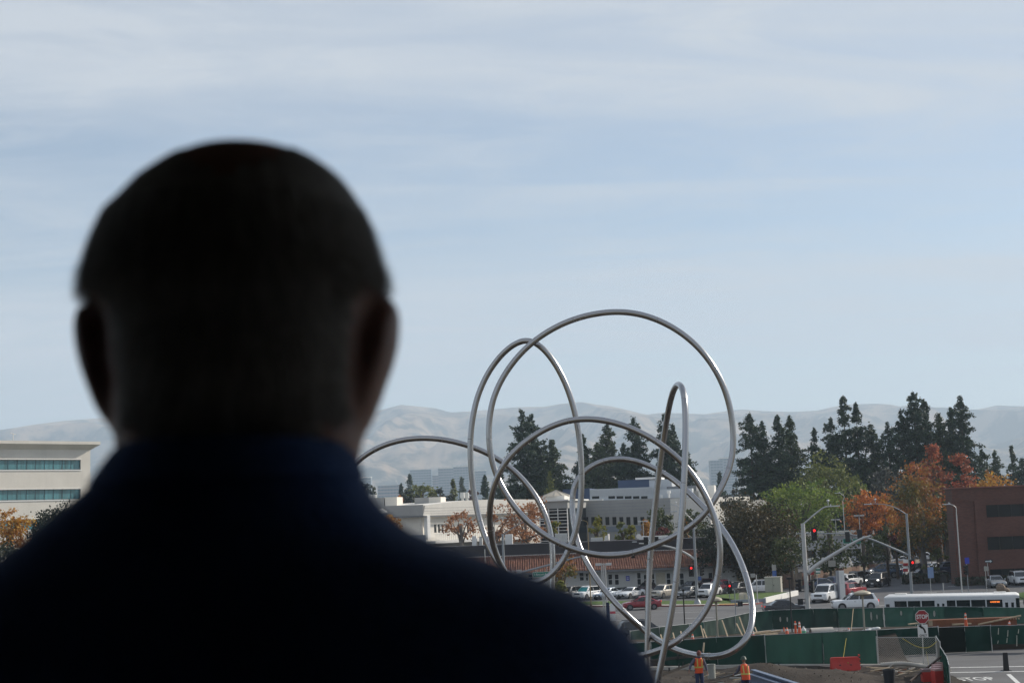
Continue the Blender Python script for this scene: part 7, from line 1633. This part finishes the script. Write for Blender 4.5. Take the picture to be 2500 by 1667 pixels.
    A = W(1722, 1604, 88); t = thing('form_corner', 'grey wooden form corner behind the left worker head', 'form', A); m = MB(); m.beam((-0.1, 0, -0.1), W(1730, 1594, 87) - A, 0.2, 0.12); m.beam((-0.3, 0.2, 0.15), W(1730, 1594, 87) - A, 0.15, 0.10); m.build('boards', mat('grey_wood2', (0.20, 0.17, 0.13), 0.9), t)
    A = W(1719, 1568, 100.5); B = W(1714, 1596, 99.5); t = thing('leaning_plank', 'pale plank rising behind the left worker head', 'plank', B); m = MB(); m.beam((0, 0, -0.3), A - B, 0.10, 0.05); m.build('board', M_WOOD, t)
    # grey drum and pipe
    p = W(1737, 1642, 89); t = thing('grey_drum', 'grey metal drum right of the left worker', 'drum', p); m = MB(); z = W(1737, 1622, 89).z - p.z; r = 0.24; m.lathe([(r, -0.3), (r, z * 0.5), (r * 1.04, z * 0.52), (r, z * 0.54), (r, z), (r * 1.06, z + 0.01), (r * 1.06, z + 0.04), (r * 0.9, z + 0.04), (r * 0.85, z - 0.1)], 20); m.build('drum_shell', mat('drum_grey', (0.30, 0.31, 0.28), 0.6, var=0.12), t, smooth=40)
    # blue-grey steel beams at the bottom
    A = W(1838, 1634, 86.5); B = W(1992, 1682, 80); 
    for i, (off, zz) in enumerate(((0.0, 0.0), (0.42, -0.18))):
        t = thing('steel_beam', ['upper of two blue-grey steel beams at the bottom', 'lower of two blue-grey steel beams at the bottom'][i], 'beam', A + Vector((-off * 0.6, -off, zz))); d = B - A; m = MB(); m.beam((0, 0, 0), d, 0.30, 0.05); m.build('top_flange', mat('blue_steel', (0.16, 0.20, 0.28), 0.4, metal=0.5, var=0.1), t); m = MB(); m.beam((0, 0, -0.20), d + Vector((0, 0, -0.20)), 0.05, 0.34); m.build('web', mat('blue_steel', (0, 0, 0)), t); m = MB(); m.beam((0, 0, -0.40), d + Vector((0, 0, -0.40)), 0.30, 0.05); m.build('bottom_flange', mat('blue_steel', (0, 0, 0)), t)
    # debris: scraps of wood, fabric and pipe
    t = thing('debris_pile', 'pile of broken boards and pipe below the stop sign', 'debris', XY(2205, 94)); rr = random.Random(8)
    for k in range(26):
        x, y = rr.uniform(-2.2, 1.6), rr.uniform(-2.5, 2.0); m = MB(); a = rr.uniform(-0.5, 0.4); l = rr.uniform(0.4, 1.5); m.beam((x, y, 0.25 + rr.random() * 0.3), (x + l * math.cos(a), y + l * math.sin(a), 0.25 + rr.random() * 0.4), 0.14, 0.05); m.build('broken_board', [M_WOOD, mat('grey_wood2', (0, 0, 0)), M_WOODR, M_CONC][k % 4], t)
    t = thing('scrap_heap', 'scattered scrap boards and rods on the dirt between the two workers', 'debris', XY(1765, 90)); t.location.z = SITE_H(t.location.x, 90)
    for k in range(30):
        x, y = rr.uniform(-2.6, 2.4), rr.uniform(-2.0, 4.0); a = rr.uniform(-0.6, 0.6); l = rr.uniform(0.3, 1.6); z = 0.08 + rr.random() * 0.25; m = MB(); m.beam((x, y, z), (x + l * math.cos(a), y + l * math.sin(a), z + rr.uniform(-0.05, 0.2)), rr.choice((0.03, 0.08, 0.12)), 0.04); m.build('scrap', [mat('grey_wood2', (0, 0, 0)), M_SIGB, M_WOOD, mat('dark_form_wood', (0, 0, 0)), M_FPOST][k % 5], t)
    A = W(2150, 1622, 97); B = W(2262, 1627, 96.4); t = thing('drain_pipe', 'long pale pipe lying left of the stop sign pole', 'pipe', A); m = MB(); m.tube(catmull([(0, 0, 0), (B - A) * 0.5 + Vector((0, 0, 0.14)), B - A], 5), 0.14, 12); m.build('pipe_body', M_CONC, t, smooth=60); m = MB(); m.cyl((-0.2, -0.5, -0.3), (B - A) * 0.9 + Vector((0, -0.5, -0.3)), 0.12, n=10); m.build('dark_pipe', mat('dark_pipe', (0.08, 0.06, 0.05), 0.7), t, smooth=60)
    A = W(2300, 1600, 93.5); B = W(2222, 1662, 89); t = thing('brace_timber', 'long dark timber slanting down from the chain link', 'timber', B); m = MB(); m.beam((0, 0, 0), A - B, 0.10, 0.10); m.build('board', mat('dark_timber', (0.06, 0.04, 0.03), 0.85), t)
    p = XY(2172, 90.2); t = thing('trash_bin', 'dark round bin at the bottom left of the stop sign', 'bin', p); m = MB(); m.lathe([(0.30, 0), (0.36, 0.8), (0.38, 0.82), (0.38, 0.86), (0.33, 0.86), (0.30, 0.5)], 18); m.build('bin_body', mat('bin_navy', (0.012, 0.016, 0.022), 0.6), t, smooth=40)
    t = thing('white_sack', 'white sack near the post at the stop sign', 'sack', XY(2280, 94.5)); m = MB(); m.ell((0, 0, 0.35), (0.28, 0.2, 0.18), 10, 6); m.ell((0.05, 0, 0.15), (0.3, 0.25, 0.18), 10, 6); m.build('sack_body', M_SWHITE, t, smooth=60)
    t = thing('plastic_sheet', 'white plastic sheet lying behind the near fence', 'sheet', XY(2128, 112) + Vector((0, 0, 1.0))); m = MB(); rr = random.Random(4)
    for k in range(5): m.ell((k * 0.22 - 0.4, rr.uniform(-0.2, 0.2), 0.42 + 0.12 * k * 0.3), (0.25, 0.2, 0.12), 8, 5)
    m.build('folds', M_SWHITE, t, smooth=60)
    # caution tape hanging
    A = W(2203, 1557, 97.3); B = W(2252, 1580, 97.2); C = W(2288, 1564, 97.6); t = thing('caution_tape', 'yellow tape sagging from the stop sign pole', 'tape', B); m = MB(); C1 = catmull([A - B, (A - B) * 0.45 + Vector((0, 0, -0.1)), Vector((0, 0, 0)), (C - B) * 0.5 + Vector((0, 0, -0.15)), C - B], 6)
    for i in range(len(C1) - 1): m.beam(C1[i], C1[i + 1], 0.012, 0.05)
    D = W(2262, 1590, 97); E = W(2270, 1640, 95); m.beam(D - B, E - B, 0.01, 0.08); m.build('strip', mat('tape_yellow', (0.42, 0.36, 0.06), 0.6), t)
    A = W(2066, 1557, 99.2); B = W(2058, 1610, 98.2); t = thing('caution_tape', 'yellow strap hanging on the near fence above the red barrier', 'tape', B); m = MB(); m.beam((0, 0, 0), A - B, 0.01, 0.07); m.beam((0, 0, 0), W(2072, 1618, 97.0) - B, 0.01, 0.05); m.build('strip', mat('tape_yellow', (0, 0, 0)), t)
    t = thing('yellow_pole', 'thin yellow pole leaning on the far screen', 'pole', W(2077, 1533, 117)); m = MB(); m.cyl((0, 0, -0.3), W(2083, 1486, 121.5) - W(2077, 1533, 117), 0.03); m.build('shaft', M_YPOLE, t)
    # red-white notice near the lamps at the shoulder
    t = thing('notice_board', 'white notice with red band beside the triple lamp shaft', 'sign', XY(1497, 139)); z = lw(t, W(1497, 1472, 139)).z; m = MB(); m.bbox((-0.22, -0.03, z - 1.6), (0.28, 0.0, z)); m.build('panel', M_SWHITE, t); m = MB(); m.bbox((-0.22, -0.036, z - 0.95), (0.28, -0.031, z - 0.72)); m.build('red_band', mat('band_red', (0.5, 0.06, 0.08), 0.5), t); m = MB(); m.bbox((-0.55, 0.02, 0), (-0.25, 0.2, z + 0.1)); m.build('navy_wrap', PAINT['navy'], t); m = MB(); m.cyl((0, 0.1, 0), (0, 0.1, z), 0.03); m.build('post', M_GALV, t)
    # gravel and clods strewn over the dirt
    P = []; rr = np.random.RandomState(3)
    for k in range(2600):
        x = rr.uniform(4, 26); y = rr.uniform(84, 99) if rr.rand() < 0.7 else rr.uniform(105, 120); s = 0.015 + 0.055 * rr.rand() ** 3; z = SITE_H(x, y); a = rr.rand() * 6
        c, sn = math.cos(a) * s, math.sin(a) * s; P.append([(x - c, y - sn, z), (x + sn, y - c, z + s * 0.3), (x + c, y + sn, z + s * 1.3), (x - sn, y + c, z + s)])
    o = link('gravel', quads_mesh('gravel', np.array(P), mat('clod', (0.13, 0.105, 0.085), 0.95, var=0.5, scale=6))); tag(o, 'stones and clods strewn over the site dirt', 'gravel', kind='stuff')
site_things()

# ------------------------------------------------------------------ the two workers
def worker(label, px, ytop, d, pose, rz):
    hd = W(px, ytop, d); H = 1.76; t = thing('person', label, 'person', (hd.x, hd.y, hd.z - H), rz)
    k = 1.0; sk = mat('worker_skin', (0.22, 0.12, 0.08), 0.6); vest = mat('safety_orange', (0.75, 0.09, 0.02), 0.6, var=0.1, emit=None); lime = mat('reflective_lime', (0.55, 0.50, 0.12), 0.5, var=0.05); shirt = mat('denim_shirt', (0.085, 0.085, 0.12), 0.9, var=0.1); jeans = mat('blue_jeans', (0.03, 0.045, 0.10), 0.9, var=0.15)
    b = MB(); lean = pose['lean']
    def T(x, y, z): return (x, y + lean * max(0, z - 0.95), z)
    b.loft([ring(*T(0, 0, z)[:2], z, rx, ry, 16, 2.3) for z, rx, ry in ((0.88, 0.16, 0.11), (1.0, 0.155, 0.11), (1.2, 0.17, 0.115), (1.36, 0.18, 0.11), (1.46, 0.10, 0.08), (1.52, 0.055, 0.055), (1.57, 0.055, 0.06))])
    hx = pose.get('head', 0.0); hy = lean * 0.68
    b.ell((hx, hy, 1.65), (0.078, 0.10, 0.115), 14, 9); b.ell((hx, hy - 0.10, 1.63), (0.014, 0.02, 0.02), 6, 4)
    for s in (-1, 1): b.ell((hx + s * 0.08, hy, 1.64), (0.012, 0.02, 0.03), 6, 4)
    for s, (e, w_) in zip((-1, 1), pose['arms']):
        sh = Vector(T(s * 0.19, 0, 1.40)); e = Vector(e); w_ = Vector(w_); b.tube([sh, e, w_], [0.055, 0.045, 0.032], 10)
        dr = (w_ - e).normalized(); b.ell(w_ + dr * 0.06, (0.035, 0.03, 0.05), 8, 5)
        side = dr.cross(Vector((0, 0, 1))); side = side.normalized() if side.length > 0.01 else Vector((1, 0, 0))
        for q in range(4): f0 = w_ + dr * 0.09 + side * (q - 1.5) * 0.017; b.tube([f0, f0 + dr * (0.04 + 0.01 * (q in (1, 2))), f0 + dr * 0.06 + Vector((0, -0.02, -0.03))], 0.0085, 5)
        b.tube([w_ + dr * 0.03 + side * 0.03, w_ + dr * 0.07 + side * 0.055], 0.010, 5)
    for s, (kn, an) in zip((-1, 1), pose['legs']):
        b.tube([(s * 0.09, 0, 0.92), kn, an], [0.085, 0.055, 0.042], 10); a = Vector(an); b.ell((a.x, a.y - 0.07, a.z - 0.03), (0.045, 0.13, 0.045), 8, 5)
    bd = b.build('body', sk, t, smooth=180); r = bd.modifiers.new('remesh', 'REMESH'); r.mode = 'VOXEL'; r.voxel_size = 0.011; r.use_smooth_shade = True
    v = MB(); v.loft([ring(*T(0, 0, z)[:2], z, rx, ry, 20, 2.3) for z, rx, ry in ((0.80, 0.20, 0.145), (0.95, 0.195, 0.145), (1.2, 0.205, 0.15), (1.38, 0.205, 0.14), (1.47, 0.12, 0.10), (1.485, 0.09, 0.085))]); vo = v.build('safety_vest', vest, t, smooth=60)
    v = MB()
    for z in (1.02, 1.06): pass
    v.loft([ring(*T(0, 0, z)[:2], z, rx, 0.153, 20, 2.3) for z, rx in ((1.03, 0.208), (1.09, 0.210))], cap=False); v.build('reflective_band', lime, vo, smooth=60)
    for s in (-1, 1): v = MB(); v.beam(T(s * 0.10, -0.152, 1.09), T(s * 0.11, -0.135, 1.44), 0.05, 0.012, up=(0, 1, 0)); v.beam(T(s * 0.10, 0.152, 1.09), T(s * 0.11, 0.135, 1.44), 0.05, 0.012, up=(0, 1, 0)); v.build('reflective_strip', lime, vo)
    v = MB()
    for s, (e, w_) in zip((-1, 1), pose['arms']): v.tube([T(s * 0.18, 0, 1.41), e, Vector(e).lerp(Vector(w_), 0.85)], [0.075, 0.06, 0.048], 12)
    v.build('sleeves', shirt, t, smooth=60)
    v = MB()
    for s, (kn, an) in zip((-1, 1), pose['legs']): v.tube([(s * 0.085, 0, 0.95), kn, an], [0.118, 0.085, 0.075], 12)
    v.build('trousers', jeans, t, smooth=60)
    hm = pose['hat']; v = MB()
    if hm == 'hood':
        v.ell((hx, hy + 0.02, 1.66), (0.105, 0.12, 0.13), 14, 8); v.build('hood', mat('rust_hood', (0.16, 0.055, 0.045), 0.9), t, smooth=60); v = MB(); v.lathe([(0.10, 0.0), (0.125, 0.05), (0.13, 0.12)], 14, (0, lean * 0.5, 1.42)); v.build('collar', shirt, t, smooth=60)
    else:
        v.lathe([(0.15, 0.0), (0.15, 0.012), (0.122, 0.03), (0.115, 0.08), (0.07, 0.14), (0.01, 0.155)], 18, (hx, hy, 1.68)); v.build('hard_hat', mat('dark_green_hat', (0.035, 0.06, 0.045), 0.5), t, smooth=50)
    return t
worker('worker in orange vest and rust hood holding a form board', 1704, 1588, 67, dict(lean=-0.06, hat='hood', head=0.03, arms=[((-0.40, -0.10, 1.18), (-0.52, -0.25, 0.98)), ((0.30, -0.05, 1.12), (0.34, -0.12, 0.86))], legs=[((-0.10, -0.03, 0.50), (-0.10, 0.0, 0.09)), ((0.11, -0.05, 0.50), (0.12, 0.02, 0.09))]), math.radians(12))
worker('worker in orange vest and dark hard hat bending beside the steel beams', 1818, 1605, 68, dict(lean=-0.25, hat='hard', arms=[((-0.26, -0.28, 1.10), (-0.16, -0.45, 0.95)), ((0.32, -0.22, 1.12), (0.40, -0.40, 1.02))], legs=[((-0.12, -0.12, 0.50), (-0.14, 0.05, 0.09)), ((0.12, -0.10, 0.50), (0.16, 0.05, 0.09))]), math.radians(190))

# ------------------------------------------------------------------ the air: one box of thin even haze
def haze():
    b = MB(); b.bbox((-9200, -80, -8), (9200, 12600, 900)); o = b.build('haze', None); o['kind'] = 'stuff'; o['label'] = 'thin even haze filling the valley air'; o['category'] = 'haze'
    m = bpy.data.materials.new('haze_air'); m.use_nodes = True; t = m.node_tree; t.nodes.clear(); out = N(t, 'ShaderNodeOutputMaterial'); v = N(t, 'ShaderNodeVolumePrincipled')
    v.inputs['Color'].default_value = (0.69, 0.84, 1.0, 1); v.inputs['Density'].default_value = 0.00014; v.inputs['Anisotropy'].default_value = 0.1
    t.links.new(v.outputs[0], out.inputs['Volume']); o.data.materials.append(m); o.display_type = 'WIRE'
haze()
